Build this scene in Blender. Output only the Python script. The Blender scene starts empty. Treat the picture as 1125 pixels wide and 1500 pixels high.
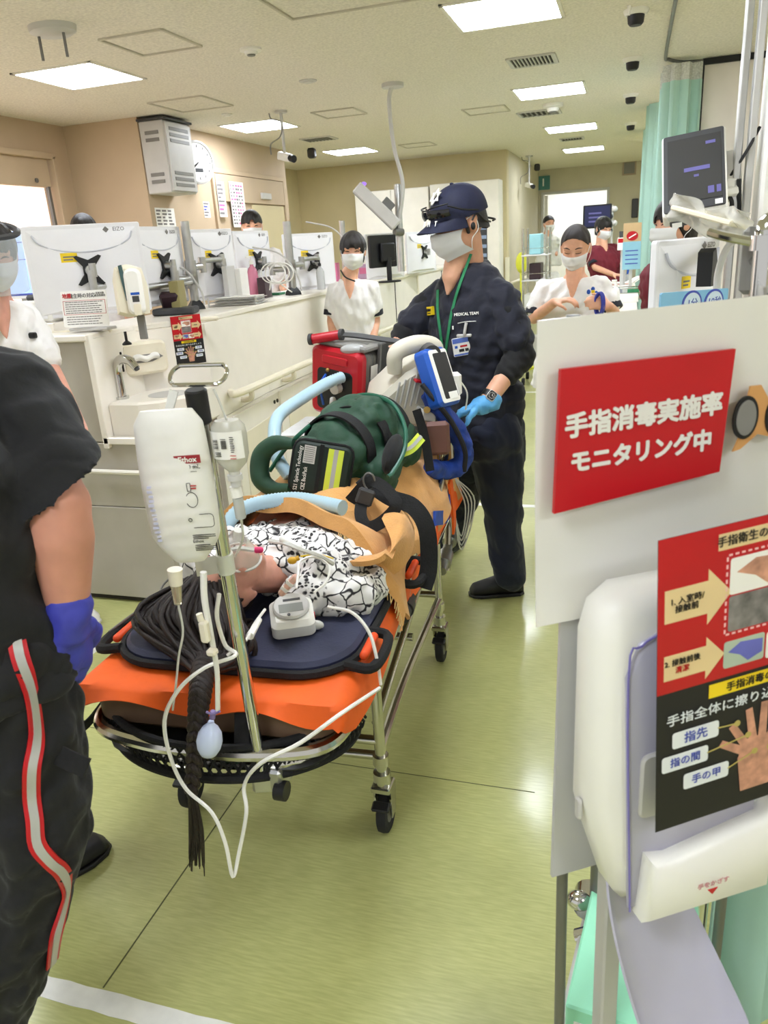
import bpy, math, random
import numpy as np
from mathutils import Vector, Matrix, Euler, noise as mnoise

# ---------------------------------------------------------------- camera, world, exposure
scene = bpy.context.scene
COL = scene.collection
EYE = Vector((0, 0, 1.55))
FPX = 1112.0                      # focal length in pixels of the 1125 x 1500 frame
AX = Vector((0.95503032, -0.0401152, 0.29378201))
AY = Vector((0.28988078, 0.33463289, -0.89665487))
AZ = Vector((-0.06233963, 0.94149434, 0.33121318))
ROT = Matrix((AX, AY, AZ))        # camera to world
cam_data = bpy.data.cameras.new('camera')
cam = bpy.data.objects.new('camera', cam_data)
COL.objects.link(cam)
cam.matrix_world = Matrix.Translation(EYE) @ ROT.to_4x4()
cam_data.sensor_fit = 'VERTICAL'
cam_data.sensor_height = 36.0
cam_data.sensor_width = 27.0
cam_data.lens = FPX / 1500 * 36.0
cam_data.clip_start = 0.05
cam_data.dof.use_dof = True
cam_data.dof.focus_distance = 2.6
cam_data.dof.aperture_fstop = 9.0
scene.camera = cam

world = bpy.data.worlds.new('world')
scene.world = world
world.use_nodes = True
bg = world.node_tree.nodes['Background']
bg.inputs[0].default_value = (1.0, 0.99, 0.98, 1)
bg.inputs[1].default_value = 0.6

scene.view_settings.view_transform = 'Standard'
scene.view_settings.look = 'None'
scene.view_settings.gamma = 1
scene.view_settings.use_curve_mapping = False
scene.view_settings.exposure = 0.48
LAMP = 25.0                       # strength of each ceiling light panel
CEIL = 2.78

# ---------------------------------------------------------------- helpers
def at(px, py, x=None, y=None, z=None, d=None):
    r = ROT @ Vector(((px - 562.5) / FPX, -(py - 750) / FPX, -1.0))
    if d is not None: t = d
    elif x is not None: t = (x - EYE.x) / r.x
    elif y is not None: t = (y - EYE.y) / r.y
    else: t = (z - EYE.z) / r.z
    return EYE + r * t

def lin(c):
    out = []
    for v in c:
        v = v / 255.0
        out.append(v / 12.92 if v <= 0.04045 else ((v + 0.055) / 1.055) ** 2.4)
    return (out[0], out[1], out[2], 1)

MATS = {}
def mat(name, rgb, rough=0.5, metal=0.0, var=0.04, vs=8.0, bump=0.0, bs=80.0, emit=0.0, trans=0.0, alpha=1.0, ior=1.45, coat=0.0, rgb2=None, stretch=None, sheen=0.0, sss=0.0):
    if name in MATS: return MATS[name]
    m = bpy.data.materials.new(name); m.use_nodes = True
    nt = m.node_tree; N = nt.nodes; L = nt.links
    b = N['Principled BSDF']
    b.inputs['Roughness'].default_value = rough
    b.inputs['Metallic'].default_value = metal
    b.inputs['Transmission Weight'].default_value = trans
    b.inputs['Alpha'].default_value = alpha
    b.inputs['IOR'].default_value = ior
    b.inputs['Coat Weight'].default_value = coat
    b.inputs['Sheen Weight'].default_value = sheen
    if sss:
        b.inputs['Subsurface Weight'].default_value = sss
        b.inputs['Subsurface Scale'].default_value = 0.01
    c = lin(rgb)
    b.inputs['Base Color'].default_value = c
    m.diffuse_color = c
    tc = N.new('ShaderNodeTexCoord'); src = tc.outputs['Object']
    if stretch:
        mp = N.new('ShaderNodeMapping'); mp.inputs['Scale'].default_value = stretch
        L.new(src, mp.inputs[0]); src = mp.outputs[0]
    if var > 0:
        n = N.new('ShaderNodeTexNoise'); n.inputs['Scale'].default_value = vs; n.inputs['Detail'].default_value = 4
        L.new(src, n.inputs['Vector'])
        r = N.new('ShaderNodeValToRGB')
        r.color_ramp.elements[0].position = 0.3; r.color_ramp.elements[1].position = 0.7
        if rgb2 is not None:
            c2 = lin(rgb2)
            r.color_ramp.elements[0].color = c; r.color_ramp.elements[1].color = c2
        else:
            r.color_ramp.elements[0].color = tuple(max(0, v * (1 - 2 * var)) for v in c[:3]) + (1,)
            r.color_ramp.elements[1].color = tuple(min(1, v * (1 + 2 * var)) for v in c[:3]) + (1,)
        L.new(n.outputs['Fac'], r.inputs[0]); L.new(r.outputs[0], b.inputs['Base Color'])
    if bump > 0:
        n2 = N.new('ShaderNodeTexNoise'); n2.inputs['Scale'].default_value = bs; n2.inputs['Detail'].default_value = 3
        L.new(src, n2.inputs['Vector'])
        bp = N.new('ShaderNodeBump'); bp.inputs['Strength'].default_value = bump; bp.inputs['Distance'].default_value = 0.01
        L.new(n2.outputs['Fac'], bp.inputs['Height']); L.new(bp.outputs[0], b.inputs['Normal'])
    if emit > 0:
        b.inputs['Emission Color'].default_value = c
        b.inputs['Emission Strength'].default_value = emit
    MATS[name] = m
    return m

def frame(z, up=Vector((0, 0, 1))):
    z = Vector(z).normalized()
    u = Vector(up)
    x = u.cross(z)
    if x.length < 1e-5: x = Vector((1, 0, 0)).cross(z)
    if x.length < 1e-5: x = Vector((0, 1, 0)).cross(z)
    x.normalize(); y = z.cross(x)
    return x, y, z

def axes(o, x, y, z):
    m = Matrix((x, y, z)).transposed().to_4x4(); m.translation = o
    return m

def plane_m(o, right, up):
    """matrix: local x = right, local y = up, local z = towards the viewer"""
    r = Vector(right).normalized(); u = Vector(up); u = (u - r * u.dot(r)).normalized()
    return axes(Vector(o), r, u, r.cross(u))

def yaw_m(o, deg, pitch=0, roll=0):
    return Matrix.Translation(Vector(o)) @ Euler((math.radians(pitch), math.radians(roll), math.radians(deg)), 'XYZ').to_matrix().to_4x4()

def spline(pts, n=6, closed=False):
    P = [Vector(p) for p in pts]
    if len(P) < 3 and not closed: return P
    out = []; m = len(P); segs = m if closed else m - 1
    for i in range(segs):
        if closed: a, b, c, d = P[(i - 1) % m], P[i], P[(i + 1) % m], P[(i + 2) % m]
        else:
            b, c = P[i], P[i + 1]
            a = P[i - 1] if i > 0 else b * 2 - c
            d = P[i + 2] if i + 2 < m else c * 2 - b
        for k in range(n):
            t = k / n
            out.append(0.5 * ((2 * b) + (c - a) * t + (2 * a - 5 * b + 4 * c - d) * t * t + (3 * b - a - 3 * c + d) * t ** 3))
    if not closed: out.append(P[-1])
    return out

class MB:
    def __init__(s): s.v = []; s.f = []; s.mi = []; s.m = 0; s.M = None
    def add(s, vs, fs):
        k = len(s.v)
        if s.M is not None: s.v.extend([s.M @ Vector(p) for p in vs])
        else: s.v.extend([Vector(p) for p in vs])
        for f in fs: s.f.append(tuple(i + k for i in f)); s.mi.append(s.m)
        return s
    def box(s, c, size, ch=0.003, R=None):
        hx, hy, hz = [v / 2 for v in size]; ch = min(ch, hx * .9, hy * .9, hz * .9)
        vs = []; idx = {}
        for sx in (-1, 1):
            for sy in (-1, 1):
                for sz in (-1, 1):
                    for a in range(3):
                        p = [hx - ch, hy - ch, hz - ch]; p[a] += ch
                        idx[(sx, sy, sz, a)] = len(vs); vs.append(Vector((sx * p[0], sy * p[1], sz * p[2])))
        fs = []
        def q(l):
            n = (vs[l[1]] - vs[l[0]]).cross(vs[l[2]] - vs[l[0]]); ctr = sum((vs[i] for i in l), Vector()) / len(l)
            fs.append(l if n.dot(ctr) > 0 else l[::-1])
        for a in range(3):
            b, c2 = (a + 1) % 3, (a + 2) % 3
            for sg in (-1, 1):
                l = []
                for (u, w) in ((-1, -1), (1, -1), (1, 1), (-1, 1)):
                    t = [0, 0, 0]; t[a] = sg; t[b] = u; t[c2] = w; l.append(idx[(*t, a)])
                q(l)
            for sb in (-1, 1):
                for sc in (-1, 1):
                    l = []
                    for (sa, ax) in ((-1, b), (1, b), (1, c2), (-1, c2)):
                        t = [0, 0, 0]; t[a] = sa; t[b] = sb; t[c2] = sc; l.append(idx[(*t, ax)])
                    q(l)
        for sx in (-1, 1):
            for sy in (-1, 1):
                for sz in (-1, 1): q([idx[(sx, sy, sz, a)] for a in range(3)])
        c = Vector(c)
        if R is not None: vs = [R @ p for p in vs]
        return s.add([p + c for p in vs], fs)
    def cyl(s, p0, p1, r0, r1=None, n=14, ch=0.0):
        r1 = r0 if r1 is None else r1
        p0 = Vector(p0); p1 = Vector(p1); x, y, z = frame(p1 - p0, (0.1, 0.2, 1))
        L = (p1 - p0).length
        prof = [(0, 0), (r0 - ch, 0)] + ([(r0, ch), (r1, L - ch)] if ch else [(r0, 0), (r1, L)]) + [(r1 - ch, L), (0, L)]
        return s.lathe(prof, axes(p0, x, y, z), n)
    def lathe(s, prof, M=None, n=20, sx=1, sy=1):
        M = M or Matrix.Identity(4)
        vs = []; rows = []
        for r, z in prof:
            if r <= 1e-6: rows.append([len(vs)]); vs.append(M @ Vector((0, 0, z)))
            else:
                rows.append(list(range(len(vs), len(vs) + n)))
                for i in range(n):
                    a = 2 * math.pi * i / n; vs.append(M @ Vector((r * math.cos(a) * sx, r * math.sin(a) * sy, z)))
        fs = []
        for A, B in zip(rows, rows[1:]):
            if len(A) == 1 and len(B) == 1: continue
            for i in range(n):
                j = (i + 1) % n
                if len(A) == 1: fs.append((A[0], B[j], B[i]))
                elif len(B) == 1: fs.append((A[i], A[j], B[0]))
                else: fs.append((A[i], A[j], B[j], B[i]))
        return s.add(vs, fs)
    def tube(s, pts, r, n=8, k=6, closed=False, smooth=True):
        P = spline(pts, k, closed) if smooth else [Vector(p) for p in pts]
        m = len(P)
        if hasattr(r, '__len__'):
            R = [r[min(len(r) - 1, int(i / max(1, m - 1) * (len(r) - 1)))] * (1 - ((i / max(1, m - 1) * (len(r) - 1)) % 1)) + r[min(len(r) - 1, int(i / max(1, m - 1) * (len(r) - 1)) + 1)] * ((i / max(1, m - 1) * (len(r) - 1)) % 1) for i in range(m)]
        else: R = [r] * m
        vs = []; fs = []; px = None
        for i in range(m):
            a = P[(i - 1) % m] if (closed or i > 0) else P[i]; b = P[(i + 1) % m] if (closed or i < m - 1) else P[i]
            t = (b - a).normalized()
            if px is None: px = frame(t, (0.13, 0.21, 1))[0]
            px = (px - t * px.dot(t))
            px = px.normalized() if px.length > 1e-6 else frame(t)[0]
            py = t.cross(px)
            for j in range(n):
                g = 2 * math.pi * j / n; vs.append(P[i] + (px * math.cos(g) + py * math.sin(g)) * R[i])
        for i in range(m if closed else m - 1):
            i2 = (i + 1) % m
            for j in range(n):
                j2 = (j + 1) % n; fs.append((i * n + j, i * n + j2, i2 * n + j2, i2 * n + j))
        if not closed:
            fs.append(tuple(range(n))[::-1]); fs.append(tuple((m - 1) * n + j for j in range(n)))
        return s.add(vs, fs)
    def ell(s, c, r, R=None, n=14, m=9):
        r = (r, r, r) if not hasattr(r, '__len__') else r
        vs = []; rows = []; c = Vector(c)
        for i in range(m + 1):
            t = math.pi * i / m
            if i in (0, m): rows.append([len(vs)]); vs.append(Vector((0, 0, r[2] * math.cos(t))))
            else:
                rows.append(list(range(len(vs), len(vs) + n)))
                for j in range(n):
                    a = 2 * math.pi * j / n
                    vs.append(Vector((r[0] * math.sin(t) * math.cos(a), r[1] * math.sin(t) * math.sin(a), r[2] * math.cos(t))))
        if R is not None: vs = [R.to_3x3() @ p for p in vs]
        fs = []
        for A, B in zip(rows, rows[1:]):
            for i in range(n):
                j = (i + 1) % n
                if len(A) == 1: fs.append((A[0], B[i], B[j]))
                elif len(B) == 1: fs.append((A[i], B[0], A[j]))
                else: fs.append((A[i], B[i], B[j], A[j]))
        return s.add([p + c for p in vs], fs)
    def prism(s, poly, h0, h1, M=None, ch=0.0):
        M = M or Matrix.Identity(4); n = len(poly)
        area = sum(poly[i][0] * poly[(i + 1) % n][1] - poly[(i + 1) % n][0] * poly[i][1] for i in range(n))
        if area < 0: poly = poly[::-1]
        def inset(c):
            if c == 0: return poly
            o = []
            for i in range(n):
                a = Vector(poly[i - 1]); b = Vector(poly[i]); d = Vector(poly[(i + 1) % n])
                e1 = (b - a).normalized(); e2 = (d - b).normalized()
                nn = Vector((-e1.y - e2.y, e1.x + e2.x)); l = nn.length
                nn = nn / l if l > 1e-6 else Vector((-e1.y, e1.x))
                o.append(b + nn * c / max(0.4, nn.dot(Vector((-e1.y, e1.x)))))
            return o
        rings = [(inset(ch), h0), (poly, h0 + ch), (poly, h1 - ch), (inset(ch), h1)] if ch else [(poly, h0), (poly, h1)]
        vs = [M @ Vector((p[0], p[1], h)) for r, h in rings for p in r]
        fs = [tuple(range(n))[::-1], tuple((len(rings) - 1) * n + i for i in range(n))]
        for k in range(len(rings) - 1):
            for i in range(n):
                j = (i + 1) % n; fs.append((k * n + i, k * n + j, (k + 1) * n + j, (k + 1) * n + i))
        return s.add(vs, fs)
    def loft(s, rings, n=20, pw=2.0):
        """rings: (centre, x axis * half width, y axis * half depth); closed ends"""
        vs = []; fs = []
        for c, ax, ay in rings:
            for j in range(n):
                g = 2 * math.pi * j / n; cs, sn = math.cos(g), math.sin(g)
                cs = math.copysign(abs(cs) ** (2 / pw), cs); sn = math.copysign(abs(sn) ** (2 / pw), sn)
                vs.append(Vector(c) + Vector(ax) * cs + Vector(ay) * sn)
        m = len(rings)
        for i in range(m - 1):
            for j in range(n):
                k = (j + 1) % n; fs.append((i * n + j, i * n + k, (i + 1) * n + k, (i + 1) * n + j))
        fs.append(tuple(range(n))[::-1]); fs.append(tuple((m - 1) * n + j for j in range(n)))
        return s.add(vs, fs)
    def cap(s, p0, p1, r0, r1=None, n=12):
        """tapered capsule"""
        r1 = r0 if r1 is None else r1
        p0 = Vector(p0); p1 = Vector(p1); x, y, z = frame(p1 - p0, (0.1, 0.2, 1)); L = (p1 - p0).length
        prof = [(0, -r0)] + [(r0 * math.cos(a), r0 * math.sin(a)) for a in (-1.2, -.8, -.4, 0)] + [(r1 * math.cos(a), L + r1 * math.sin(a)) for a in (0, .4, .8, 1.2)] + [(0, L + r1)]
        return s.lathe(prof, axes(p0, x, y, z), n)
    def chain(s, pts, rs, n=12):
        for a, b, r0, r1 in zip(pts, pts[1:], rs, rs[1:]): s.cap(a, b, r0, r1, n)
        return s
    def grid(s, fn, nu, nv, th=0.0, closed_u=False):
        P = [[Vector(fn(i / (nu if closed_u else nu - 1), j / (nv - 1))) for i in range(nu)] for j in range(nv)]
        vs = [p for r in P for p in r]
        fs = []
        W = nu if closed_u else nu - 1
        for j in range(nv - 1):
            for i in range(W):
                i2 = (i + 1) % nu; fs.append((j * nu + i, j * nu + i2, (j + 1) * nu + i2, (j + 1) * nu + i))
        if th:
            nm = [Vector() for _ in vs]
            for f in fs:
                q = (vs[f[2]] - vs[f[0]]).cross(vs[f[3]] - vs[f[1]])
                for i in f: nm[i] += q
            k = len(vs)
            vs2 = [p - (q.normalized() if q.length > 0 else q) * th for p, q in zip(vs, nm)]
            vs = vs + vs2
            fs = fs + [tuple(i + k for i in f[::-1]) for f in fs]
            for i in range(W):
                i2 = (i + 1) % nu
                fs.append((i2, i, i + k, i2 + k)); b = (nv - 1) * nu; fs.append((b + i, b + i2, b + i2 + k, b + i + k))
            if not closed_u:
                for j in range(nv - 1):
                    a, b = j * nu, (j + 1) * nu; fs.append((a, b, b + k, a + k))
                    a, b = a + nu - 1, b + nu - 1; fs.append((b, a, a + k, b + k))
        return s.add(vs, fs)
    def ribbon(s, pts, w, up=(0, 0, 1), th=0.003, k=6, smooth=True):
        """flat strap along pts, its face turned to up (one vector or one per point)"""
        P = spline(pts, k) if smooth else [Vector(p) for p in pts]
        m = len(P); ups = None
        if isinstance(up, list): ups = spline(up, k) if smooth else [Vector(u) for u in up]
        vs = []; fs = []
        for i in range(m):
            t = (P[min(m - 1, i + 1)] - P[max(0, i - 1)]).normalized()
            u = (ups[min(i, len(ups) - 1)] if ups else Vector(up)); u = u - t * u.dot(t)
            u = u.normalized() if u.length > 1e-5 else frame(t)[1]
            sd = t.cross(u)
            for a, b in ((-1, -1), (1, -1), (1, 1), (-1, 1)): vs.append(P[i] + sd * a * w / 2 + u * b * th / 2)
        for i in range(m - 1):
            for j in range(4):
                j2 = (j + 1) % 4; fs.append((i * 4 + j, i * 4 + j2, (i + 1) * 4 + j2, (i + 1) * 4 + j))
        fs.append((3, 2, 1, 0)); fs.append(tuple((m - 1) * 4 + j for j in range(4)))
        return s.add(vs, fs)
    def pip(s, poly, M, z=0.0008, th=0.0008):
        """thin flat printed or stuck-on patch in the plane of M"""
        return s.prism(poly, z - th, z, M)
    def rect(s, x0, y0, x1, y1, M, z=0.0008, th=0.0008):
        return s.prism([(x0, y0), (x1, y0), (x1, y1), (x0, y1)], z - th, z, M)
    def build(s, name, mats, parent=None, smooth=True, ang=35, jitter=0):
        me = bpy.data.meshes.new(name)
        off = origin(parent)
        me.from_pydata([tuple(p - off) for p in s.v], [], s.f)
        if not isinstance(mats, (list, tuple)): mats = [mats]
        for m in mats: me.materials.append(m)
        if len(mats) > 1: me.polygons.foreach_set('material_index', s.mi)
        if smooth:
            me.polygons.foreach_set('use_smooth', [True] * len(me.polygons))
            me.set_sharp_from_angle(angle=math.radians(ang))
        me.update()
        return link(name, me, parent)
    def remesh(s, name, mats, parent=None, voxel=0.006, it=3, rough=0.0, rs=8.0, seed=0):
        """one continuous surface grown over all the solids"""
        me = bpy.data.meshes.new('tmp'); me.from_pydata([tuple(p) for p in s.v], [], s.f)
        o = bpy.data.objects.new('tmp', me); COL.objects.link(o)
        r = o.modifiers.new('r', 'REMESH'); r.mode = 'VOXEL'; r.voxel_size = voxel
        if it:
            q = o.modifiers.new('s', 'SMOOTH'); q.factor = 0.5; q.iterations = it
        dg = bpy.context.evaluated_depsgraph_get()
        me2 = bpy.data.meshes.new_from_object(o.evaluated_get(dg))
        bpy.data.objects.remove(o); bpy.data.meshes.remove(me)
        n = len(me2.vertices); co = np.empty(n * 3); me2.vertices.foreach_get('co', co); co = co.reshape(-1, 3)
        if rough:
            nr = np.empty(n * 3); me2.vertices.foreach_get('normal', nr); nr = nr.reshape(-1, 3)
            rg = np.random.RandomState(seed + 7); acc = np.zeros(n)
            for _ in range(7):
                k = rg.normal(size=3); k /= np.linalg.norm(k); fq = rs * rg.uniform(.6, 2.2)
                wv = rg.normal(size=3) * rs * .3
                acc += np.sin(co @ k * fq * 2 * math.pi / 1.0 * .5 + np.sin(co @ wv + rg.uniform(0, 6)) * 1.7 + rg.uniform(0, 6)) / 2.6
            acc = acc * .9; fold = np.where(acc > 0, acc, acc * .5) + .5 * (.6 - np.minimum(1.2, np.abs(acc) * 2.2)) * (acc < .55)
            co = co + nr * (fold * rough)[:, None]
        co = co - np.array(origin(parent))
        me2.vertices.foreach_set('co', co.ravel())
        me2.name = name; me2.materials.clear()
        if not isinstance(mats, (list, tuple)): mats = [mats]
        for m in mats: me2.materials.append(m)
        me2.polygons.foreach_set('use_smooth', [True] * len(me2.polygons)); me2.update()
        return link(name, me2, parent)

def origin(parent):
    o = Vector((0, 0, 0))
    while parent is not None: o += parent.location; parent = parent.parent
    return o

def link(name, me, parent):
    o = bpy.data.objects.new(name, me); COL.objects.link(o)
    if parent is not None: o.parent = parent
    return o

def tag(o, label=None, cat=None, group=None, kind=None):
    if label: o['label'] = label
    if cat: o['category'] = cat
    if group: o['group'] = group
    if kind: o['kind'] = kind
    return o

def thing(name, label, cat, loc=(0, 0, 0), group=None):
    o = bpy.data.objects.new(name, None); COL.objects.link(o)
    o.location = Vector(loc); o.empty_display_size = 0.05
    return tag(o, label, cat, group)

def struct(o):
    o['kind'] = 'structure'; return o

def copy_tree(o, parent=None):
    c = o.copy(); COL.objects.link(c)
    if parent is not None: c.parent = parent
    for ch in list(o.children): copy_tree(ch, c)
    return c

def dup(o, M, label=None, group=None):
    c = copy_tree(o); c.matrix_world = M
    if label: c['label'] = label
    if group: c['group'] = group
    return c

def text(sx, size, m, M, parent, name='lettering', align='CENTER', ex=0.0004, width=None, bold=0.0):
    cu = bpy.data.curves.new('t', 'FONT'); cu.body = sx; cu.size = size; cu.align_x = align; cu.align_y = 'CENTER'
    cu.extrude = ex; cu.resolution_u = 2
    o = bpy.data.objects.new('t', cu)
    me = bpy.data.meshes.new_from_object(o)
    bpy.data.objects.remove(o); bpy.data.curves.remove(cu)
    n = len(me.vertices)
    if n == 0: return None
    co = np.empty(n * 3); me.vertices.foreach_get('co', co); co = co.reshape(-1, 3)
    if width:
        w = co[:, 0].max() - co[:, 0].min(); co[:, 0] *= width / max(w, 1e-6)
    off = origin(parent)
    A = np.array(M); co = co @ A[:3, :3].T + A[:3, 3] - np.array(off)
    if bold:                                   # heavier strokes: the letters laid over themselves with small offsets
        ux, uy, uz = A[:3, 0], A[:3, 1], A[:3, 2]; F = [tuple(p.vertices) for p in me.polygons]; c0 = co; cs = []; fs = []
        for q in range(8):
            a = q * math.pi / 4; cs.append(c0 + (ux * math.cos(a) + uy * math.sin(a)) * bold + uz * .00002 * q); fs += [tuple(i + q * n for i in f) for f in F]
        bpy.data.meshes.remove(me); me = bpy.data.meshes.new(name); co = np.concatenate(cs); me.from_pydata(co.tolist(), [], fs)
    me.vertices.foreach_set('co', co.ravel()); me.name = name
    me.materials.clear(); me.materials.append(m); me.update()
    return link(name, me, parent)

def rrect(w, h, r, n=5, cx=0, cy=0):
    out = []
    for (sx, sy, a0) in ((1, 1, 0), (-1, 1, 90), (-1, -1, 180), (1, -1, 270)):
        for k in range(n):
            a = math.radians(a0 + 90 * k / (n - 1))
            out.append((cx + sx * (w / 2 - r) + r * math.cos(a), cy + sy * (h / 2 - r) + r * math.sin(a)))
    return out

def circ(r, n=24, cx=0, cy=0, sy=1):
    return [(cx + r * math.cos(2 * math.pi * i / n), cy + sy * r * math.sin(2 * math.pi * i / n)) for i in range(n)]

def lerp(a, b, t): return Vector(a) * (1 - t) + Vector(b) * t
V = Vector
UP = V((0, 0, 1))
# ---------------------------------------------------------------- materials
M_FLOOR = mat('floor_vinyl', (182, 184, 120), rough=0.32, var=0.05, vs=3.0, bump=0.03, bs=25, coat=0.4)
def _floor_flecks():
    nt = M_FLOOR.node_tree; N = nt.nodes; L = nt.links; b = N['Principled BSDF']
    b.inputs['Coat Roughness'].default_value = 0.13
    src = b.inputs['Base Color'].links[0].from_socket
    tc = N.new('ShaderNodeTexCoord')
    mp = N.new('ShaderNodeMapping'); mp.inputs['Scale'].default_value = (9, 90, 9)
    n = N.new('ShaderNodeTexNoise'); n.inputs['Scale'].default_value = 2.0; n.inputs['Detail'].default_value = 5
    L.new(tc.outputs['Object'], mp.inputs[0]); L.new(mp.outputs[0], n.inputs['Vector'])
    r = N.new('ShaderNodeValToRGB'); r.color_ramp.elements[0].position = .35; r.color_ramp.elements[1].position = .7
    r.color_ramp.elements[0].color = (.86, .86, .83, 1); r.color_ramp.elements[1].color = (1.06, 1.06, 1.1, 1)
    L.new(n.outputs['Fac'], r.inputs[0])
    mx = N.new('ShaderNodeMix'); mx.data_type = 'RGBA'; mx.blend_type = 'MULTIPLY'; mx.inputs['Factor'].default_value = 1
    L.new(src, mx.inputs['A']); L.new(r.outputs[0], mx.inputs['B']); L.new(mx.outputs['Result'], b.inputs['Base Color'])
_floor_flecks()
M_CEIL = mat('ceiling_board', (226, 220, 208), rough=0.95, var=0.06, vs=60, bump=0.35, bs=60)
M_WALL = mat('wall_cream', (206, 192, 152), rough=0.7, var=0.02, vs=3)
M_WALLP = mat('wall_beige', (190, 168, 140), rough=0.7, var=0.02, vs=3)
M_WALLG = mat('wall_grey_white', (200, 192, 168), rough=0.7, var=0.02, vs=3)
M_WHITE = mat('white_paint', (232, 228, 218), rough=0.45, var=0.015)
M_WHITEP = mat('white_plastic', (236, 234, 228), rough=0.35, var=0.012)
M_CREAM = mat('cream_plastic', (232, 224, 202), rough=0.4, var=0.015)
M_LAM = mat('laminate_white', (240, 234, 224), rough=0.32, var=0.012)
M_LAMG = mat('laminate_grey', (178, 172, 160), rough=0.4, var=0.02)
M_TOP = mat('worktop_white', (238, 232, 220), rough=0.3, var=0.01)
M_CHROME = mat('chrome', (205, 205, 202), rough=0.12, metal=1, var=0)
M_ALU = mat('brushed_aluminium', (190, 190, 188), rough=0.35, metal=1, var=0.03, vs=30)
M_STEEL = mat('steel_tube', (196, 194, 186), rough=0.2, metal=1, var=0.02)
M_GREYM = mat('grey_metal', (120, 120, 118), rough=0.4, metal=0.6, var=0.02)
M_BLACK = mat('black_plastic', (22, 22, 24), rough=0.45, var=0.03)
M_RUBBER = mat('black_rubber', (38, 38, 40), rough=0.8, var=0.05)
M_DGREY = mat('dark_grey_plastic', (62, 62, 64), rough=0.5, var=0.03)
M_MGREY = mat('mid_grey_plastic', (128, 126, 122), rough=0.5, var=0.03)
M_LGREY = mat('light_grey_plastic', (196, 194, 190), rough=0.45, var=0.02)
M_PAPER = mat('white_paper', (238, 236, 230), rough=0.6, var=0.01)
M_RED = mat('printed_red', (188, 20, 32), rough=0.35, var=0.02)
M_REDP = mat('red_plastic', (176, 24, 38), rough=0.35, var=0.02)
M_INK = mat('black_ink', (30, 28, 28), rough=0.6, var=0)
M_INKG = mat('grey_ink', (120, 116, 114), rough=0.6, var=0)
M_INKB = mat('blue_ink', (70, 84, 170), rough=0.6, var=0)
M_YEL = mat('yellow_label', (240, 208, 32), rough=0.5, var=0.02)
M_MINT = mat('mint_curtain', (170, 208, 196), rough=0.85, var=0.02, vs=4, bump=0.06, bs=300, sheen=0.2)
M_BLUE = mat('blue_plastic', (30, 84, 178), rough=0.4, var=0.03)
M_LAMP = mat('lamp_diffuser', (238, 244, 255), rough=0.6, var=0, emit=LAMP)
M_SCREEN = mat('dark_screen', (64, 64, 64), rough=0.25, var=0.02, vs=3)
M_SCRBLUE = mat('blue_screen', (150, 176, 232), rough=0.3, var=0.03, emit=0.75)
M_GLASS = mat('clear_glass', (235, 240, 238), rough=0.05, var=0, trans=0.9, ior=1.3)
M_TUBE = mat('clear_tubing', (232, 232, 226), rough=0.25, var=0, trans=0.25)
M_GAP = mat('dark_gap', (48, 44, 38), rough=0.8, var=0)
M_GREYTRIM = mat('ceiling_trim', (198, 192, 176), rough=0.7, var=0)

def sbox(name, lo, hi, m, parent=None, ch=0.0):
    b = MB(); lo = V(lo); hi = V(hi); b.box((lo + hi) / 2, hi - lo, ch or 0.0005)
    o = b.build(name, m, parent, smooth=False)
    if parent is None: struct(o)
    return o

# ---------------------------------------------------------------- floor, ceiling, walls
floor = sbox('floor', (-6.2, -3.5, -0.1), (2.6, 20.5, 0), M_FLOOR)
M_LINE = mat('white_floor_tape', (226, 226, 220), rough=0.5, var=0.05, vs=14)
def tape(lo, hi):
    b = MB(); z = 0.0012
    (x0, y0), (x1, y1) = lo, hi
    L = max(x1 - x0, y1 - y0); n = int(L / 0.05) + 2; rg = random.Random(int(L * 99))
    along = (x1 - x0) > (y1 - y0)
    P = []
    for k in range(n + 1):
        t = k / n; e = rg.uniform(-.003, .003)
        P.append((x0 + (x1 - x0) * t, y0 + e) if along else (x1 + e, y0 + (y1 - y0) * t))
    for k in range(n, -1, -1):
        t = k / n; e = rg.uniform(-.002, .002)
        P.append((x0 + (x1 - x0) * t, y1 + e) if along else (x0 + e, y0 + (y1 - y0) * t))
    b.prism(P, 0.0002, z); return b.build('floor_line', M_LINE, floor, smooth=False)
tape((-1.35, 0.945), (0.4, 0.995))
tape((-2.14, 1.2), (-2.09, 2.79))
tape((-1.6, 4.38), (0.3, 4.43))
tape((-1.6, 7.98), (0.3, 8.03))
M_SEAM = mat('floor_seam_dark', (84, 88, 50), rough=0.6, var=0.1)
for (x0, y0, x1, y1) in ((-1.075, 1.0, -1.071, 9.0), (-1.9, 1.86, -.2, 1.863), (0.15, 1.0, 0.154, 9.0)):
    b = MB(); b.box(((x0 + x1) / 2, (y0 + y1) / 2, 0.0004), (x1 - x0, y1 - y0, 0.0006), 0.0001); b.build('seam', M_SEAM, floor, smooth=False)

ceiling = sbox('ceiling', (-6.2, -3.5, CEIL), (2.6, 20.5, CEIL + 0.1), M_CEIL)
sbox('wall_left_block', (-5.3, 6.7, 0), (-4.3, 9.95, CEIL), M_WALLP)
sbox('wall_left_recess', (-5.4, 9.95, 0), (-5.2, 12.5, CEIL), M_WALL)
sbox('wall_far', (-5.4, 12.5, 0), (-1.8, 12.7, CEIL), M_WALL)
sbox('wall_corridor', (-2.0, 12.7, 0), (-1.8, 17.0, CEIL), M_WALLG)
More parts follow.
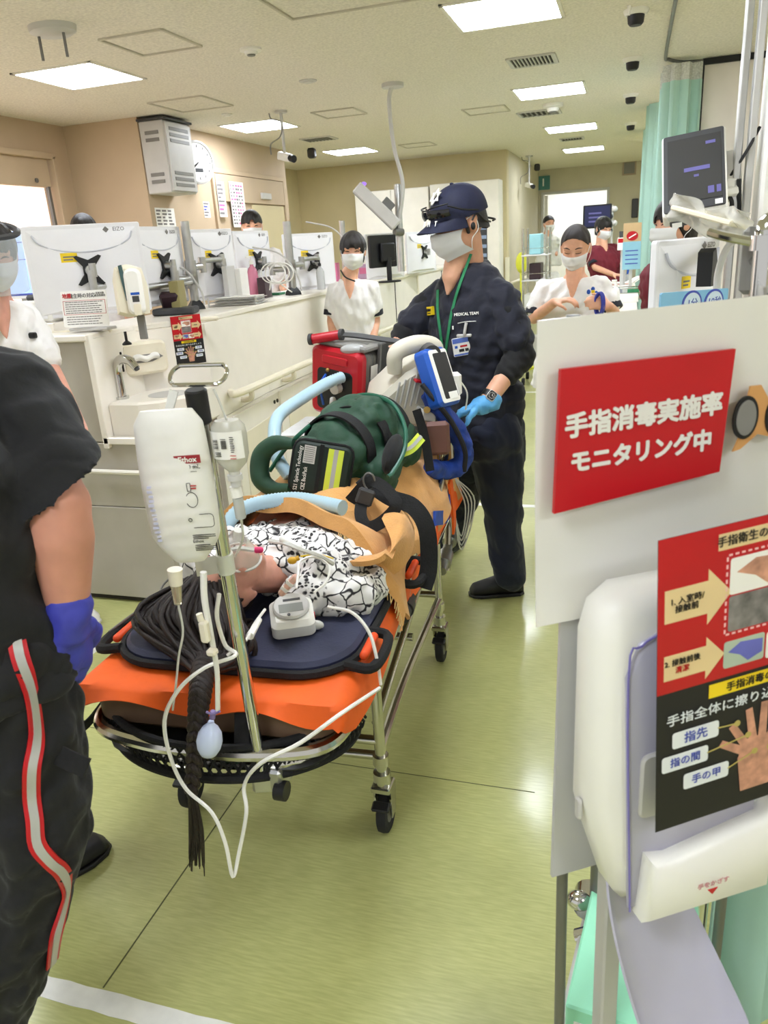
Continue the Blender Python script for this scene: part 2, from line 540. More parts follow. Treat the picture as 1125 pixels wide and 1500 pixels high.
# end wall with a door opening into a bright room
wall_end = sbox('wall_end', (-2.0, 17.0, 2.31), (2.6, 17.2, CEIL), M_WALLG)
sbox('wall_end_side', (-0.43, 17.0, 0), (2.6, 17.2, 2.31), M_WALLG)
sbox('wall_end_jamb', (-2.0, 17.0, 0), (-1.72, 17.2, 2.31), M_WALLG)
sbox('wall_beyond_door', (-2.6, 19.6, 0), (0.6, 19.8, CEIL), M_WHITE)
b = MB()
for x in (-1.72, -0.43): b.box((x, 17.0, 1.155), (0.05, 0.06, 2.31), 0.004)
b.box((-1.075, 17.0, 2.33), (1.34, 0.06, 0.05), 0.004)
door_end = struct(b.build('door_1', M_LGREY, None, smooth=False))
sbox('sliding_panel', (-1.69, 17.03, 0.01), (-1.62, 17.06, 2.29), M_WHITE, door_end)
# left wall with the service window
sbox('wall_left', (-5.3, -1.0, 0), (-5.1, 6.7, 0.95), M_WALLP)
sbox('wall_left_upper', (-5.3, -1.0, 2.5), (-5.1, 6.7, CEIL), M_WALLP)
sbox('wall_left_pier', (-5.3, 6.45, 0.95), (-5.1, 6.7, 2.5), M_WALLP)
w1 = MB()
w1.box((-5.08, 6.44, 1.72), (0.06, 0.05, 1.56), 0.004); w1.box((-5.08, 4.4, 2.5), (0.06, 4.1, 0.05), 0.004)
w1.box((-5.1, 4.4, 0.94), (0.1, 4.1, 0.04), 0.004)
win = struct(w1.build('window_1', M_WALLP, None, smooth=False))
b = MB(); b.box((-5.13, 4.4, 2.36), (0.05, 4.0, 0.24), 0.006); sh = b.build('shutter_box', M_WALLP, win, smooth=False)
b = MB(); b.cyl((-5.1, 6.2, 2.29), (-5.09, 6.2, 2.29), 0.02); b.build('keyhole', M_GREYM, sh)
b = MB(); b.box((-5.12, 6.36, 1.6), (0.03, 0.035, 1.3), 0.003); b.build('track', M_GREYM, win, smooth=False)
M_LITPANE = mat('lit_window_pane', (255, 232, 222), rough=0.3, var=0.02, vs=1.5, emit=0.8)
b = MB(); b.box((-5.2, 4.4, 1.6), (0.01, 4.0, 1.3), 0.001); b.build('pane', M_LITPANE, win, smooth=False)
# right side
sbox('wall_right', (2.2, -1.0, 0), (2.4, 17.0, CEIL), M_WALLG)
M_PANELW = mat('partition_white', (234, 226, 220), rough=0.5, var=0.01)
pw = sbox('wall_partition', (0.52, 7.32, 0), (2.2, 7.42, 2.755), M_PANELW)
b = MB(); b.box((1.35, 7.31, 2.755), (1.7, 0.03, 0.045), 0.002); b.box((0.512, 7.33, 1.4), (0.014, 0.04, 2.7), 0.002)
b.build('dark_edge', M_BLACK, pw, smooth=False)

# doors and frames on the left block
b = MB(); X0 = -4.29
y0, y1 = 7.95, 9.8
b.box((X0, y0, 1.2), (0.04, 0.05, 2.4), 0.004); b.box((X0, y1, 1.2), (0.04, 0.05, 2.4), 0.004); b.box((X0, (y0 + y1) / 2, 2.42), (0.04, y1 - y0 + .05, 0.05), 0.004)
d2 = struct(b.build('door_2', M_WALLP, None, smooth=False))
b = MB(); b.box((-4.285, (y0 + y1) / 2, 2.25), (0.03, y1 - y0 - .06, 0.28), 0.004); dh = b.build('header_box', M_WALLP, d2, smooth=False)
b = MB(); b.box((-4.26, 9.2, 2.2), (0.03, 0.26, 0.07), 0.004); b.build('sensor', M_LGREY, dh, smooth=False)
b = MB(); b.box((-4.292, 9.3, 1.05), (0.02, 0.9, 2.1), 0.004); b.build('door_panel', M_WALL, d2, smooth=False)
b = MB(); b.box((-5.19, 11.3, 1.05), (0.03, 0.9, 2.1), 0.004); d3 = struct(b.build('door_3', M_WALLG, None, smooth=False))
b = MB(); b.box((-5.18, 10.85, 1.07), (0.05, 0.05, 2.14), 0.004); b.box((-5.18, 11.75, 1.07), (0.05, 0.05, 2.14), 0.004); b.box((-5.18, 11.3, 2.15), (0.05, 0.95, 0.05), 0.004); b.build('door_frame', M_WALLP, d3, smooth=False)
struct(sbox('trim_1', (-1.83, 12.46, 0), (-1.77, 12.52, 1.25), M_CREAM))
b = MB(); b.tube([(-1.77, 12.6, 0.85), (-1.74, 13.5, .85), (-1.74, 15, .85), (-1.74, 16.8, 0.85)], 0.025); tag(b.build('handrail', M_CREAM), 'cream handrail along the far corridor wall', 'handrail')

# ---------------------------------------------------------------- ceiling lights
def ceiling_light(x, y, label):
    t = thing('ceiling_light', label, 'ceiling light', (x, y, CEIL), 'square ceiling light panels')
    b = MB()
    for dx, dy, sx, sy in ((0, .308, .64, .024), (0, -.308, .64, .024), (.308, 0, .024, .64), (-.308, 0, .024, .64)):
        b.box((x + dx, y + dy, CEIL - 0.004), (sx, sy, 0.012), 0.002)
    b.build('frame', M_WHITE, t, smooth=False)
    b = MB(); b.box((x, y, CEIL - 0.001), (0.595, 0.595, 0.012), 0.001); b.build('diffuser', M_LAMP, t, smooth=False)
    return t
LX = {-0.74: ['large light panel nearest the camera above the aisle', 'second light panel above the aisle, beyond the dark vent grille', 'third light panel above the aisle, past the smoke detector', 'farthest light panel above the aisle near the end wall'],
      -3.66: ['light panel above the left monitors near the window', 'light panel beside the ceiling camera, above the nurse station', 'light panel deep over the nurse station beside the tube']}
for x, labs in LX.items():
    for k, l in enumerate(labs): ceiling_light(x, 5.1 + 2.83 * k, l)
for x, y in ((-0.74, 2.27), (-0.74, -0.56), (-3.66, 2.27), (-3.66, -0.56), (2.0, 2.27), (2.0, -0.56), (1.7, 5.1), (1.5, 10.7), (1.5, 13.6), (1.5, 7.93)):
    ceiling_light(x, y, 'ceiling light panel outside the picture, ' + ('over the aisle' if -1 < x < 0 else 'over the left desks' if x < -1 else 'over the right bays') + (' far behind the camera' if y < -2 else ' just behind the camera' if y < 0 else ' beside the stretcher' if y < 4 else ' by the nearest curtain' if y < 7 else ' by the second curtain' if y < 9 else ' by the third curtain' if y < 12 else ' near the end wall'))
ceiling_light(-1.5, 18.4, 'unseen left light panel added to brighten the room beyond the end door')  # this panel and the next are unseen, added so the far room looks bright
ceiling_light(-.6, 18.4, 'unseen right light panel added to brighten the room beyond the end door')

# ---------------------------------------------------------------- ceiling fittings
def hatch(px, py, w, l, label):
    p = at(px, py, z=CEIL); b = MB()
    b.box((p.x, p.y, CEIL), (w - .03, l - .03, 0.006), 0.001)
    t = tag(b.build('access_hatch', M_CEIL, None, smooth=False), label, 'ceiling hatch', 'ceiling access hatches')
    b = MB()
    for dx, dy, sx, sy in ((0, l / 2, w, .016), (0, -l / 2, w, .016), (w / 2, 0, .016, l), (-w / 2, 0, .016, l)):
        b.box((p.x + dx, p.y + dy, CEIL - 0.004), (sx, sy, 0.014), 0.002)
    b.build('frame', M_GREYTRIM, t, smooth=False); return t
hatch(222, 62, .42, .45, 'square access hatch in front of the left light panel')
hatch(520, -8, .9, .45, 'access hatch cut by the top picture edge')
hatch(497, 165, .42, .42, 'access hatch in the ceiling beside the hanging tube')
hatch(712, 161, .42, .42, 'access hatch above the man in the cap')
hatch(612, 212, .42, .42, 'small faint access hatch deep over the nurse station')
t = hatch(280, 152, .5, .55, 'cream framed return panel above the wall cabinet'); t['category'] = 'ceiling panel'

def vent(px, py, w, l, n, label, dark=True):
    p = at(px, py, z=CEIL); t = thing('ceiling_vent', label, 'vent', (p.x, p.y, CEIL), 'ceiling vents')
    b = MB(); b.box((p.x, p.y, CEIL - 0.001), (w - .02, l - .02, 0.006), 0.001); b.build('backing', M_GAP, t, smooth=False)
    b = MB()
    for dx, dy, sx, sy in ((0, l / 2, w, .03), (0, -l / 2, w, .03), (w / 2, 0, .03, l), (-w / 2, 0, .03, l)):
        b.box((p.x + dx, p.y + dy, CEIL - 0.006), (sx, sy, 0.012), 0.002)
    b.build('frame', M_LGREY, t, smooth=False)
    for k in range(n):
        b = MB(); b.box((p.x - w / 2 + w * (k + .5) / n, p.y, CEIL - 0.008), (w / n * .35, l - .03, 0.012), 0.001); b.build('slat', M_LGREY if dark else M_MGREY, t, smooth=False)
vent(780, 88, .33, .33, 12, 'dark slatted vent grille between the first two aisle lights')
vent(467, 203, .36, .3, 8, 'grey vent over the nurse station beside the ceiling camera', False)
vent(790, 165, .42, .35, 8, 'faint grey vent behind the smoke detector', False)
vent(838, 203, .3, .3, 8, 'narrow vent between the farthest aisle lights', False)

def disc(px, py, r, h, label, name, m=M_WHITEP, cat='detector', extra=False):
    p = at(px, py, z=CEIL); t = thing(name, label, cat, (p.x, p.y, CEIL), 'round ceiling fittings')
    b = MB(); b.lathe([(0, -h), (r * .55, -h), (r * .62, -h * .55), (r, -h * .4), (r, 0.0), (0, 0.0)], Matrix.Translation(V((p.x, p.y, CEIL))), 20); b.build('body', m, t)
    if extra:
        b = MB(); b.lathe([(0, -h * 1.25), (r * .35, -h * 1.2), (r * .4, -h), (0, -h)], Matrix.Translation(V((p.x, p.y, CEIL))), 14); b.build('sensor', M_GREYM, t)
    return t
disc(367, 71, .07, .035, 'round white detector with grey sensor on the ceiling', 'smoke_detector', extra=True)
disc(810, 152, .1, .07, 'round white smoke detector hanging before the third light', 'smoke_detector', extra=True)
disc(451, 118, .07, .015, 'flat round grey ceiling speaker cover', 'ceiling_speaker', M_LGREY, 'speaker')
disc(332, 167, .05, .02, 'small round white disc between cabinet and ceiling camera', 'ceiling_speaker', M_WHITEP, 'speaker')
disc(922, 0 + 8, .012, .05, 'tiny sprinkler head next to the curtain rail', 'sprinkler', M_WHITEP, 'sprinkler')
for k, (px, py, l) in enumerate(((932, 14, 'black dome camera nearest the top edge of the picture'), (927, 85, 'second black dome camera down the curtain side'), (924, 138, 'third black dome camera down the curtain side'), (924, 180, 'farthest small black dome camera before the end wall'))):
    p = at(px, py, z=CEIL); t = thing('dome_camera', l, 'camera', (p.x, p.y, CEIL), 'dome cameras along the curtain side')
    T = Matrix.Translation(V((p.x, p.y, CEIL)))
    b = MB(); b.lathe([(0, -.03), (.062, -.03), (.072, -.015), (.075, 0), (0, 0)], T, 20); b.build('base', M_WHITEP, t)
    b = MB(); b.lathe([(0, -.085), (.035, -.083), (.046, -.07), (.05, -.03), (0, -.03)], T, 20); b.build('dome', M_BLACK, t)
# bullet cameras hung on rods
def hung_camera(px, py, drop, yaw, label):
    p = at(px, py, z=CEIL); t = thing('ceiling_camera', label, 'camera', (p.x, p.y, CEIL))
    b = MB(); b.cyl((p.x, p.y, CEIL), (p.x, p.y, CEIL - .02), .06); b.build('mount', M_LGREY, t)
    b = MB(); b.cyl((p.x, p.y, CEIL), (p.x, p.y, CEIL - drop), .014); b.build('rod', M_LGREY, t)
    b = MB(); b.tube([(p.x - .12, p.y, CEIL - .01), (p.x - .1, p.y, CEIL - .06), (p.x, p.y, CEIL - .1), (p.x - .02, p.y - .02, CEIL - drop * .6), (p.x - .13, p.y, CEIL - drop * .75), (p.x - .14, p.y, CEIL - drop)], .006, 6); b.build('cable', M_MGREY, t)
    d = V((math.sin(math.radians(yaw)), -math.cos(math.radians(yaw)), -.25)).normalized(); c = V((p.x, p.y, CEIL - drop - .03))
    b = MB(); x, y, z = frame(d); b.box(c, (.07, .07, .17), .01, R=Matrix((x, y, z)).transposed()); b.build('body', M_WHITEP, t)
    b = MB(); b.cyl(c + d * .08, c + d * .14, .03, .034); b.build('lens', M_BLACK, t)
hung_camera(411, 162, .36, 60, 'white security camera hanging on a rod below the nurse station ceiling')
hung_camera(775, 228, .42, 40, 'white security camera hanging at the corridor corner')
# bare mount plate with two rods, top left
p = at(76, 38, z=CEIL); t = thing('ceiling_mount', 'oval grey ceiling mount with two short rods at top left', 'mount', (p.x, p.y, CEIL))
b = MB(); b.lathe([(0, -.045), (.1, -.045), (.13, -.03), (.135, 0), (0, 0)], Matrix.Translation(V((p.x, p.y, CEIL))), 24, 1, .8); b.build('plate', M_LGREY, t)
for dx in (-.08, .08):
    b = MB(); b.cyl((p.x + dx, p.y - .02, CEIL - .03), (p.x + dx, p.y - .02, CEIL - .16), .008); b.build('rod', M_GREYM, t)
for px, py, l in ((456, 217, 'tiny black camera on the ceiling by the tube'), (787, 240, 'small box fitting at the far corridor corner')):
    p = at(px, py, z=CEIL); b = MB(); b.box((p.x, p.y, CEIL - .06), (.1, .1, .12), .02); tag(b.build('ceiling_sensor', M_DGREY), l, 'sensor')

# flexible tube dropping from the ceiling to the patient monitor
top = at(575, 122, z=CEIL)
t = thing('service_conduit', 'curving grey conduit dropping from the ceiling onto the counter', 'conduit', top)
b = MB(); b.cyl(top, top - V((0, 0, .03)), .09, n=18); b.build('ceiling_plate', M_LGREY, t)
b = MB(); b.tube([top, at(570, 150, y=6.72), at(577, 215, y=6.7), at(590, 270, y=6.68), at(585, 330, y=6.66), at(588, 395, y=6.66)], .018, 8); b.build('conduit', M_LGREY, t)
b = MB(); b.cyl(at(582, 270, y=6.7), at(588, 398, y=6.66), .03); b.build('post', M_ALU, t)

# ---------------------------------------------------------------- curtains
def curtain(name, pts, z0, z1, amp, waves, label, m=M_MINT, th=.004, flare=1.0, group=None):
    P = spline(pts, 12); n = int(waves * 10)
    L = [0]
    for a, b_ in zip(P, P[1:]): L.append(L[-1] + (b_ - a).length)
    def pos(u):
        d = u * L[-1]
        for i in range(len(L) - 1):
            if L[i + 1] >= d: return P[i].lerp(P[i + 1], (d - L[i]) / max(1e-6, L[i + 1] - L[i])), (P[i + 1] - P[i]).normalized()
        return P[-1], (P[-1] - P[-2]).normalized()
    def fn(u, v):
        p, tg = pos(u); nn = V((-tg.y, tg.x, 0)); w = 2 * math.pi * waves * u
        a = amp * (.55 + .45 * v * flare) * (1 + .4 * math.sin(w * .37 + 1))
        s = math.sin(w + .5 * math.sin(w * .31)); c = math.cos(w * 1.0)
        q = p + nn * a * s + tg * a * .35 * math.sin(2 * w)
        return (q.x, q.y, z1 + (z0 - z1) * v)
    t = thing(name, label, 'curtain', (P[0].x, P[0].y, z0), group)
    b = MB(); b.grid(fn, n + 1, 14, th=th); b.build('drape', m, t, ang=60)
    return t, fn
cr = [at(973, 88, z=CEIL), at(1003, 85, z=CEIL), at(1028, 85, z=CEIL)]
c1 = [(0.235, 7.75, 0), (0.235, 7.2, 0), (0.33, 7.12, 0), (0.49, 7.2, 0)]
t, fn = curtain('bed_curtain', c1, 0.25, 2.62, .045, 9, 'mint green bed curtain bunched at the rail corner beside the white partition', group='mint bed curtains')
b = MB()
def fn2(u, v):
    p = V(fn(u, 0)); return (p.x, p.y, 2.74 + (2.62 - 2.74) * v)
M_MESH = mat('white_curtain_mesh', (220, 222, 216), rough=.9, var=0.1, vs=90, alpha=.8)
b.grid(fn2, 91, 3, th=.002); b.build('mesh_header', M_MESH, t, ang=60)
for k, y in enumerate((9.4, 11.6)):
    curtain('bed_curtain', [(0.16, y + .5, 0), (0.17, y, 0), (.3, y - .05, 0)], 0.02, 2.77, .04, 5, ('mint curtain of the second bay, its edge behind the first', 'mint curtain edge of the farthest bay')[k], group='mint bed curtains')
b = MB(); b.tube([(0.19, 2.0, CEIL - .01), (0.2, 5.0, CEIL - .01), (0.21, 6.9, CEIL - .01), (.24, 7.1, CEIL - .012), (.34, 7.22, CEIL - .02), (.5, 7.28, CEIL - .02)], .012, 6); tag(b.build('curtain_rail', M_GREYM), 'thin curved curtain rail fixed under the ceiling', 'curtain rail')
# ---------------------------------------------------------------- figures
M_SKIN = mat('skin', (222, 168, 138), rough=.5, var=.04, vs=25, sss=.08)
M_SKIN2 = mat('skin_pink', (214, 156, 136), rough=.5, var=.05, vs=22, sss=.08)
M_HAIR = mat('black_hair', (26, 20, 18), rough=.42, var=.25, vs=60, stretch=(6, 6, .6), bump=.4, bs=120)
M_HAIRB = mat('dark_brown_hair', (34, 23, 19), rough=.45, var=.4, vs=60, stretch=(6, 6, .6), bump=.4, bs=120)
M_MASK = mat('surgical_mask', (226, 226, 226), rough=.75, var=.02, bump=.05, bs=400)
M_NAVY = mat('navy_scrub', (24, 26, 40), rough=.8, var=.03, vs=12, bump=.12, bs=60, sheen=.1)
M_NAVY2 = mat('navy_trousers', (20, 26, 46), rough=.8, var=.04, vs=12, bump=.12, bs=40, sheen=.1)
M_BLACKC = mat('black_cloth', (19, 19, 21), rough=.85, var=.04, vs=14, bump=.15, bs=40, sheen=.08)
M_WHITEC = mat('white_tunic', (232, 230, 228), rough=.8, var=.02, vs=9, bump=.1, bs=30)
M_MAROON = mat('maroon_scrub', (112, 30, 44), rough=.8, var=.06, vs=12, bump=.1, bs=40)
M_GLOVE = mat('blue_glove', (92, 168, 222), rough=.45, var=.04, vs=30, bump=.1, bs=60)
M_GLOVEP = mat('violet_glove', (62, 66, 168), rough=.45, var=.06, vs=30, bump=.1, bs=60)
M_EYE = mat('eye_dark', (26, 20, 18), rough=.2, var=0)
M_SHOEB = mat('black_shoe', (24, 24, 25), rough=.5, var=.1, vs=20)
M_SHOEW = mat('white_shoe', (230, 228, 224), rough=.5, var=.02)

class Head:
    """head frame: local x = the person's right-hand side seen from the front, y = out of the face, z = crown"""
    def __init__(s, c, fwd, up=UP, k=1.0):
        y = V(fwd).normalized(); u = V(up); u = (u - y * u.dot(y)).normalized(); x = y.cross(u)
        s.k = k; s.M = axes(V(c), x, y, u) @ Matrix.Scale(k, 4); s.R = Matrix((x, y, u)).transposed()
    def p(s, x, y, z): return s.M @ V((x, y, z))
    def solids(s, b, ears=True):
        k = s.k; E = lambda c, r: b.ell(s.p(*c), tuple(v * k for v in r), s.R, 20, 14)
        E((0, -.014, .022), (.076, .094, .092)); E((0, .026, -.03), (.066, .064, .082)); E((0, .034, -.086), (.046, .044, .032))
        E((0, .005, -.06), (.062, .06, .045))
        b.cap(s.p(0, .084, .002), s.p(0, .096, -.03), .008 * k, .012 * k); E((.011, .09, -.034), (.009, .009, .008)); E((-.011, .09, -.034), (.009, .009, .008))
        b.cap(s.p(-.045, .074, .02), s.p(.045, .074, .02), .011 * k)
        E((.036, .07, -.03), (.022, .02, .018)); E((-.036, .07, -.03), (.022, .02, .018))
        b.cap(s.p(-.018, .08, -.066), s.p(.018, .08, -.066), .008 * k)
        if ears:
            for q in (-1, 1): E((q * .078, -.006, -.012), (.009, .018, .031)); E((q * .08, -.012, .006), (.008, .02, .016))
    def eyes(s, parent, closed=False, brow=M_HAIR):
        k = s.k
        for q in (-1, 1):
            b = MB(); pts = [s.p(q * (.016 + .030 * t), .0855 - .012 * t, .002 + .005 * math.sin(math.pi * t) - (.008 * math.sin(math.pi * t) if closed else 0)) for t in (0, .25, .5, .75, 1)]
            b.tube(pts, [.0012 * k, .0036 * k if not closed else .0016 * k, .001 * k], 8, 4); b.build('eye', M_EYE, parent)
            b = MB(); b.tube([s.p(q * .015, .086, .026), s.p(q * .033, .083, .032), s.p(q * .052, .071, .027)], [.0022 * k, .003 * k, .001 * k], 6, 4); b.build('eyebrow', brow, parent)
    def mask(s, parent, m=None, drop=0.0):
        """pleated mask over nose and mouth with ear loops"""
        def fn(u, v):
            a = (u - .5) * 2; z = -.002 - drop - .112 * v; top = .112 + .018 * math.sin(math.pi * min(1, v * 1.15 + .12))
            y = top - .080 * abs(a) ** 2.1 + .0025 * math.sin(v * 19) * (1 - abs(a)) - .026 * max(0, v - .72) / .28
            x = a * (.074 - .012 * v)
            z2 = z - .012 * abs(a) * (1 - v) + .018 * abs(a) * v
            if v < .2: y += .006 * (1 - v / .2) * (1 - min(1, abs(a) * 3))
            return s.p(x, y, z2)
        b = MB(); b.grid(fn, 21, 17, th=.002 * s.k); mk = b.build('mask', m or M_MASK, parent, ang=70)
        b = MB()
        for q in (0, 1):
            sg = -1 if q == 0 else 1
            b.tube([fn(q, .06), s.p(sg * .081, .02, .012), s.p(sg * .084, -.016, .012), s.p(sg * .082, -.022, -.03), s.p(sg * .078, .01, -.055), fn(q, .94)], .0016 * s.k, 6, 5)
        b.build('ear_loop', m or M_MASK, mk)
        return mk
    def hair(s, parent, m=None, style='short', length=0.0):
        m = m or M_HAIR
        r0 = {'short': (.083, .103, .1), 'bob': (.088, .106, .103), 'bun': (.08, .1, .097)}[style]
        def lim(az):
            f = math.cos(az)                       # 1 in front, -1 behind
            if style == 'short': return math.radians(118 - 50 * max(0, f) ** .7 - (0 if f < .2 else 6))
            if style == 'bob': return math.radians(122 - 36 * max(0, f) ** 1.6)
            return math.radians(115 - 62 * max(0, f) ** .8)
        def fn(u, v):
            az = 2 * math.pi * u; ph = lim(az) * min(1, v / .75 if length else v)
            st = 1 + .04 * math.sin(az * 17 + 3 * math.sin(az * 3)) * min(1, v * 2)
            x = r0[0] * math.sin(ph) * math.sin(az) * st; y = -.014 + r0[1] * math.sin(ph) * math.cos(az) * st; z = .022 + r0[2] * math.cos(ph)
            if length and v > .75:
                t = (v - .75) / .25; side = max(0, min(1, (.55 - math.cos(az)) / .5))
                z -= length * t * side; x *= 1 - .10 * t * t; y = y * (1 - .12 * t * t)
            return s.p(x, y, z)
        b = MB(); b.grid(fn, 49, 20, th=.008 * s.k, closed_u=True); h = b.build('hair', m, parent, ang=80)
        if style == 'bun':
            b = MB(); b.ell(s.p(0, -.12, .02), (.035 * s.k,) * 3); b.build('hair_bun', m, h)
        return h
    def fringe(s, parent, m=None, drop=.05):
        m = m or M_HAIR; b = MB()
        def fn(u, v):
            a = (u - .5) * 2.2; ph = math.radians(40 + 48 * v); x = .086 * math.sin(ph) * math.sin(a); y = -.012 + .108 * math.sin(ph) * math.cos(a)
            return s.p(x, y, .022 + .1 * math.cos(ph) - .012 * v * math.sin(a * 5) ** 2 + (.02 * v if abs(a) < .25 else 0) + (.05 - drop) * v)
        b.grid(fn, 25, 8, th=.006 * s.k); return b.build('fringe', m, parent, ang=80)

def hand(b, wrist, dirv, palm, thumb, k=1.0, curl=.5, spread=.1, fat=1.0):
    """palm and five fingers; dirv = along the hand, palm = out of the palm, thumb = towards the thumb side"""
    d = V(dirv).normalized(); n = V(palm); n = (n - d * n.dot(d)).normalized(); s = V(thumb); s = (s - d * s.dot(d) - n * s.dot(n)).normalized()
    w = V(wrist)
    b.loft([(w - d * .01 * k, s * .024 * k * fat, n * .019 * k * fat), (w + d * .02 * k, s * .03 * k * fat, n * .017 * k * fat), (w + d * .06 * k, s * .04 * k * fat, n * .015 * k * fat), (w + d * .09 * k, s * .04 * k * fat, n * .013 * k * fat)], 14)
    tips = []
    for i, (o, L) in enumerate(((.030, .072), (.010, .082), (-.010, .076), (-.029, .058))):
        p = w + d * (.086 - .004 * abs(i - 1)) * k + s * o * k; q = [p]; dd = (d + s * (1.2 - i) * spread * .5).normalized(); a = 0
        for j, f in enumerate((.45, .32, .23)):
            a += curl * (.75 if j else .5) * 1.1
            v = dd * math.cos(a) + n * math.sin(a); q.append(q[-1] + v * L * f * k)
        b.chain(q, [.0098 * k * fat, .0092 * k * fat, .0084 * k * fat, .0072 * k * fat], 10); tips.append(q[-1])
    p = w + d * .022 * k + s * .026 * k; t1 = (s * .8 + d * .6 + n * .25).normalized(); t2 = (d * .9 + s * .25 + n * (.2 + curl * .5)).normalized()
    b.chain([p, p + t1 * .036 * k, p + t1 * .036 * k + t2 * .032 * k, p + t1 * .036 * k + t2 * .032 * k + (t2 + n * curl * .5).normalized() * .024 * k], [.014 * k * fat, .0115 * k * fat, .0105 * k * fat, .0085 * k * fat], 10)
    return tips

def limb(b, pts, rs): b.chain([V(p) for p in pts], rs, 16)

def torso(b, hip, chest, neck, right, fwd, k=1.0, widths=(.165, .15, .14, .155, .145, .095, .055), depth=(.115, .105, .095, .105, .095, .07, .05), low=0.0):
    """trunk from the hips to the neck base; right and fwd give its facing"""
    r = V(right).normalized(); f = V(fwd); rings = []
    ts = (0, .2, .4, .62, .8, .93, 1.0)
    for t, w, dp in zip(ts, widths, depth):
        c = lerp(hip, chest, t / .7) if t < .7 else lerp(chest, neck, (t - .7) / .3)
        ax = (V(neck) - V(hip)).normalized(); ff = (f - ax * f.dot(ax) - r * f.dot(r)).normalized()
        rings.append((c, r * w * k, ff * dp * k))
    if low: rings.insert(0, (V(hip) - (V(chest) - V(hip)).normalized() * low, rings[0][1] * 1.04, rings[0][2] * 1.06))
    b.loft(rings, 28, 2.3)

def shoe(name, heel, toe, m, parent, h=.085, w=.045, sole=None, laces=False, up=UP):
    heel = V(heel); toe = V(toe); d = toe - heel; L = d.length; d.normalize(); s = d.cross(V(up)).normalized(); u = s.cross(d)
    b = MB(); P = lambda t, z: heel + d * L * t + u * z
    b.loft([(P(-.02, .03), s * w * .6, u * .03), (P(.06, .045), s * w * .82, u * .045), (P(.25, .052), s * w * .86, u * .052), (P(.5, .046), s * w * .92, u * .046), (P(.75, .035), s * w, u * .035), (P(.93, .029), s * w * .82, u * .028), (P(1.0, .018), s * w * .45, u * .014)], 18)
    b.cap(P(.14, .05), P(.14, h), w * .78, w * .74)
    o = b.remesh(name, m, parent, voxel=.006, it=3)
    b = MB(); b.prism([(t * L, sg * w * ww) for sg, seq in ((1, ((-.03, .5), (.05, .86), (.3, .88), (.6, 1.0), (.8, 1.06), (.95, .8), (1.02, .3))), (-1, ((1.02, .3), (.95, .8), (.8, 1.06), (.6, 1.0), (.3, .88), (.05, .86), (-.03, .5)))) for t, ww in seq], 0, .016, axes(heel, d, u.cross(d), u), .004); b.build('sole', sole or m, o)
    if laces:
        for t in (.4, .48, .56, .64):
            b = MB(); z = .098 - (t - .4) * .085; b.tube([P(t, z - .01) + s * w * .45, P(t, z), P(t, z - .01) - s * w * .45], .003, 6); b.build('lace', M_BLACK, o)
    return o

from mathutils.bvhtree import BVHTree
_BVH = {}
def onmesh(o, px, py, lift=.002):
    """point of a built mesh met by a sight line, with its surface normal"""
    if o.name not in _BVH:
        off = origin(o.parent) + o.location; me = o.data
        _BVH[o.name] = BVHTree.FromPolygons([v.co + off for v in me.vertices], [tuple(p.vertices) for p in me.polygons])
    r = (ROT @ V(((px - 562.5) / FPX, -(py - 750) / FPX, -1.0))).normalized()
    h = _BVH[o.name].ray_cast(EYE, r)
    if h[0] is None: return None, None
    n = h[1] if h[1].dot(r) < 0 else -h[1]
    return h[0] + n * lift, n
# ---------------------------------------------------------------- nurse station counter
CT = 1.27
def mono(name, poly, z0, z1, m, parent=None, ch=0.002):
    b = MB(); b.prism(poly, z0, z1, None, ch); return b.build(name, m, parent, smooth=False)
root = thing('nurse_station_counter', 'long white curved nurse station counter with sink alcove at its near end', 'counter', (-2.3, 2.8, 0))
XF = -2.06
mono('worktop', [(-2.5, 2.77), (-2.19, 2.77), (-2.2, 3.13), (-2.0, 3.425), (XF + .02, 4.2), (XF + .02, 10.7), (-2.5, 10.7)], CT - .03, CT, M_TOP, root, .006)
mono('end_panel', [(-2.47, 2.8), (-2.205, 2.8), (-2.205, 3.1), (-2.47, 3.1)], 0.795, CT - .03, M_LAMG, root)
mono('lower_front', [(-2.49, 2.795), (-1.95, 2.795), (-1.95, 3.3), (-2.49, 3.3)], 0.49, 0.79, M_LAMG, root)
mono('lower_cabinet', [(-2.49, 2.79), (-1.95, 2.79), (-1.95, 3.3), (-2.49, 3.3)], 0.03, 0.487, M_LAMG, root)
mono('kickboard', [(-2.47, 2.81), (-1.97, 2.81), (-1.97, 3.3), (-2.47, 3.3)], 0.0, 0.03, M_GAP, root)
A = V((-2.2, 3.12)); B = V((-1.99, 3.42))
mono('splashback', [(A.x, A.y), (B.x, B.y), (B.x - .1, B.y + .1), (A.x - .05, A.y + .1)], 0.79, CT - .03, M_LAM, root)
mono('front_panel', [(B.x, B.y), (XF, 4.2), (XF, 10.65), (-2.4, 10.65), (-2.4, 3.5), (B.x - .05, B.y + .05)], 0.75, CT - .03, M_LAM, root)
mono('base_front', [(B.x, B.y), (XF, 4.2), (XF, 10.65), (-2.4, 10.65), (-2.4, 3.5)], 0.0, 0.747, M_LAM, root)
b = MB(); b.box((-2.19, 2.79, 1.02), (.03, .03, .5), .003); b.box((-2.07, 2.79, .805), (.26, .03, .03), .003); b.box((-2.19, 2.96, 1.02), (.012, .34, .46), .002)
b.build('alcove_frame', M_TOP, root, smooth=False)
bas = mono('basin', [(-2.18, 2.83), (-2.03, 2.83), (-1.95, 2.87), (-1.88, 2.98), (-1.9, 3.3), (-2.0, 3.36), (-2.18, 3.1)], 0.80, 0.965, M_TOP, root, .01)
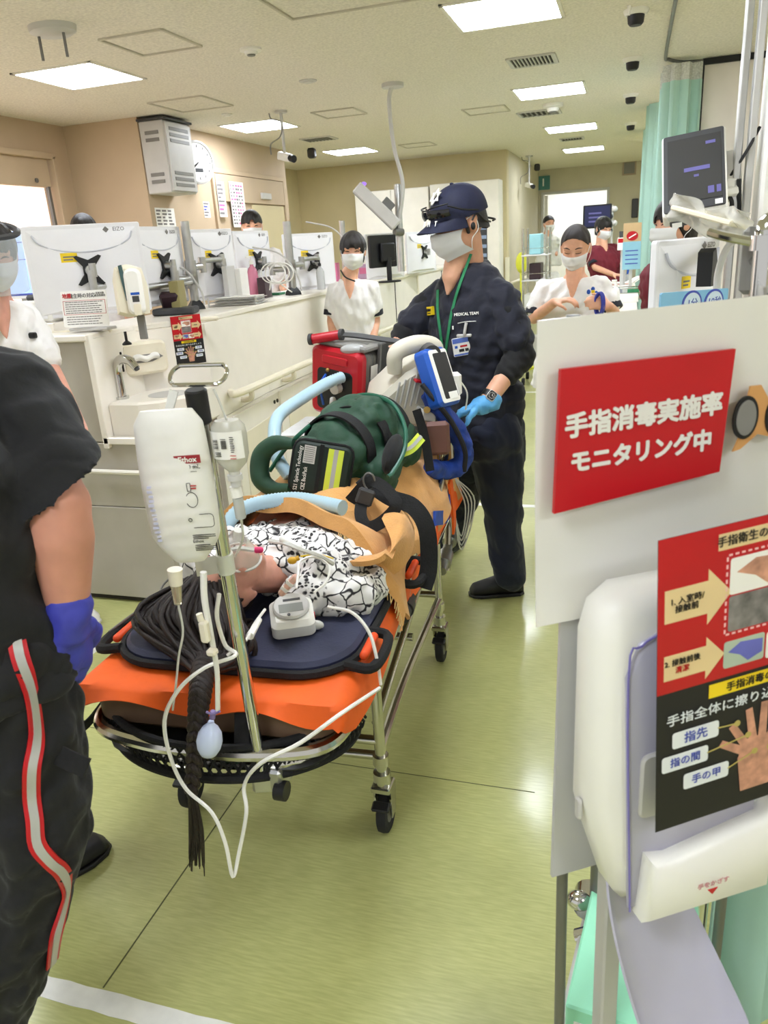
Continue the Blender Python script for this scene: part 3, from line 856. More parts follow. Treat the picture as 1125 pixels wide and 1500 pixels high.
b = MB(); b.prism(circ(.09, 24, -2.0, 3.03, 1.0), .955, .967); b.build('bowl', M_LGREY, bas)
b = MB(); b.tube([(-2.3, 2.77, .665), (-2.1, 2.765, .665), (-1.96, 2.77, .665)], .011, 8); b.build('towel_rail', M_WHITE, root)
M_SLIT = M_GAP
for k in range(7):   # cabinet doors under the hand rail
    y0 = 3.6 + k * .72; xs = B.x + (XF - B.x) * min(1, (y0 + .35 - B.y) / (4.2 - B.y)) + .004
    ang = math.atan2(XF - B.x, 4.2 - B.y) if y0 < 4.1 else 0
    R = Matrix.Rotation(-ang, 3, 'Z')
    b = MB(); b.box((xs, y0 + .35, .40), (.014, .70, .66), .003, R=R); dd = b.build('door', M_LAM, root, smooth=False)
    b = MB()
    b.box((xs + .008, y0 + .35, .40), (.004, .5, .42), .002, R=R); b.build('raised_field', M_CREAM, dd, smooth=False)
    b = MB()
    for q in (.045, .085): b.cyl((xs + .006, y0 + .6 + q - .06, .69), (xs + .011, y0 + .6 + q - .06, .69), .012)
    b.build('finger_holes', M_SLIT, dd)
    if k == 0:
        b = MB(); b.box((xs + .008, y0 + .12, .58), (.01, .09, .16), .002, R=R); b.build('dark_slot', M_SLIT, dd, smooth=False)
# joints of the far part of the front
for y, m in ((7.05, M_SLIT), (7.9, M_CREAM), (9.0, M_SLIT)):
    b = MB(); b.box((XF + .002, y, 1.02), (.006, .012 if m is M_SLIT else .06, .42), .001); b.build('joint_strip', m, root, smooth=False)
# hand rail on the counter front
def rail(y0, y1, x0, x1, label):
    t = thing('handrail', label, 'handrail', (x0, y0, .86), 'cream rails on the counter front')
    b = MB(); b.tube([(x0 - .06, y0 - .015, .86), (x0, y0, .86), (lerp((x0, y0, .86), (x1, y1, .86), .5)), (x1, y1, .86), (x1 - .06, y1, .86)], .021, 10); b.build('bar', M_CREAM, t)
    for k in (.08, .5, .92):
        p = lerp((x0, y0, .86), (x1, y1, .86), k)
        b = MB(); b.tube([p, p + V((0, 0, -.05)), p + V((-.05, .02, -.07)), p + V((-.09, .03, -.07))], .016, 8); b.build('bracket', M_CREAM, t)
rail(3.62, 5.1, -1.94, -1.98, 'cream hand rail along the counter doors beside the stretcher')
rail(6.1, 7.6, -1.98, -1.98, 'cream hand rail stub beyond the nurse at the counter')

# faucet
fp = at(179, 584, z=.965); t = thing('faucet', 'curved chrome faucet standing on the alcove basin', 'faucet', fp)
b = MB(); b.cyl(fp, fp + V((0, 0, .012)), .032, n=18); b.build('base', M_CHROME, t)
b = MB(); b.tube([fp, fp + V((0, 0, .07)), fp + V((0, 0, .13)), fp + V((.03, -.01, .175)), fp + V((.085, -.02, .175)), fp + V((.125, -.03, .14))], [.022, .02, .02, .021, .02, .016], 14, 6); b.build('spout', M_CHROME, t)
b = MB(); q = fp + V((.125, -.03, .14)); b.cyl(q, q + V((.004, -.001, -.006)), .011); b.build('nozzle', M_DGREY, t)
# paper towel dispenser on the splashback
rt = V((B.x - A.x, B.y - A.y, 0)).normalized(); nrm = V((rt.y, -rt.x, 0))
def splash(px, py):     # point where a sight line meets the splashback
    r = ROT @ V(((px - 562.5) / FPX, -(py - 750) / FPX, -1.0)); o = V((A.x, A.y, 0))
    return EYE + r * ((o - EYE).dot(nrm) / r.dot(nrm))
c = splash(204, 523); t = thing('paper_towel_dispenser', 'cream paper towel dispenser on the alcove wall above the faucet', 'dispenser', c)
M_ = plane_m(c, rt, UP)
b = MB(); b.prism(rrect(.22, .15, .03), -.02, .08, M_, .012); b.build('body', M_CREAM, t)
b = MB(); b.prism([(-.085, 0), (-.03, .018), (.06, .018), (.085, 0), (.03, -.018), (-.06, -.018)], .079, .083, M_); b.build('slot', M_MGREY, t)
b = MB(); b.grid(lambda u, v: M_ @ V((-.06 + .12 * u, -.012 + .03 * v + .006 * math.sin(9 * u), .083 + .02 * math.sin(3.1 * v) + .004 * math.sin(7 * u))), 12, 6, th=.001); b.build('paper_towel', M_PAPER, t)
b = MB(); b.box(M_ @ V((-.118, 0, .03)), (.012, .09, .13), .002, R=M_.to_3x3()); b.build('side_gap', M_BLACK, t, smooth=False)

# hand hygiene poster used twice (small one on the splashback, large one in front)
def hygiene_poster(t, M, W, H, detail=True):
    """red upper half with arrows and photographs, black lower half with a hand"""
    b = MB(); b.rect(-W / 2, -H / 2, W / 2, H / 2, M, .0004, .0008); b.build('sheet', M_INK, t, smooth=False)
    hb = H * .055
    b = MB(); b.rect(-W / 2, hb - H * .05, W / 2, H / 2, M, .0009, .0005); b.build('red_half', M_RED, t, smooth=False)
    M_TAN = mat('print_tan', (226, 200, 150), rough=.5, var=0); M_SKINP = mat('print_skin', (196, 142, 118), rough=.5, var=.15, vs=60)
    b = MB(); b.rect(-W * .23, H * .425, W * .23, H * .475, M, .0014, .0004); b.build('title_band', M_TAN, t, smooth=False)
    b = MB(); b.rect(-W * .25, -H * .055, W * .25, -H * .008, M, .0014, .0004); b.build('yellow_band', M_YEL, t, smooth=False)
    aw = W * .32
    for sx in (-1, 1):
        for j, cy in enumerate((H * .29, H * .09)):
            s = 1 if j == 0 else .8
            x0 = -W * .47 if sx < 0 else W * .17
            hh = H * .052 * s; xa = x0 + aw * .62; xb = x0 + aw * (.97 if j == 0 else .9)
            b = MB(); b.prism([(x0, cy - hh), (xa, cy - hh), (xa, cy - hh * 1.7), (xb, cy), (xa, cy + hh * 1.7), (xa, cy + hh), (x0, cy + hh)], .0010, .0014, M); b.build('arrow', M_TAN, t, smooth=False)
    M_GRN = mat('print_pale_green', (176, 190, 170), rough=.5, var=.05); M_PHB = mat('print_glove_blue', (104, 108, 190), rough=.5, var=.1)
    M_PHG = mat('print_photo_grey', (126, 122, 120), rough=.5, var=.25, vs=40)
    for (cx, cy, w, h, m) in ((-.02 + .0, .335, .30, .115, M_PAPER), (-.02, .215, .30, .115, M_PHG), (-.085, .08, .2, .09, M_GRN), (.115, .075, .18, .09, M_PAPER)):
        b = MB(); b.prism(rrect(w * W, h * H, .012 * W, 4, cx * W, cy * H), .0010, .0014, M); ph = b.build('photo', m, t, smooth=False)
        if cy in (.335, .08, .075):
            b = MB(); q = [(cx - .4 * w, cy + .1 * h), (cx - .1 * w, cy + .38 * h), (cx + .45 * w, cy + .3 * h), (cx + .45 * w, cy - .2 * h), (cx + .1 * w, cy - .4 * h), (cx - .1 * w, cy - .1 * h)]
            b.prism([(x * W, y * H) for x, y in q], .0015, .0018, M); b.build('pictured_hand', M_SKINP if cy != .08 else M_PHB, ph, smooth=False)
    # dashed outline round the upper photos
    b = MB()
    x0, x1, y0, y1 = -.185 * W, .145 * W, .15 * H, .405 * H; n = 11
    for k in range(n):
        f = (k + .2) / n; g = (k + .75) / n
        for yy in (y0, y1): b.rect(x0 + (x1 - x0) * f, yy - .0012, x0 + (x1 - x0) * g, yy + .0012, M, .0014, .0004)
        for xx in (x0, x1): b.rect(xx - .0012, y0 + (y1 - y0) * f, xx + .0012, y0 + (y1 - y0) * g, M, .0014, .0004)
    b.build('dashes', mat('print_pink', (240, 190, 190), rough=.5, var=0), t, smooth=False)
    # hand on the black half
    b = MB(); ox, oy = .02 * W, -.30 * H
    b.prism([((x * .11) * W * 1.4 + ox, y * .11 * H * 1.0 + oy) for x, y in ((-.55, -1.3), (.55, -1.3), (.7, -.3), (.75, .35), (.45, .5), (-.45, .5), (-.7, -.1))], .0010, .0014, M)
    for x0_, y0_, x1_, y1_ in ((-.45, .3, -.95, 1.1), (-.2, .4, -.4, 1.5), (.1, .4, .12, 1.6), (.4, .4, .6, 1.35), (.6, -.1, 1.25, .5), (-.5, .1, -1.3, .6)):
        p0 = V((x0_, y0_)); p1 = V((x1_, y1_)); dd = (p1 - p0).normalized(); nn = V((-dd.y, dd.x)) * .14
        b.prism([((q.x * .154) * W + ox, q.y * .11 * H + oy) for q in (p0 + nn, p0 - nn, p1 - nn * .8, p1 + nn * .8)], .0011, .0015, M)
    b.build('pictured_palm', M_SKINP, t, smooth=False)
    M_LB = mat('print_label_white', (226, 230, 232), rough=.5, var=0)
    spots = [(-.31, -.17, '指先', -.1, -.175), (-.36, -.25, '指の間', -.04, -.23), (-.25, -.335, '手の甲', .0, -.3), (.3, -.17, '手首', .14, -.17), (.36, -.25, '親指', .1, -.24), (.3, -.335, '手の平', .08, -.3)]
    for (x, y, s, hx, hy) in spots:
        b = MB(); l2 = MB(); b.prism(rrect(.23 * W, .058 * H, .012 * W, 3, x * W, y * H), .0014, .0018, M)
        x2 = x + (.11 if x < 0 else -.11); p0 = V((x2 * W, y * H)); p1 = V((hx * W, hy * H)); dd = (p1 - p0).normalized(); nn = V((-dd.y, dd.x)) * .0009
        l2.prism([p0 + nn, p0 - nn, p1 - nn, p1 + nn], .0015, .0019, M)
        l2.prism(circ(.016 * W, 10, hx * W, hy * H), .0015, .0019, M)
        b.build('label_box', M_LB, t, smooth=False); l2.build('pointer', mat('print_pointer', (186, 170, 96), rough=.5, var=0), t, smooth=False)
    T = lambda s, x, y, size, m, **k: text(s, size, m, M @ Matrix.Translation(V((x * W, y * H, .0024))), t, **k)
    for (x, y, s, hx, hy) in spots: T(s, x, y, .042 * H if len(s) < 3 else .036 * H, M_INKB)
    T('手指衛生のタイミング', 0, .45, .034 * H, M_INK)
    T('手指消毒の手順', 0, -.032, .034 * H, M_INK)
    T('手指全体に擦り込みましょう', -.02, -.095, .042 * H, M_LB, width=W * .86)
    if detail:
        T('1. 入室時/\n接触前', -.37, .29, .026 * H, M_INK); T('2. 接触前後', -.385, .105, .024 * H, M_INK); T('清潔', -.385, .078, .024 * H, M_RED)
        T('3. 退室時', .28, .29, .026 * H, M_INK); T('4. 手袋後', .27, .09, .024 * H, M_INK)
a_ = splash(251, 468); c = splash(276, 498)
t = thing('hand_hygiene_poster', 'small red and black hand hygiene poster on the counter beside the sink', 'poster', c)
hygiene_poster(t, plane_m(c + nrm * .001, rt, UP), .155, .235)

# cream edge pads on the worktop corner
for px, py, l in ((87, 487, 'cream foam edge pad at the left end of the worktop'), (147, 484, 'cream foam edge pad at the corner under the printed notice'), (305, 466, 'cream foam edge pad above the small poster')):
    p = at(px, py, z=CT); b = MB(); b.box(p + V((0, 0.012, -.004)), (.085, .035, .02), .006, R=Matrix.Rotation(.25, 3, 'Z')); tag(b.build('edge_pad', M_CREAM), l, 'edge pad', 'cream edge pads')

# printed notice in a stand
c = at(124, 452, y=2.87); Mn = plane_m(c, V((1, .12, 0)), V((0, .12, 1)))
t = thing('notice_stand', 'printed notice in a stand with red framed text before the first monitor', 'sign', c)
W, H = .215, .15
b = MB(); b.prism(rrect(W, H, .006, 3), -.004, 0, Mn); b.build('sheet', M_PAPER, t, smooth=False)
b = MB(); b.box(c + V((0, .03, -.088)), (.2, .07, .012), .003); b.build('foot', M_LGREY, t, smooth=False)
b = MB()
for (x0, y0, x1, y1) in ((-.1, -.024, .1, -.0225), (-.1, .0335, .1, .035), (-.1, -.024, -.0985, .035), (.0985, -.024, .1, .035)): b.rect(x0, y0, x1, y1, Mn)
b.build('red_frame', M_RED, t, smooth=False)
text('地震', .022, M_RED, Mn @ Matrix.Translation((-.078, .054, .0012)), t, bold=.0004); text('発生時の対応', .021, M_INK, Mn @ Matrix.Translation((-.005, .053, .0012)), t)
text('災害対策\n防災委員会', .010, M_INK, Mn @ Matrix.Translation((.08, .056, .0012)), t)
b = MB(); rg = random.Random(3)
for k, y in enumerate((.028, .019, .010, .001, -.008, -.017, -.034, -.044, -.054, -.064)):
    x = -.09
    while x < .05 + .04 * rg.random():
        w = rg.uniform(.006, .02); b.rect(x, y - .0016, x + w, y + .0018, Mn); x += w + .0025
b.build('fine_print', M_INKG, t, smooth=False)

# white hand gel dispenser clamped to the worktop
c = at(193, 428, y=2.84); t = thing('gel_dispenser', 'white automatic hand gel dispenser with teal side beside the printed notice', 'dispenser', c)
Md = plane_m(c, V((.9, .32, 0)), V((-.02, 0.04, 1)))
prof = [(-.065, -.085), (-.02, -.1), (.055, -.09), (.062, .02), (.045, .095), (.0, .11), (-.05, .1), (-.065, .05)]
b = MB(); b.prism([(x * .95, y) for x, y in prof], -.06, .05, Md, .016); b.build('body', M_CREAM, t)
b = MB(); b.prism(rrect(.072, .185, .03, 6, .028, .0), .045, .072, Md, .012); fr = b.build('front_cover', M_WHITEP, t)
M_TEAL = mat('teal_plastic', (66, 92, 94), rough=.4)
b = MB(); b.prism([(-.025, .105), (-.012, .108), (.0, .03), (.022, -.06), (.03, -.095), (.016, -.09), (-.012, -.03), (-.02, .04)], .045, .056, Md); b.build('teal_band', M_TEAL, t)
b = MB(); b.rect(.014, -.012, .05, -.002, Md, .0735); b.build('blue_label', M_BLUE, fr, smooth=False)
b = MB(); b.rect(.018, -.04, .046, -.016, Md, .0735); b.build('dark_window', M_DGREY, fr, smooth=False)
b = MB(); b.prism(rrect(.03, .045, .006, 3, .034, -.07), .071, .076, Md); b.build('spout_cover', M_CREAM, fr)
b = MB(); b.box(c + V((.01, 0.02, -.135)), (.035, .012, .12), .002); b.build('bracket', M_MGREY, t, smooth=False)
b = MB(); q = at(186, 503, y=2.86); b.cyl(q, q + V((0, 0, .05)), .006); b.lathe([(0, -.008), (.02, -.006), (.02, .0), (.008, .01), (0, .01)], Matrix.Translation(q), 16); b.build('clamp_screw', M_BLACK, t)

# ---------------------------------------------------------------- monitors on the nurse station seen from behind
M_MON = mat('monitor_white', (232, 231, 234), rough=.38, var=.01)
M_MONG = mat('monitor_groove', (196, 197, 206), rough=.4, var=0)
def desk_monitor(p0, p1, h, label, group='white desk monitors seen from behind', plate=True, hinge=.0):
    p0 = V(p0); p1 = V(p1); p1.z = p0.z; w = (p1 - p0).length
    c = (p0 + p1) / 2 - V((0, 0, h / 2)); M = plane_m(c, p1 - p0, UP)
    t = thing('desk_monitor', label, 'monitor', c, group)
    b = MB(); b.prism(rrect(w, h, .008, 3), -.045, -.022, M, .004)
    # tapered rear shell
    o = [(-w * .47, -h * .46), (w * .47, -h * .46), (w * .47, h * .46), (-w * .47, h * .46)]
    i = [(-w * .3, -h * .42), (w * .3, -h * .42), (w * .3, h * .28), (-w * .3, h * .28)]
    k = [M @ V((x, y, -.023)) for x, y in o] + [M @ V((x, y, .0)) for x, y in i]
    b.add(k, [(4, 5, 6, 7), (0, 1, 5, 4), (1, 2, 6, 5), (2, 3, 7, 6), (3, 0, 4, 7)])
    b.build('housing', M_MON, t, ang=20)
    b = MB(); b.prism(rrect(w * .97, h * .95, .004, 3), -.047, -.0455, M); b.build('screen', M_BLACK, t, smooth=False)
    b = MB()
    pts = [M @ V((w * .42 * math.cos(a), h * .40 + h * .2 * math.sin(a), -.012 + .012 * math.sin(-a))) for a in [math.pi + math.pi * q / 8 for q in range(9)]]
    b.tube(pts, .004, 6, 3); b.build('curved_groove', M_MONG, t)
    b = MB(); b.rect(-w * .22, h * .1, -w * .08, h * .2, M, .0015, .001); b.build('yellow_sticker', M_YEL, t, smooth=False)
    b = MB(); b.rect(-w * .2, h * .15, -w * .1, h * .165, M, .002, .0004); b.rect(-w * .2, h * .12, -w * .12, h * .135, M, .002, .0004); b.build('sticker_print', M_INKG, t, smooth=False)
    if plate:
        s = h * .15; b = MB()
        b.prism([(.09, 0), (s * .45, s * .3), (s, s), (s * .8, s * 1.1), (0, s * .75), (-s * .8, s * 1.1), (-s, s), (-s * .45, s * .3), (-s * .45, -s * .3), (-s, -s), (-s * .8, -s * 1.1), (0, -s * .75), (s * .8, -s * 1.1), (s, -s), (s * .45, -s * .3)][1:], 0, .014, M, .002)
        pl = b.build('mount_plate', M_BLACK, t, smooth=False)
        b = MB(); b.cyl(M @ V((0, 0, .012)), M @ V((0, 0, .05)), .022); b.cyl(M @ V((.01, -.03, .05)), M @ V((.01, .03, .05)), .016); b.build('swivel', M_ALU, pl)
    b = MB(); d = h * .035; x = w * .2; y = h * .43
    b.prism([(x - d, y), (x, y + d), (x + d, y), (x, y - d)], -.0165, -.015, M); b.build('maker_mark', M_INKG, t, smooth=False)
    text('EIZO', h * .06, M_INKG, M @ Matrix.Translation((w * .31, h * .43, -.0145)), t)
    t['plate'] = 0; del t['plate']
    return M @ V((0, 0, .05))
hs = []
hs.append(desk_monitor(at(28, 332, y=2.93), at(205, 329, y=3.28), .40, 'large white monitor back nearest the camera, behind the printed notice'))
hs.append(desk_monitor(at(192, 331, y=3.50), at(268, 335, y=3.98), .40, 'second white monitor back, directly left of the near arm post'))
hs.append(desk_monitor(at(276, 336, y=4.1), at(343, 337, y=4.45), .40, 'third white monitor back, directly right of the near arm post'))
hs.append(desk_monitor(at(345, 338, y=4.75), at(397, 340, y=5.25), .40, 'white monitor back hiding the seated man with the pale mask'))
hs.append(desk_monitor(at(417, 343, y=5.3), at(490, 340, y=5.7), .40, 'white monitor back left of the nurse at the counter'))
hs.append(desk_monitor(at(537, 343, y=6.6), at(592, 340, y=6.95), .38, 'white monitor back behind the black monitor by the tube'))
hs.append(desk_monitor(at(598, 340, y=7.4), at(640, 336, y=7.9), .38, 'farthest white monitor back, half hidden by the masked face'))
# black monitor
p0 = at(548, 350, y=6.0); M = plane_m(at(562, 368, y=6.0), V((.55, .84, 0)), UP); c = M.translation
t = thing('black_monitor', 'small black monitor back between the nurse and the tube post', 'monitor', c)
b = MB(); b.prism(rrect(.27, .24, .01, 3), -.03, 0, M, .004); b.build('housing', M_BLACK, t, ang=20)
b = MB(); b.prism(rrect(.14, .14, .012, 3, .02, -.01), 0, .04, M, .01); b.build('rear_bulge', M_BLACK, t, ang=20)
b = MB(); q = M @ V((0.02, -.05, .03)); b.cyl(q, V((q.x, q.y, CT)), .02); b.cyl(V((q.x, q.y, CT)), V((q.x, q.y, CT + .012)), .09, n=20); b.build('stand', M_BLACK, t)

# arm posts with their arms
def arm_post(pt, pb, label, arms, r=.024, base=None):
    base = base or at(*pb, z=CT); top = at(*pt, y=base.y); top = V((base.x, base.y, top.z))
    t = thing('monitor_arm_post', label, 'monitor arm', base, 'aluminium monitor arm posts')
    b = MB(); b.lathe([(0, 0), (.06, 0), (.055, .02), (.03, .05), (0, .05)], Matrix.Translation(base), 4); b.build('foot', M_BLACK, t)
    b = MB(); b.cyl(base, top, r, n=18, ch=.002); b.build('post', M_ALU, t)
    for tgt, z in arms:
        s = V((base.x, base.y, z)); mid = lerp(s, tgt, .55) + V((.0, -.07, 0)); mid.z = z
        b = MB(); b.cyl(s + V((0, 0, -.035)), s + V((0, 0, .035)), r * 1.35, n=16); cl = b.build('collar', M_ALU, t)
        b = MB(); b.cyl(s, mid, .019, n=12); b.cyl(mid + V((0, 0, -.035)), mid + V((0, 0, .05)), .021, n=12); e = V((tgt.x, tgt.y, z + .03)); b.cyl(mid + V((0, 0, .03)), e, .015, n=12); b.cyl(e + V((0, 0, -.03)), V((e.x, e.y, max(e.z + .03, tgt.z))), .018, n=12); b.build('arm', M_ALU, t)
    b = MB(); q = base + V((.02, -.02, .0))
    b.tube([at(pb[0] - 60, pb[1] - 70, y=base.y - .1), at(pb[0] - 20, pb[1] - 60, y=base.y - .08), at(pb[0] + 5, pb[1] - 30, y=base.y - .05), at(pb[0] + 12, pb[1] - 6, y=base.y - .05)], .006, 6); b.build('cable', M_LGREY, t)
arm_post((272, 324), (288, 453), 'near aluminium arm post behind the white gel dispenser', [(hs[0], 1.42), (hs[1], 1.44), (hs[2], 1.5)])
arm_post((412, 325), (430, 432), 'second aluminium arm post, left of the nurse at the counter', [(hs[3], 1.44), (hs[4], 1.46)], .026)
arm_post((503, 323), (508, 395), 'short arm post peeping over the nurse at the counter', [], .022, V((-2.12, 5.9, CT)))

# patient monitor on the tube post, screen turned away
c = at(552, 302, y=6.45); r_ = (at(578, 328, y=6.5) - at(524, 276, y=6.4)); M = plane_m(c, r_, V((.5, .1, .9)))
t = thing('patient_monitor', 'tilted white patient monitor hung on the tube post above the black monitor', 'monitor', c)
b = MB(); b.prism(rrect(.44, .1, .012, 4), -.16, .16, M, .012); b.build('housing', M_LGREY, t, ang=25)
b = MB(); b.prism(rrect(.42, .02, .004, 3, 0, -.045), -.15, .15, M); b.build('dark_edge', M_MGREY, t, ang=25)
b = MB(); b.ell(M @ V((-.19, .055, .1)), (.022, .022, .016)); b.build('alarm_light', mat('violet_lamp', (150, 110, 230), rough=.3, var=0, emit=.6), t)
b = MB(); b.cyl(M @ V((.08, .05, 0)), at(583, 335, y=6.68), .02); b.cyl(at(578, 340, y=6.6), at(590, 340, y=6.66), .03); b.box(M @ V((.06, .07, 0)), (.1, .08, .05), .006, R=M.to_3x3()); b.build('arm', M_GREYM, t)

# small things standing on the worktop
def on_top(px, py, z):
    p = at(px, py, z=z)
    if z == CT and p.x < -2.42:
        p = at(px, py, x=-2.28); p.z = CT
    return p
def bottle(name, px, py, h, r, m, label, cat='bottle', pump=None, liquid=None, group=None, z=CT):
    p = on_top(px, py, z); t = thing(name, label, cat, p, group)
    T = Matrix.Translation(p)
    b = MB(); b.lathe([(0, 0), (r, 0), (r, h * .62), (r * .75, h * .72), (r * .35, h * .78), (r * .35, h * .84), (0, h * .84)], T, 16); b.build('bottle', m, t)
    if pump is not None:
        b = MB(); b.cyl(p + V((0, 0, h * .82)), p + V((0, 0, h * .92)), r * .4); b.cyl(p + V((0, 0, h * .9)), p + V((0, 0, h)), r * .14); b.box(p + V((-.012, -.01, h)), (r * 1.3, .014, .012), .003); b.build('pump', pump, t)
    return t
M_PINK = mat('pink_liquid', (238, 150, 178), rough=.2, var=.02, trans=.3); M_PINKP = mat('pink_card', (236, 130, 170), rough=.5); M_CLB = mat('clear_bottle', (222, 224, 222), rough=.15, var=0, trans=.5)
bottle('gel_bottle', 374, 436, .26, .035, M_PINK, 'pink gel bottle with pump left of the second arm post', pump=M_WHITEP)
bottle('gel_bottle', 471, 424, .2, .03, M_CLB, 'clear bottle with black pump by the nurse', pump=M_BLACK)
def carton(px, py, sx, sy, sz, m, label, name='carton', cat='box', yaw=10, z=CT, group=None, patch=None):
    p = on_top(px, py, z); R = Matrix.Rotation(math.radians(yaw), 3, 'Z')
    b = MB(); b.box(p + V((0, 0, sz / 2)), (sx, sy, sz), .003, R=R); o = tag(b.build(name, m, None, smooth=False), label, cat, group)
    if patch:
        T = yaw_m(p, yaw); b = MB(); b.box(T @ V((0, -sy / 2, sz * .55)), (sx * .7, .002, sz * .4), .0005, R=R); b.build('print', patch, o, smooth=False)
    return o
carton(487, 418, .12, .1, .17, M_PINKP, 'pink carton with magenta ring behind the nurse', patch=M_RED)
carton(540, 408, .2, .14, .13, mat('lilac_card', (214, 178, 206)), 'lilac carton right of the nurse on the worktop', patch=M_PINKP)
carton(551, 404, .09, .08, .11, M_PAPER, 'small white carton with blue print beside the lilac carton', patch=M_BLUE)
carton(602, 396, .34, .2, .06, M_CREAM, 'low cream tray at the foot of the tube post', 'tray', 'tray')
carton(640, 388, .3, .2, .12, M_WHITEP, 'white tray of supplies beside the masked chin', 'tray', 'tray')
# letter tray with papers
p = on_top(345, 447, CT); t = thing('letter_tray', 'clear letter tray with papers lying beside the near arm post', 'tray', p)
R = Matrix.Rotation(.12, 3, 'Z')
for k in range(3):
    b = MB(); b.box(p + V((0, .04, .006 + .016 * k)), (.30, .2, .004), .001, R=R); b.build('shelf', M_LGREY, t, smooth=False)
    b = MB(); b.box(p + V((0.01, .045, .013 + .016 * k)), (.25, .17, .005), .001, R=R); b.build('paper', M_PAPER, t, smooth=False)
for sx in (-.145, .145):
    b = MB(); b.box(p + R @ V((sx, -.05, .025)), (.008, .008, .05), .001, R=R); b.build('upright', M_LGREY, t, smooth=False)
# dark organiser and phone things in the middle
p = on_top(245, 452, CT); t = thing('desk_telephone', 'dark desk telephone lying behind the gel dispenser', 'telephone', p)
M_PLUM = mat('dark_plum_plastic', (58, 40, 46), rough=.4)
b = MB(); b.box(p + V((0, .08, .02)), (.22, .14, .035), .008, R=Matrix.Rotation(.3, 3, 'Z')); b.build('base', M_DGREY, t, ang=30)
b = MB(); b.box(p + V((-.03, .09, .07)), (.1, .05, .1), .012, R=Euler((.5, 0, .3)).to_matrix()); b.build('cradle', M_PLUM, t, ang=30)
p = at(256, 428, y=3.5); carton(262, 440, .05, .1, .17, mat('olive_board', (150, 140, 92)), 'narrow olive file upright beside the near arm post', 'file', 'file')
for k, (px, py, w, h, m, l) in enumerate(((388, 424, .05, .13, M_PLUM, 'dark plum file upright behind the pink gel bottle'), (356, 428, .04, .2, M_WHITEP, 'white upright file left of the pink gel bottle'), (338, 425, .03, .22, M_LGREY, 'grey upright file beside the letter tray'))):
    carton(px, py, w, .16, h, m, l, 'file', 'file', group='upright files on the worktop')
p = on_top(392, 433, CT); b = MB(); b.box(p + V((0, .03, .008)), (.2, .1, .014), .003); tag(b.build('folder', mat('green_folder', (40, 116, 78)), None, smooth=False), 'green folder lying beside the pink gel bottle', 'folder')
# cable tangle near the second post
b = MB()
for k in range(3):
    q = at(400 + 6 * k, 400, y=4.4); b.tube([q + V((.08 * math.cos(a), 0, .06 * math.sin(a))) for a in [2 * math.pi * j / 8 for j in range(8)]], .004, 6, 3, closed=True)
b.tube([at(395, 425, y=4.4), at(400, 410, y=4.4), at(428, 428, y=4.45)], .004, 6)
tag(b.build('cable_coil', M_WHITEP), 'white coiled cables hanging by the second arm post', 'cable')
# blue computer screen at the left edge, facing the camera
c = at(20, 388, y=3.3); M = plane_m(c, V((1, -.12, 0)), UP); t = thing('computer_screen', 'computer screen with a pale blue window beside the nurse at left edge', 'monitor', c)
b = MB(); b.prism(rrect(.5, .33, .008, 3), -.03, 0, M, .003); b.build('housing', M_MON, t, smooth=False)
b = MB(); b.rect(-.24, -.15, .24, .155, M, .001); scn = b.build('screen', M_SCRBLUE, t, smooth=False)
b = MB(); b.rect(-.24, -.15, .24, -.14, M, .002); b.rect(-.24, .02, .24, .024, M, .002); b.rect(-.24, .1, .24, .105, M, .002); b.build('screen_bars', M_INKB, scn, smooth=False)
b = MB(); q = M @ V((0, -.16, -.03)); b.cyl(q, V((q.x, q.y, .0)), .02); b.cyl(V((q.x, q.y, 0)), V((q.x, q.y, .03)), .2, n=20); b.build('stand', M_LGREY, t)
# desk inside the station
t = thing('staff_desk', 'white staff desk behind the counter under the monitors', 'desk', (-2.72, 5.5, 0))
b = MB(); b.box((-2.72, 5.6, .73), (.42, 5.6, .03), .004); b.build('desk_top', M_LAM, t, smooth=False)
for y in (3.0, 5.6, 8.2):
    b = MB(); b.box((-2.72, y, .357), (.38, .03, .714), .003); b.build('support', M_LAMG, t, smooth=False)
p = at(66, 445, y=3.05); t = thing('label_printer', 'small white printer with grey lid behind the counter end', 'printer', p)
b = MB(); b.box(p + V((0, 0, -.03)), (.16, .15, .10), .01); b.build('body', M_WHITEP, t, ang=30)
b = MB(); b.box(p + V((0, 0, .03)), (.12, .11, .03), .01); b.build('lid', M_DGREY, t, ang=30)
b = MB(); b.box((p.x, p.y, (p.z - .08 + .745) / 2), (.22, .2, p.z - .08 - .745), .005); tag(b.build('drawer_unit', M_LAM, None, smooth=False), 'white drawer unit carrying the small printer', 'cabinet')

# ---------------------------------------------------------------- things on the walls of the station
X = -4.3
def wallrect(px0, py0, px1, py1): return at(px0, py0, x=X), at(px1, py1, x=X)
c0 = at(228, 182, x=X + .3); c1 = at(283, 283, x=X + .3)
t = thing('wall_unit', 'grey louvred ventilation cabinet high on the wall', 'wall cabinet', (X, 7.2, 2.4))
ya, yb, za, zb = at(240, 200, x=X + .25).y, at(281, 230, x=X + .25).y, 2.13, 2.74
b = MB(); b.box((X + .13, (ya + yb) / 2, (za + zb) / 2), (.25, yb - ya, zb - za), .008); b.build('body', M_LGREY, t, smooth=False)
b = MB(); b.box((X + .265, (ya + yb) / 2, (za + zb) / 2), (.02, yb - ya - .02, zb - za - .03), .004); fp_ = b.build('front_panel', M_LGREY, t, smooth=False)
for z in (zb - .07, zb - .12, zb - .17, za + .07, za + .12, za + .17):
    b = MB(); b.box((X + .276, (ya + yb) / 2, z), (.006, yb - ya - .12, .03), .002); b.build('louvre', M_MGREY, fp_, smooth=False)
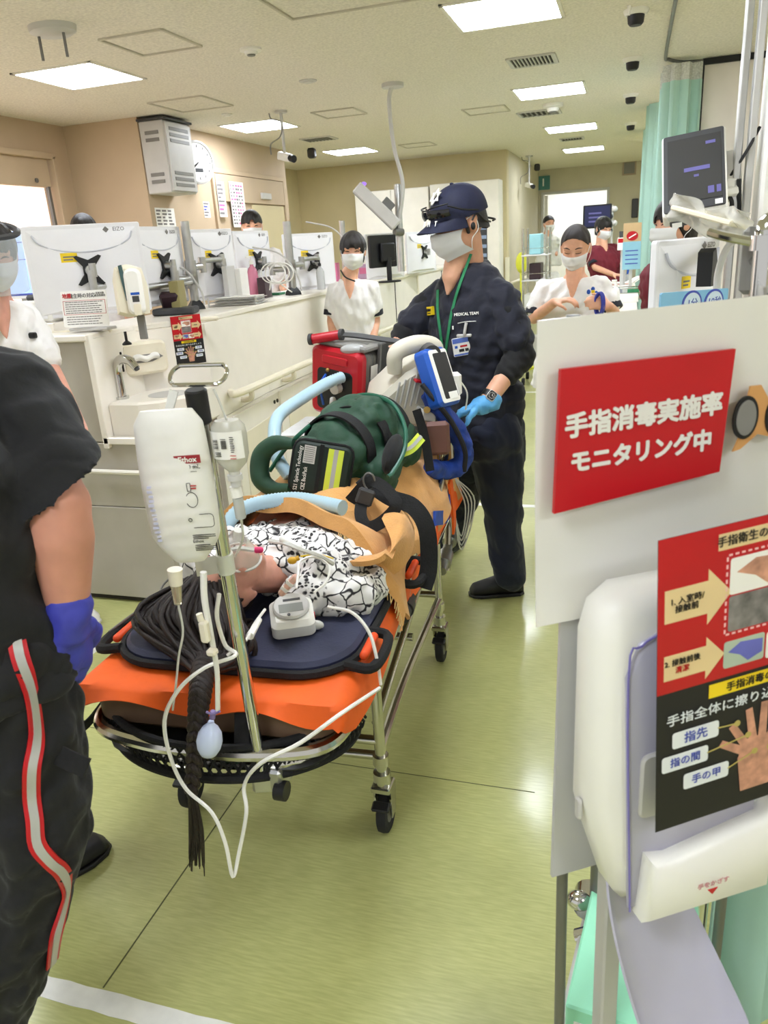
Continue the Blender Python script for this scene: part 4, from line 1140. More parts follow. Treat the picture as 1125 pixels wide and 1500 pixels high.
for z in (zb - .1, zb - .16, za + .1, za + .16):
    b = MB(); b.box((X + .13, ya - .003, z), (.14, .008, .03), .002); b.build('louvre', M_MGREY, t, smooth=False)
b = MB(); b.box((X + .14, (ya + yb) / 2, zb + .008), (.29, yb - ya + .04, .02), .003); b.build('dark_top', M_DGREY, t, smooth=False)
# clock
c = at(290, 238, x=X + .12); t = thing('wall_clock', 'round white wall clock beside the louvred cabinet', 'clock', c)
M = plane_m(c, V((.35, 1, 0)), V((0, 0, 1)))
b = MB(); b.lathe([(0, -.05), (.19, -.05), (.205, -.02), (.205, .01), (.185, .015), (.18, .005), (0, .005)], M, 36); b.build('case', M_LGREY, t)
b = MB(); b.lathe([(0, .004), (.18, .004), (.18, .006), (0, .006)], M, 36); b.build('dial', M_PAPER, t)
b = MB()
for k in range(12):
    a = math.pi * k / 6; x, y = math.sin(a), math.cos(a); b.rect(x * .15 - .005, y * .15 - .012, x * .15 + .005, y * .15 + .012, M, .0075)
b.build('hour_marks', M_INK, t, smooth=False)
b = MB(); b.rect(-.05, -.09, .05, -.055, M, .0075); b.build('date_window', M_DGREY, t, smooth=False)
for a, L, n_ in ((math.radians(240), .09, 'hour_hand'), (math.radians(232), .14, 'minute_hand')):
    d = V((math.sin(a), math.cos(a))); nn = V((-d.y, d.x)) * .005
    b = MB(); b.prism([nn, -nn, d * L - nn, d * L + nn], .008, .0095, M); b.build(n_, M_INK, t, smooth=False)
b = MB(); b.box(c + V((-.07, -.18, 0)), (.1, .03, .06), .004); b.build('bracket', M_LGREY, t, smooth=False)
# papers on the wall
def wall_paper(px, py, w, h, label, rows, m2, rg, cols=1, ink=M_INKG):
    c = at(px, py, x=X + .003); M = plane_m(c, V((0, 1, 0)), UP)
    if 7.9 < c.y < 9.85: c = at(px, py, x=X + .04); M = plane_m(c, V((0, 1, 0)), UP)
    t = thing('wall_notice', label, 'notice', c, 'papers pinned to the station wall')
    b = MB(); b.rect(-w / 2, -h / 2, w / 2, h / 2, M, .001, .0015); b.build('sheet', M_PAPER, t, smooth=False)
    b = MB(); b2 = MB()
    for i in range(rows):
        for j in range(cols):
            x0 = -w * .45 + w * .9 * j / cols; ww = w * .9 / cols * rg.uniform(.4, .9); y = h * .45 - h * .9 * (i + .5) / rows; hh = h * .9 / rows * .28
            (b2 if rg.random() < .4 else b).rect(x0, y - hh, x0 + ww, y + hh, M, .0016, .0005)
    if b.v: b.build('print', ink, t, smooth=False)
    if b2.v: b2.build('coloured_print', m2, t, smooth=False)
rg = random.Random(5)
M_PPINK = mat('print_magenta', (232, 110, 160), rough=.5, var=0)
wall_paper(325, 292, .17, .36, 'narrow white notice hanging from pins left of the pink chart', 8, M_PPINK, rg)
wall_paper(349, 300, .34, .48, 'large white chart with pink entries on the wall', 12, M_PPINK, rg, 5)
wall_paper(303, 307, .13, .16, 'small white notice under the wall clock', 5, M_INKB, rg)
wall_paper(243, 321, .34, .2, 'white form pinned low on the wall under the louvred cabinet', 6, M_INKG, rg, 3)
# cupboards on the far wall
def cupboard(x0, x1, z0, z1, label, slot=False):
    t = thing('wall_cupboard', label, 'cupboard', ((x0 + x1) / 2, 12.4, z0), 'white cupboards at the far wall')
    b = MB(); b.box(((x0 + x1) / 2, 12.3, (z0 + z1) / 2), (x1 - x0, .4, z1 - z0), .004); b.build('body', M_WHITE, t, smooth=False)
    n = max(1, round((x1 - x0) / .5))
    for k in range(n):
        w = (x1 - x0) / n; cx = x0 + w * (k + .5)
        b = MB(); b.box((cx, 12.09, (z0 + z1) / 2), (w - .012, .02, z1 - z0 - .02), .003); d = b.build('door', M_LAM, t, smooth=False)
        b = MB(); b.box((cx + w * .4, 12.075, z0 + (z1 - z0) * .35), (.02, .02, .14), .003); b.build('handle', M_GREYM, d, smooth=False)
        if slot and k == n - 1:
            b = MB(); b.box((cx, 12.078, z0 + (z1 - z0) * .55), (.16, .008, .95), .002); b.build('glass_slot', M_DGREY, d, smooth=False)
            for q in range(7):
                b = MB(); b.box((cx, 12.073, z0 + (z1 - z0) * .55 - .38 + q * .13), (.14, .004, .05), .001); b.build('stored_box', mat('pale_blue_boxes', (150, 166, 196)), d, smooth=False)
cupboard(-2.9, -1.86, 0.0, 2.36, 'tall white cupboard with a narrow glass slot beyond the cap', True)
cupboard(-4.1, -2.92, 0.0, 2.34, 'wide white cupboard behind the tilted patient monitor')
b = MB()
p = at(436, 368, y=11.2); t = thing('plush_ornament', 'pale pink ornament on a stand beside the far door', 'ornament', (p.x, p.y, 1.5))
for k in range(5): b.ell(p + V((.07 * math.cos(k * 1.26), .02 * k, .07 * math.sin(k * 1.26))), .06)
b.build('petals', mat('pale_pink', (226, 190, 186)), t)
b = MB(); b.cyl((p.x, p.y, 0.02), p, .02); b.cyl((p.x, p.y, 0), (p.x, p.y, .02), .15); b.build('stand', M_LGREY, t)
# ---------------------------------------------------------------- stretcher
SU = V((-.055, 1, 0)).normalized(); SR = V((SU.y, -SU.x, 0)); SO = V((-.868, 1.3, 0))
def S(s, t, z): return SO + SU * s + SR * t + UP * z
SM = axes(SO, SR, SU, UP)
M_ORANGE = mat('orange_sheet', (240, 98, 22), rough=.6, var=.05, vs=9, bump=.15, bs=25)
M_BROWN = mat('brown_mattress', (112, 88, 68), rough=.55, var=.05, vs=8)
M_PAD = mat('navy_pad', (40, 44, 70), rough=.6, var=.06, vs=20, bump=.08, bs=120)
M_WEB = mat('black_webbing', (22, 22, 23), rough=.85, var=.1, vs=80, bump=.2, bs=200)
st = thing('stretcher', 'wheeled steel ambulance stretcher with orange sheet and brown mattress carrying the patient', 'stretcher', S(.7, 0, 0))
TW = .305
b = MB()
b.tube([S(1.66, -TW, .53), S(.9, -TW, .53), S(.25, -TW, .53), S(.04, -TW, .53), S(-.055, -TW * .86, .53), S(-.095, -TW * .4, .53), S(-.10, 0, .53), S(-.095, TW * .4, .53), S(-.055, TW * .86, .53), S(.04, TW, .53), S(.25, TW, .53), S(.9, TW, .53), S(1.66, TW, .53)], .016, 10)
b.build('top_frame', M_STEEL, st)
b = MB(); b.tube([S(.1, -TW * .9, .50), S(-.05, -TW * .72, .495), S(-.085, 0, .49), S(-.05, TW * .72, .495), S(.1, TW * .9, .50)], .013, 10); b.build('lower_loop', M_STEEL, st)
# base frame
s0, s1, zb = .3, 1.22, .24
for t in (-.30, .30):
    b = MB(); b.tube([S(s0, t, zb + .03), S(.7, t * .93, zb), S(s1, t, zb + .03)], .014, 10); b.build('side_bar', M_STEEL, st)
    b = MB(); b.cyl(S(s0 + .02, t * .96, zb + .1), S(s1 - .05, t * .96, .5), .012); b.build('diagonal_bar', M_STEEL, st)
for s, z in ((s0, zb + .06), (s0 + .04, zb - .02), (s1, zb + .05), (.76, .36)):
    b = MB(); b.cyl(S(s, -.30, z), S(s, .30, z), .013); b.build('cross_bar', M_STEEL, st)
for s in (s0, s1):
    for t in (-.30, .30):
        b = MB(); b.cyl(S(s, t, .155), S(s, t, .585 if (s == s0) else .50), .015, n=14); lg = b.build('leg', M_STEEL, st)
        b = MB(); b.cyl(S(s, t, .225), S(s, t, .255), .022); b.build('collar', M_STEEL, lg)
        b = MB(); b.cyl(S(s, t, .16), S(s, t, .2), .024); b.build('collar', M_STEEL, lg)
        if s == s0:
            b = MB(); b.cyl(S(s, t, .58), S(s, t, .60), .02, ch=.004); b.build('end_knob', M_BLACK, lg)
        # castor
        b = MB()
        for q in (-.022, .022): b.prism([(-.02, 0), (.02, 0), (.035, .08), (.025, .1), (-.025, .1)], q - .003, q + .003, axes(S(s + .01, t, .055), SU, UP, SU.cross(UP)))
        b.box(S(s, t, .155), (.055, .06, .02), .004); fk = b.build('castor_fork', M_STEEL, st, smooth=False)
        c = S(s + .012, t, .062); ax_ = SR
        b = MB(); b.lathe([(.03, -.012), (.052, -.016), (.06, -.012), (.062, 0), (.06, .012), (.052, .016), (.03, .012)], axes(c, SU, UP, SU.cross(UP)), 28); wh = b.build('wheel', M_RUBBER, st)
        b = MB(); b.lathe([(0, -.014), (.032, -.013), (.032, .013), (0, .014)], axes(c, SU, UP, SU.cross(UP)), 20); b.build('hub', M_MGREY, wh)
        b = MB(); b.box(S(s - .035, t, .11), (.05, .03, .012), .004, R=Euler((.4, 0, 0)).to_matrix()); b.build('brake_pedal', M_BLACK, fk, smooth=False)
# folding foot frame and push handles
for t in (-.27, .30):
    b = MB(); b.tube([S(1.42, t, .30), S(1.52, t, .55), S(1.55, t, .72), S(1.56, t, .87)], .014, 10); b.build('push_post', M_STEEL, st)
b = MB(); b.cyl(S(1.56, -.28, .87), S(1.56, .31, .87), .012); b.build('push_bar', M_STEEL, st)
b = MB(); b.cyl(S(1.3, .30, .35), S(1.62, .30, .42), .02); b.cyl(S(1.35, .30, .36), S(1.42, .30, .375), .03); b.cyl(S(1.5, .30, .39), S(1.56, .30, .405), .03); b.build('telescopic_strut', M_ALU, st)
for s_a, s_b, za, zc in ((.62, .95, .60, .64), (1.02, 1.5, .60, .78)):
    b = MB()
    b.tube([S(s_a, TW + .012, .545), S(s_a + .03, TW + .018, za + .03), S((s_a + s_b) / 2, TW + .018, (za + zc) / 2 + .05), S(s_b - .03, TW + .018, zc + .05), S(s_b, TW + .012, .56)], .011, 8)
    b.build('side_rail', M_STEEL, st)
b = MB(); b.cyl(S(.56, TW + .01, .535), S(.66, TW + .01, .55), .024, n=16); b.cyl(S(.6, TW + .01, .54), S(.63, TW + .01, .545), .03, n=16); b.build('rail_hinge', M_DGREY, st)
# mattress, orange sheet, pad
b = MB(); b.prism([(x, y) for x, y in rrect(.60, 1.70, .07, 6, 0, .805)], .528, .634, SM, .018); b.build('mattress', M_BROWN, st, ang=40)
def sheet(u, v):
    """orange sheet on the mattress, hanging over its head end and sides"""
    t = (u - .5) * 2; a = t * .40; s = -.17 + 1.76 * v
    ov = max(0, abs(a) - .30) * (1 if s > 0 else max(.25, 1 + s * 5)); z = .640
    if ov > 0:
        a2 = math.copysign(.30 + min(ov, .035), a); z -= max(0, ov - .012) * 1.05
        a = a2 + .012 * math.sin(9 * s) * (ov / .1)
    if s < -.05:
        q = (-.05 - s); wv = .5 + .5 * math.sin(a * 21 + 2.2)
        q = min(q, .11); z -= q * (.14 + .30 * wv); s = -.05 - q * (.22 - .06 * wv)
    return S(s, a, z + .002 * math.sin(a * 30) * math.sin(s * 23))
b = MB(); b.grid(sheet, 49, 60, th=.004); b.build('orange_sheet', M_ORANGE, st, ang=60)
b = MB(); b.prism([(x, y) for x, y in rrect(.60, 1.0, .13, 8, .01, .54)], .645, .678, SM, .010); pad = b.build('navy_pad', M_PAD, st, ang=40)
b = MB(); o = [SM @ V((x, y, .655)) for x, y in rrect(.615, 1.015, .135, 8, .01, .54)]; b.tube(o, .011, 6, 1, closed=True); b.build('pad_border', M_WEB, pad)
M_FLAG = mat('orange_grip', (244, 84, 30), rough=.5)
for (s, t, sg) in ((.17, .315, 1), (.17, -.30, -1), (.62, .325, 1)):
    b = MB(); b.tube([S(s - .08, t - .02 * sg, .658), S(s - .07, t + .045 * sg, .65), S(s + .07, t + .045 * sg, .65), S(s + .08, t - .02 * sg, .658)], .013, 8); h = b.build('pad_handle', M_WEB, pad)
    b = MB(); b.cap(S(s - .04, t + .015 * sg, .66), S(s + .05, t + .015 * sg, .66), .011); b.build('orange_grip', M_FLAG, h)
b = MB(); b.ribbon([S(.05, -.30, .62), S(-.03, -.34, .60), S(-.06, -.36, .54), S(-.02, -.345, .50), S(.04, -.32, .53)], .03, [SR * -1 + UP * .2] * 5, .004); b.build('carry_loop', M_WEB, st)
b = MB(); b.ribbon([S(-.05, .10, .63), S(-.095, .11, .56), S(-.09, .10, .52)], .035, SU * -1, .004); b.build('buckle_strap', M_WEB, st)
b = MB(); b.ell(S(-.07, .06, .512), (.03, .015, .012)); b.build('green_tag', mat('green_plastic', (30, 130, 84), rough=.4), st)
# net basket below the head end
b = MB()
def bas(u, v): 
    a = math.pi * (1 + u); rr = .30 + .025 * math.sin(v * math.pi)
    return S(.10 + .215 * math.sin(a), rr * math.cos(a) * 1.02, .552 - .08 * v)
nU, nV = 46, 5
for k in range(nU):
    for dr in (-1, 1):
        pts = []
        for j in range(nV):
            u = (k + dr * j * .5) / nU
            if 0 <= u <= 1: pts.append(bas(u, j / (nV - 1)))
        if len(pts) > 1: b.tube(pts, .0035, 4, 1, smooth=False)
nt = b.build('net', M_WEB, st); nt['kind'] = 'stuff'
b = MB(); b.tube([bas(k / 16, 1) for k in range(17)], .012, 8); b.tube([bas(k / 16, .0) for k in range(17)], .009, 8); b.build('net_hem', M_WEB, st)
b = MB(); b.prism([(x, y) for x, y in rrect(.56, .26, .1, 6, 0, .05)], .475, .495, SM, .008); b.build('basket_floor', M_BLACK, st)
# bracket that carries the pole
pb = at(385, 1138, z=.46)
b = MB(); b.box(pb + V((0, .01, -.005)), (.05, .06, .05), .006, R=Matrix.Rotation(.3, 3, 'Z')); b.box(pb + V((.035, .02, .0)), (.03, .07, .06), .006); b.build('pole_bracket', M_ALU, st, smooth=False)
b = MB(); b.cyl(pb + V((.035, -.01, -.02)), pb + V((.06, -.01, -.02)), .022); b.build('bracket_knob', M_BLACK, st)
b = MB(); b.tube([pb + V((0, .03, 0)), S(-.09, .12, .515)], .014, 8, smooth=False); b.build('bracket_arm', M_STEEL, st)
# equipment shelf over the foot end
b = MB(); b.box(S(1.5, -.02, .875), (.62, .34, .012), .003, R=SM.to_3x3()); sf = b.build('equipment_shelf', M_ALU, st, smooth=False)
for t in (-.27, .3):
    b = MB(); b.cyl(S(1.36, t, .53), S(1.36, t, .87), .01); b.build('shelf_post', M_STEEL, st)
b = MB(); b.box(S(.72, TW + .022, .56), (.006, .035, .03), .001, R=SM.to_3x3()); b.build('yellow_sticker', M_YEL, st, smooth=False)
b = MB()
for k in range(4):
    b.tube([S(1.48, .33, .68), S(1.5 + .02 * k, .37 + .01 * k, .55), S(1.5, .35, .42 - .02 * k), S(1.46, .33, .55), S(1.47, .33, .66)], .003, 5)
b.build('hanging_wires', M_LGREY, st)
M_BSTR = mat('blue_strap', (34, 74, 168), rough=.6, var=.1, vs=40)
b = MB(); b.ribbon([S(1.05, .33, .66), S(1.2, .345, .62), S(1.32, .34, .66)], .05, SR, .01); b.build('blue_strap', M_BSTR, st)
b = MB(); b.ribbon([S(1.3, .345, .72), S(1.33, .35, .6), S(1.36, .345, .5)], .06, SR, .008); b.build('orange_strap', M_ORANGE, st)

# ---------------------------------------------------------------- IV pole
pt = at(287, 575, y=1.125)
t = thing('infusion_pole', 'chrome infusion pole with black grip and wire hook at the stretcher head', 'pole', pb)
d = (pt - pb).normalized()
b = MB(); b.cyl(pb, pt, .0135, n=20); b.build('pole', M_CHROME, t)
b = MB(); b.cyl(pt - d * .055, pt + d * .006, .019, n=20, ch=.003); b.build('grip', M_BLACK, t)
q = pt + d * .012; hx = V((.98, .05, 0)); hy = V((.0, .35, .35)).normalized()
pts = []
for x, y in rrect(.106, .04, .0185, 5): pts.append(q + hx * (x + .0) + hy * (y + .022))
b = MB(); b.tube(pts, .0036, 8, 2, closed=True); b.build('hook_loop', M_CHROME, t)
cl = lerp(pb, pt, .62); cl = at(337, 822, y=lerp(pb, pt, .56).y)
f_ = (cl - pb).dot(d); cl = pb + d * f_
b = MB(); b.cyl(cl - d * .02, cl + d * .02, .0165, n=20); M_TAPE = mat('clear_tape', (226, 228, 216), rough=.3, var=.02, alpha=.85); w_ = b.build('tape_wrap', M_TAPE, t)
b = MB(); b.ribbon([cl + V((-.012, -.01, 0)), cl + V((-.05, .0, -.012)), cl + V((-.085, .03, -.03))], .034, V((0, -.9, .3)), .002); b.build('tape_tail', M_TAPE, w_)

# ---------------------------------------------------------------- pressure infusion bag
M_BAGW = mat('white_infusion_bag', (230, 228, 222), rough=.4, var=.02, vs=14, bump=.15, bs=14)
Y = 1.085
bc = at(262, 715, y=Y); Mb = plane_m(bc, V((.94, .30, 0)), at(246, 640, y=Y) - at(262, 800, y=Y))
t = thing('pressure_infusion_bag', 'inflated white 500 mL pressure infusion bag hanging left of the pole', 'infusion bag', bc)
hw = (at(308, 710, y=Y) - at(216, 712, y=Y)).length / 2
hh = (at(250, 612, y=Y) - at(270, 832, y=Y)).length / 2
def bagf(u, v):
    a = 2 * math.pi * u; z = hh * (1 - 2 * v)
    w = hw * (1 - .10 * (abs(2 * v - 1) ** 2)) * (1 if v < .8 else 1 - .55 * ((v - .8) / .2) ** 1.5) * (1 if v > .08 else .78 + .22 * v / .08)
    dp = .034 * (math.sin(math.pi * min(1, max(0, v * .98 + .01))) ** .45)
    rip = 1 + .02 * math.sin(v * 60 + 2 * math.cos(a)) * (1 if v > .3 else .4) + .05 * math.exp(-((v - .13) / .03) ** 2) * math.sin(5 * a)
    c, s = math.cos(a), math.sin(a)
    return Mb @ V((w * math.copysign(abs(c) ** .75, c), z, dp * s * rip))
b = MB(); b.grid(bagf, 48, 60, closed_u=True); b.build('bag', M_BAGW, t, ang=70)
b = MB(); b.add([bagf(k / 48, 0) for k in range(48)] + [Mb @ V((0, hh, 0))], [(k, (k + 1) % 48, 48) for k in range(48)]); b.build('top_seam', M_BAGW, t)
def bagm(x, y, dz=0.002):
    v = (1 - y / hh) / 2; dp = .034 * (math.sin(math.pi * min(1, max(0, v))) ** .45)
    z = dp * (1 - min(.98, abs(x / hw)) ** 2.2) ** .55
    return Mb @ Matrix.Translation((x, y, z + dz)) @ Matrix.Rotation(-.3 * x / hw * 0, 4, 'Y')
b = MB(); b.rect(-.022, -.0065, .022, .0075, bagm(.030, hh * .42)); b.build('red_label', mat('label_maroon', (150, 34, 44), rough=.5), t, smooth=False)
text('Ethox', .013, M_PAPER, bagm(.030, hh * .42, .0035), t, bold=.0003)
text('500 mL', .010, M_INK, bagm(.034, hh * .42 - .013), t)
text('Fluid warm', .003, M_INKG, bagm(.036, hh * .42 - .021), t)
b = MB()
def outline(poly, M, w):
    n = len(poly)
    for i in range(n):
        p, q = V(poly[i]), V(poly[(i + 1) % n]); e = (q - p).normalized(); nn = V((-e.y, e.x)) * w
        b.prism([p + nn, p - nn, q - nn, q + nn], 0, .0006, M)
outline(circ(.010, 16, 0, 0, 1.35), bagm(.028, -.012), .0005); outline(rrect(.05, .024, .006, 4), bagm(.034, -.052), .0005); outline([(-.003, 0), (.003, 0), (.003, .014), (-.003, .014)], bagm(.026, .004), .0004)
outline(circ(.003, 8), bagm(.02, -.048), .0005)
b.build('printed_diagrams', M_INK, t, smooth=False)
b = MB(); b.rect(0, 0, .010, .0018, bagm(.029, .012)); b.rect(0, -.005, .009, -.003, bagm(.029, .012)); b.build('red_arrows', M_RED, t, smooth=False)
text('Ethox', .008, M_INK, bagm(.026, -hh * .66), t)
b = MB(); rg = random.Random(2)
for k in range(7): b.rect(-.012, -.0007, .014 + rg.uniform(0, .014), .0006, bagm(.030, -hh * .57 - .0035 * k - (.010 if k > 2 else 0)))
b.build('fine_print', M_INK, t, smooth=False)
b = MB()
for k in range(13):
    y = hh * (.1 - .06 * k); Mk = bagm(-hw * .66, y, .003); b.rect(-.005 * rg.uniform(.6, 1.4), -.0028, .004, .0028 * rg.uniform(.2, 1), Mk)
b.build('scale_print', mat('faint_blue_print', (196, 198, 220), rough=.6, var=0), t, smooth=False)
b = MB(); b.ribbon([at(255, 572, y=1.11), at(248, 600, y=1.1), at(240, 640, y=1.075)], .016, V((0, -1, 0)), .002); b.build('hanging_strap', M_TUBE, t)
# drip chamber beneath
p0 = at(256, 834, y=1.085); p1 = at(258, 856, y=1.085); p2 = at(261, 884, y=1.085)
b = MB(); b.cyl(p0, p1, .014, .012); b.build('spike_port', M_CREAM, t)
b = MB(); b.cyl(p1, p2, .010, .007); b.build('drip_chamber', mat('drip_chamber_clear', (206, 196, 170), rough=.1, var=0, trans=.7), t)
b = MB(); b.tube([p2, at(268, 925, y=1.1), at(262, 960, y=1.11), at(258, 1000, y=1.12), at(253, 1040, y=1.14)], .0024, 6); b.build('drip_line', M_TUBE, t)

# ---------------------------------------------------------------- plastic infusion bottle
Y = 1.135
top = at(333, 622, y=Y); bot = at(343, 690, y=Y); ax = (top - bot).normalized(); L = (top - bot).length
t = thing('infusion_bottle', 'clear plastic infusion bottle hanging upside down right of the pole', 'infusion bottle', bot)
x_, y_, z_ = frame(ax, (0, -1, 0))
M_BOT = mat('milky_bottle', (214, 212, 200), rough=.25, var=.02, trans=.25)
Mq = axes(bot, x_, y_, ax)
b = MB(); b.lathe([(0, -.012), (.010, -.012), (.010, 0), (.014, .004), (.026, .016), (.031, .03), (.032, L * .8), (.03, L * .98), (.022, L * 1.1), (0, L * 1.1)], Mq, 28, 1, .8); b.build('bottle', M_BOT, t)
b = MB(); b.cyl(bot - ax * .016, bot - ax * .006, .013); b.cyl(bot - ax * .028, bot - ax * .014, .009); b.build('stopper', M_LGREY, t)
Ml = plane_m(lerp(bot, top, .62), x_ if x_.x > 0 else -x_, ax); fr = .0275
if Ml.to_3x3().col[2].y > 0: Ml = plane_m(lerp(bot, top, .62), -V(Ml.to_3x3().col[0]), ax)
b = MB(); b.grid(lambda u, v: Ml @ V((.0325 * math.sin((u - .5) * 2.4), (v - .5) * .048, .8 * .0328 * math.cos((u - .5) * 2.4))), 16, 3); b.build('label', M_PAPER, t)
b = MB(); rg = random.Random(9)
for x0, wd, n in ((-.016, .008, 10), (-.002, .010, 12)):
    for k in range(n):
        if rg.random() < .75: b.rect(x0, -.004 + k * .0016, x0 + wd, -.0032 + k * .0016, Ml, .0285)
b.build('bar_code', M_INK, t, smooth=False)
b = MB()
for k in range(8): b.rect(.013, .014 - k * .0036, .013 + .009 * rg.uniform(.6, 1), .0152 - k * .0036, Ml, .0245)
for k in range(3): b.rect(-.015, -.012 - k * .003, -.015 + .01, -.0108 - k * .003, Ml, .0275)
b.build('fine_print', M_INK, t, smooth=False)
b = MB(); b.rect(.011, -.0175, .022, -.0163, Ml, .0255); b.rect(.011, -.0225, .022, -.0213, Ml, .0255); b.build('red_frame', M_RED, t, smooth=False)
c0 = at(344, 712, y=Y + .005); c1 = at(348, 728, y=Y + .005); c2 = at(353, 758, y=Y + .01)
b = MB(); b.cyl(bot - ax * .026, c0, .006); b.cyl(c0, c1, .010); b.build('spike', M_WHITEP, t)
b = MB(); b.cyl(c1, c2, .0095, n=16); b.build('drip_chamber', M_CLB, t)
b = MB(); b.cyl(lerp(c1, c2, .55), c2 - (c2 - c1) * .02, .0082, n=16); b.build('fluid', M_WHITEP, t)
b = MB(); b.tube([c2, at(356, 785, y=1.17), at(352, 800, y=1.2), at(344, 815, y=1.22)], .0024, 6); b.build('drip_line', M_TUBE, t)
b = MB(); b.tube([at(313, 570, y=1.115), at(322, 590, y=1.12), lerp(bot, top, 1.1)], .002, 6); b.build('hanger', M_TUBE, t)

# ---------------------------------------------------------------- infusion line with clamp and squeeze bulb
t = thing('squeeze_bulb', 'pale blue squeeze bulb on a white tube hanging before the mattress', 'bulb', at(307, 1083, y=1.13))
b = MB(); bb = at(307, 1083, y=1.13); up_ = (at(310, 1053, y=1.13) - at(305, 1113, y=1.13)).normalized(); X1, Y1, Z1 = frame(up_, (0, -1, 0))
b.lathe([(0, -.042), (.008, -.041), (.018, -.034), (.024, -.02), (.0265, -.004), (.024, .014), (.017, .028), (.008, .038), (.006, .046), (0, .046)], axes(bb, X1, Y1, Z1), 24)
b.build('bulb', mat('pale_blue_rubber', (196, 206, 232), rough=.45, var=.01), t)
b = MB(); b.cyl(at(311, 1052, y=1.13), at(312, 1042, y=1.13), .006); b.tube([at(302, 1043, y=1.125), at(312, 1046, y=1.125), at(322, 1042, y=1.125)], .0025, 6); b.build('valve', mat('violet_valve', (120, 104, 150), rough=.4), t)
b = MB(); b.tube([at(298, 838, y=1.09), at(300, 880, y=1.09), at(310, 935, y=1.1), at(318, 985, y=1.115), at(319, 1040, y=1.13)], [.0062, .0062, .0055, .005, .005], 8); b.build('tube', M_WHITEP, t)
b = MB(); ca = at(300, 925, y=1.085); b.box(ca, (.017, .016, .044), .004); b.cyl(ca + V((-.004, 0, .022)), ca + V((-.006, 0, .036)), .006); b.box(at(311, 955, y=1.095), (.02, .018, .014), .004); b.build('clamp', M_CREAM, t, ang=25)

def line(name, pts, r, label, cat='tube', m=M_WHITEP, n=6):
    b = MB(); b.tube(pts, r, n, 6); return tag(b.build(name, m), label, cat)
line('monitor_cable', [at(333, 960, y=1.2), at(360, 938, y=1.22), at(372, 915, y=1.3), at(388, 893, y=1.4)], .0035, 'white cable with connector leading to the pressure monitor', 'cable')
b = MB(); q0, q1 = at(366, 932, y=1.25), at(380, 908, y=1.32); b.cyl(q0, q1, .0085, .006); tag(b.build('cable_connector', M_WHITEP), 'white plug on the cable beside the pole', 'connector')
line('long_white_tube', [at(321, 870, y=1.13), at(318, 905, y=1.13), at(330, 945, y=1.15), at(345, 960, y=1.14), at(300, 978, y=1.11), at(262, 1010, y=1.1), at(241, 1055, y=1.1), at(250, 1110, y=1.1), at(272, 1155, y=1.1), at(310, 1190, y=1.1), at(330, 1235, y=1.1), at(341, 1284, y=1.1), at(350, 1250, y=1.12), at(361, 1190, y=1.13), at(358, 1150, y=1.15), at(382, 1118, y=1.12), at(440, 1088, y=1.15), at(500, 1045, y=1.2), at(556, 1008, y=1.38)], .0042, 'long white tube looping down to the floor in a sharp vee')
line('white_lead', [at(558, 1003, y=1.43), at(552, 965, y=1.44), at(540, 925, y=1.46), at(515, 897, y=1.47), at(480, 889, y=1.47)], .0042, 'white tube arching from monitor across the navy pad')
line('thin_grey_lead', [at(160, 925, z=.66), at(205, 893, z=.68), at(232, 888, z=.69), at(236, 862, z=.72), at(250, 845, z=.74)], .003, 'thin grey lead at the left edge of the orange sheet', m=M_MGREY)
# ---------------------------------------------------------------- patient under the blanket
hc = at(336, 852, z=.775)
pa = thing('person', 'patient lying on the stretcher in a white floral gown with long dark braided hair', 'person', S(.6, 0, .69))
cd = V((.50, .82, .06)).normalized()                       # from crown to chin
hd = Head(hc, V((.16, -.44, .87)), -cd, .90)
b = MB(); hd.solids(b)
neck = hc + cd * .13 + V((0, .03, -.045)); ch = S(.55, .0, .745); hp = S(.98, -.02, .74)
b.cap(hc + cd * .05, neck, .05, .052)
b.loft([(neck, SR * .07, UP * .05), (S(.42, .0, .735), SR * .12, UP * .045), (ch, SR * .15, UP * .045), (S(.78, 0, .735), SR * .14, UP * .05), (hp, SR * .18, UP * .07)], 24)
for sg in (-1, 1):
    limb(b, [hp + SR * .09 * sg, S(1.2, .1 * sg, .80), S(1.42, .09 * sg, .745)], [.08, .058, .042]); limb(b, [S(1.42, .09 * sg, .745), S(1.46, .09 * sg, .82)], [.035, .025])
    limb(b, [S(.44, .15 * sg, .705), S(.66, .18 * sg, .70), S(.80, .14 * sg, .775)], [.036, .036, .028])
    hand(b, S(.81, .13 * sg, .78), V((-.5 * sg, .6, .2)), V((0, 0, -1)), V((0, -1, 0)), 1, .25)
b.remesh('body', M_SKIN2, pa, .0055, 3)
hd.eyes(pa, closed=True)
M_FLORAL = mat('floral_gown', (230, 228, 226), rough=.75, var=0)
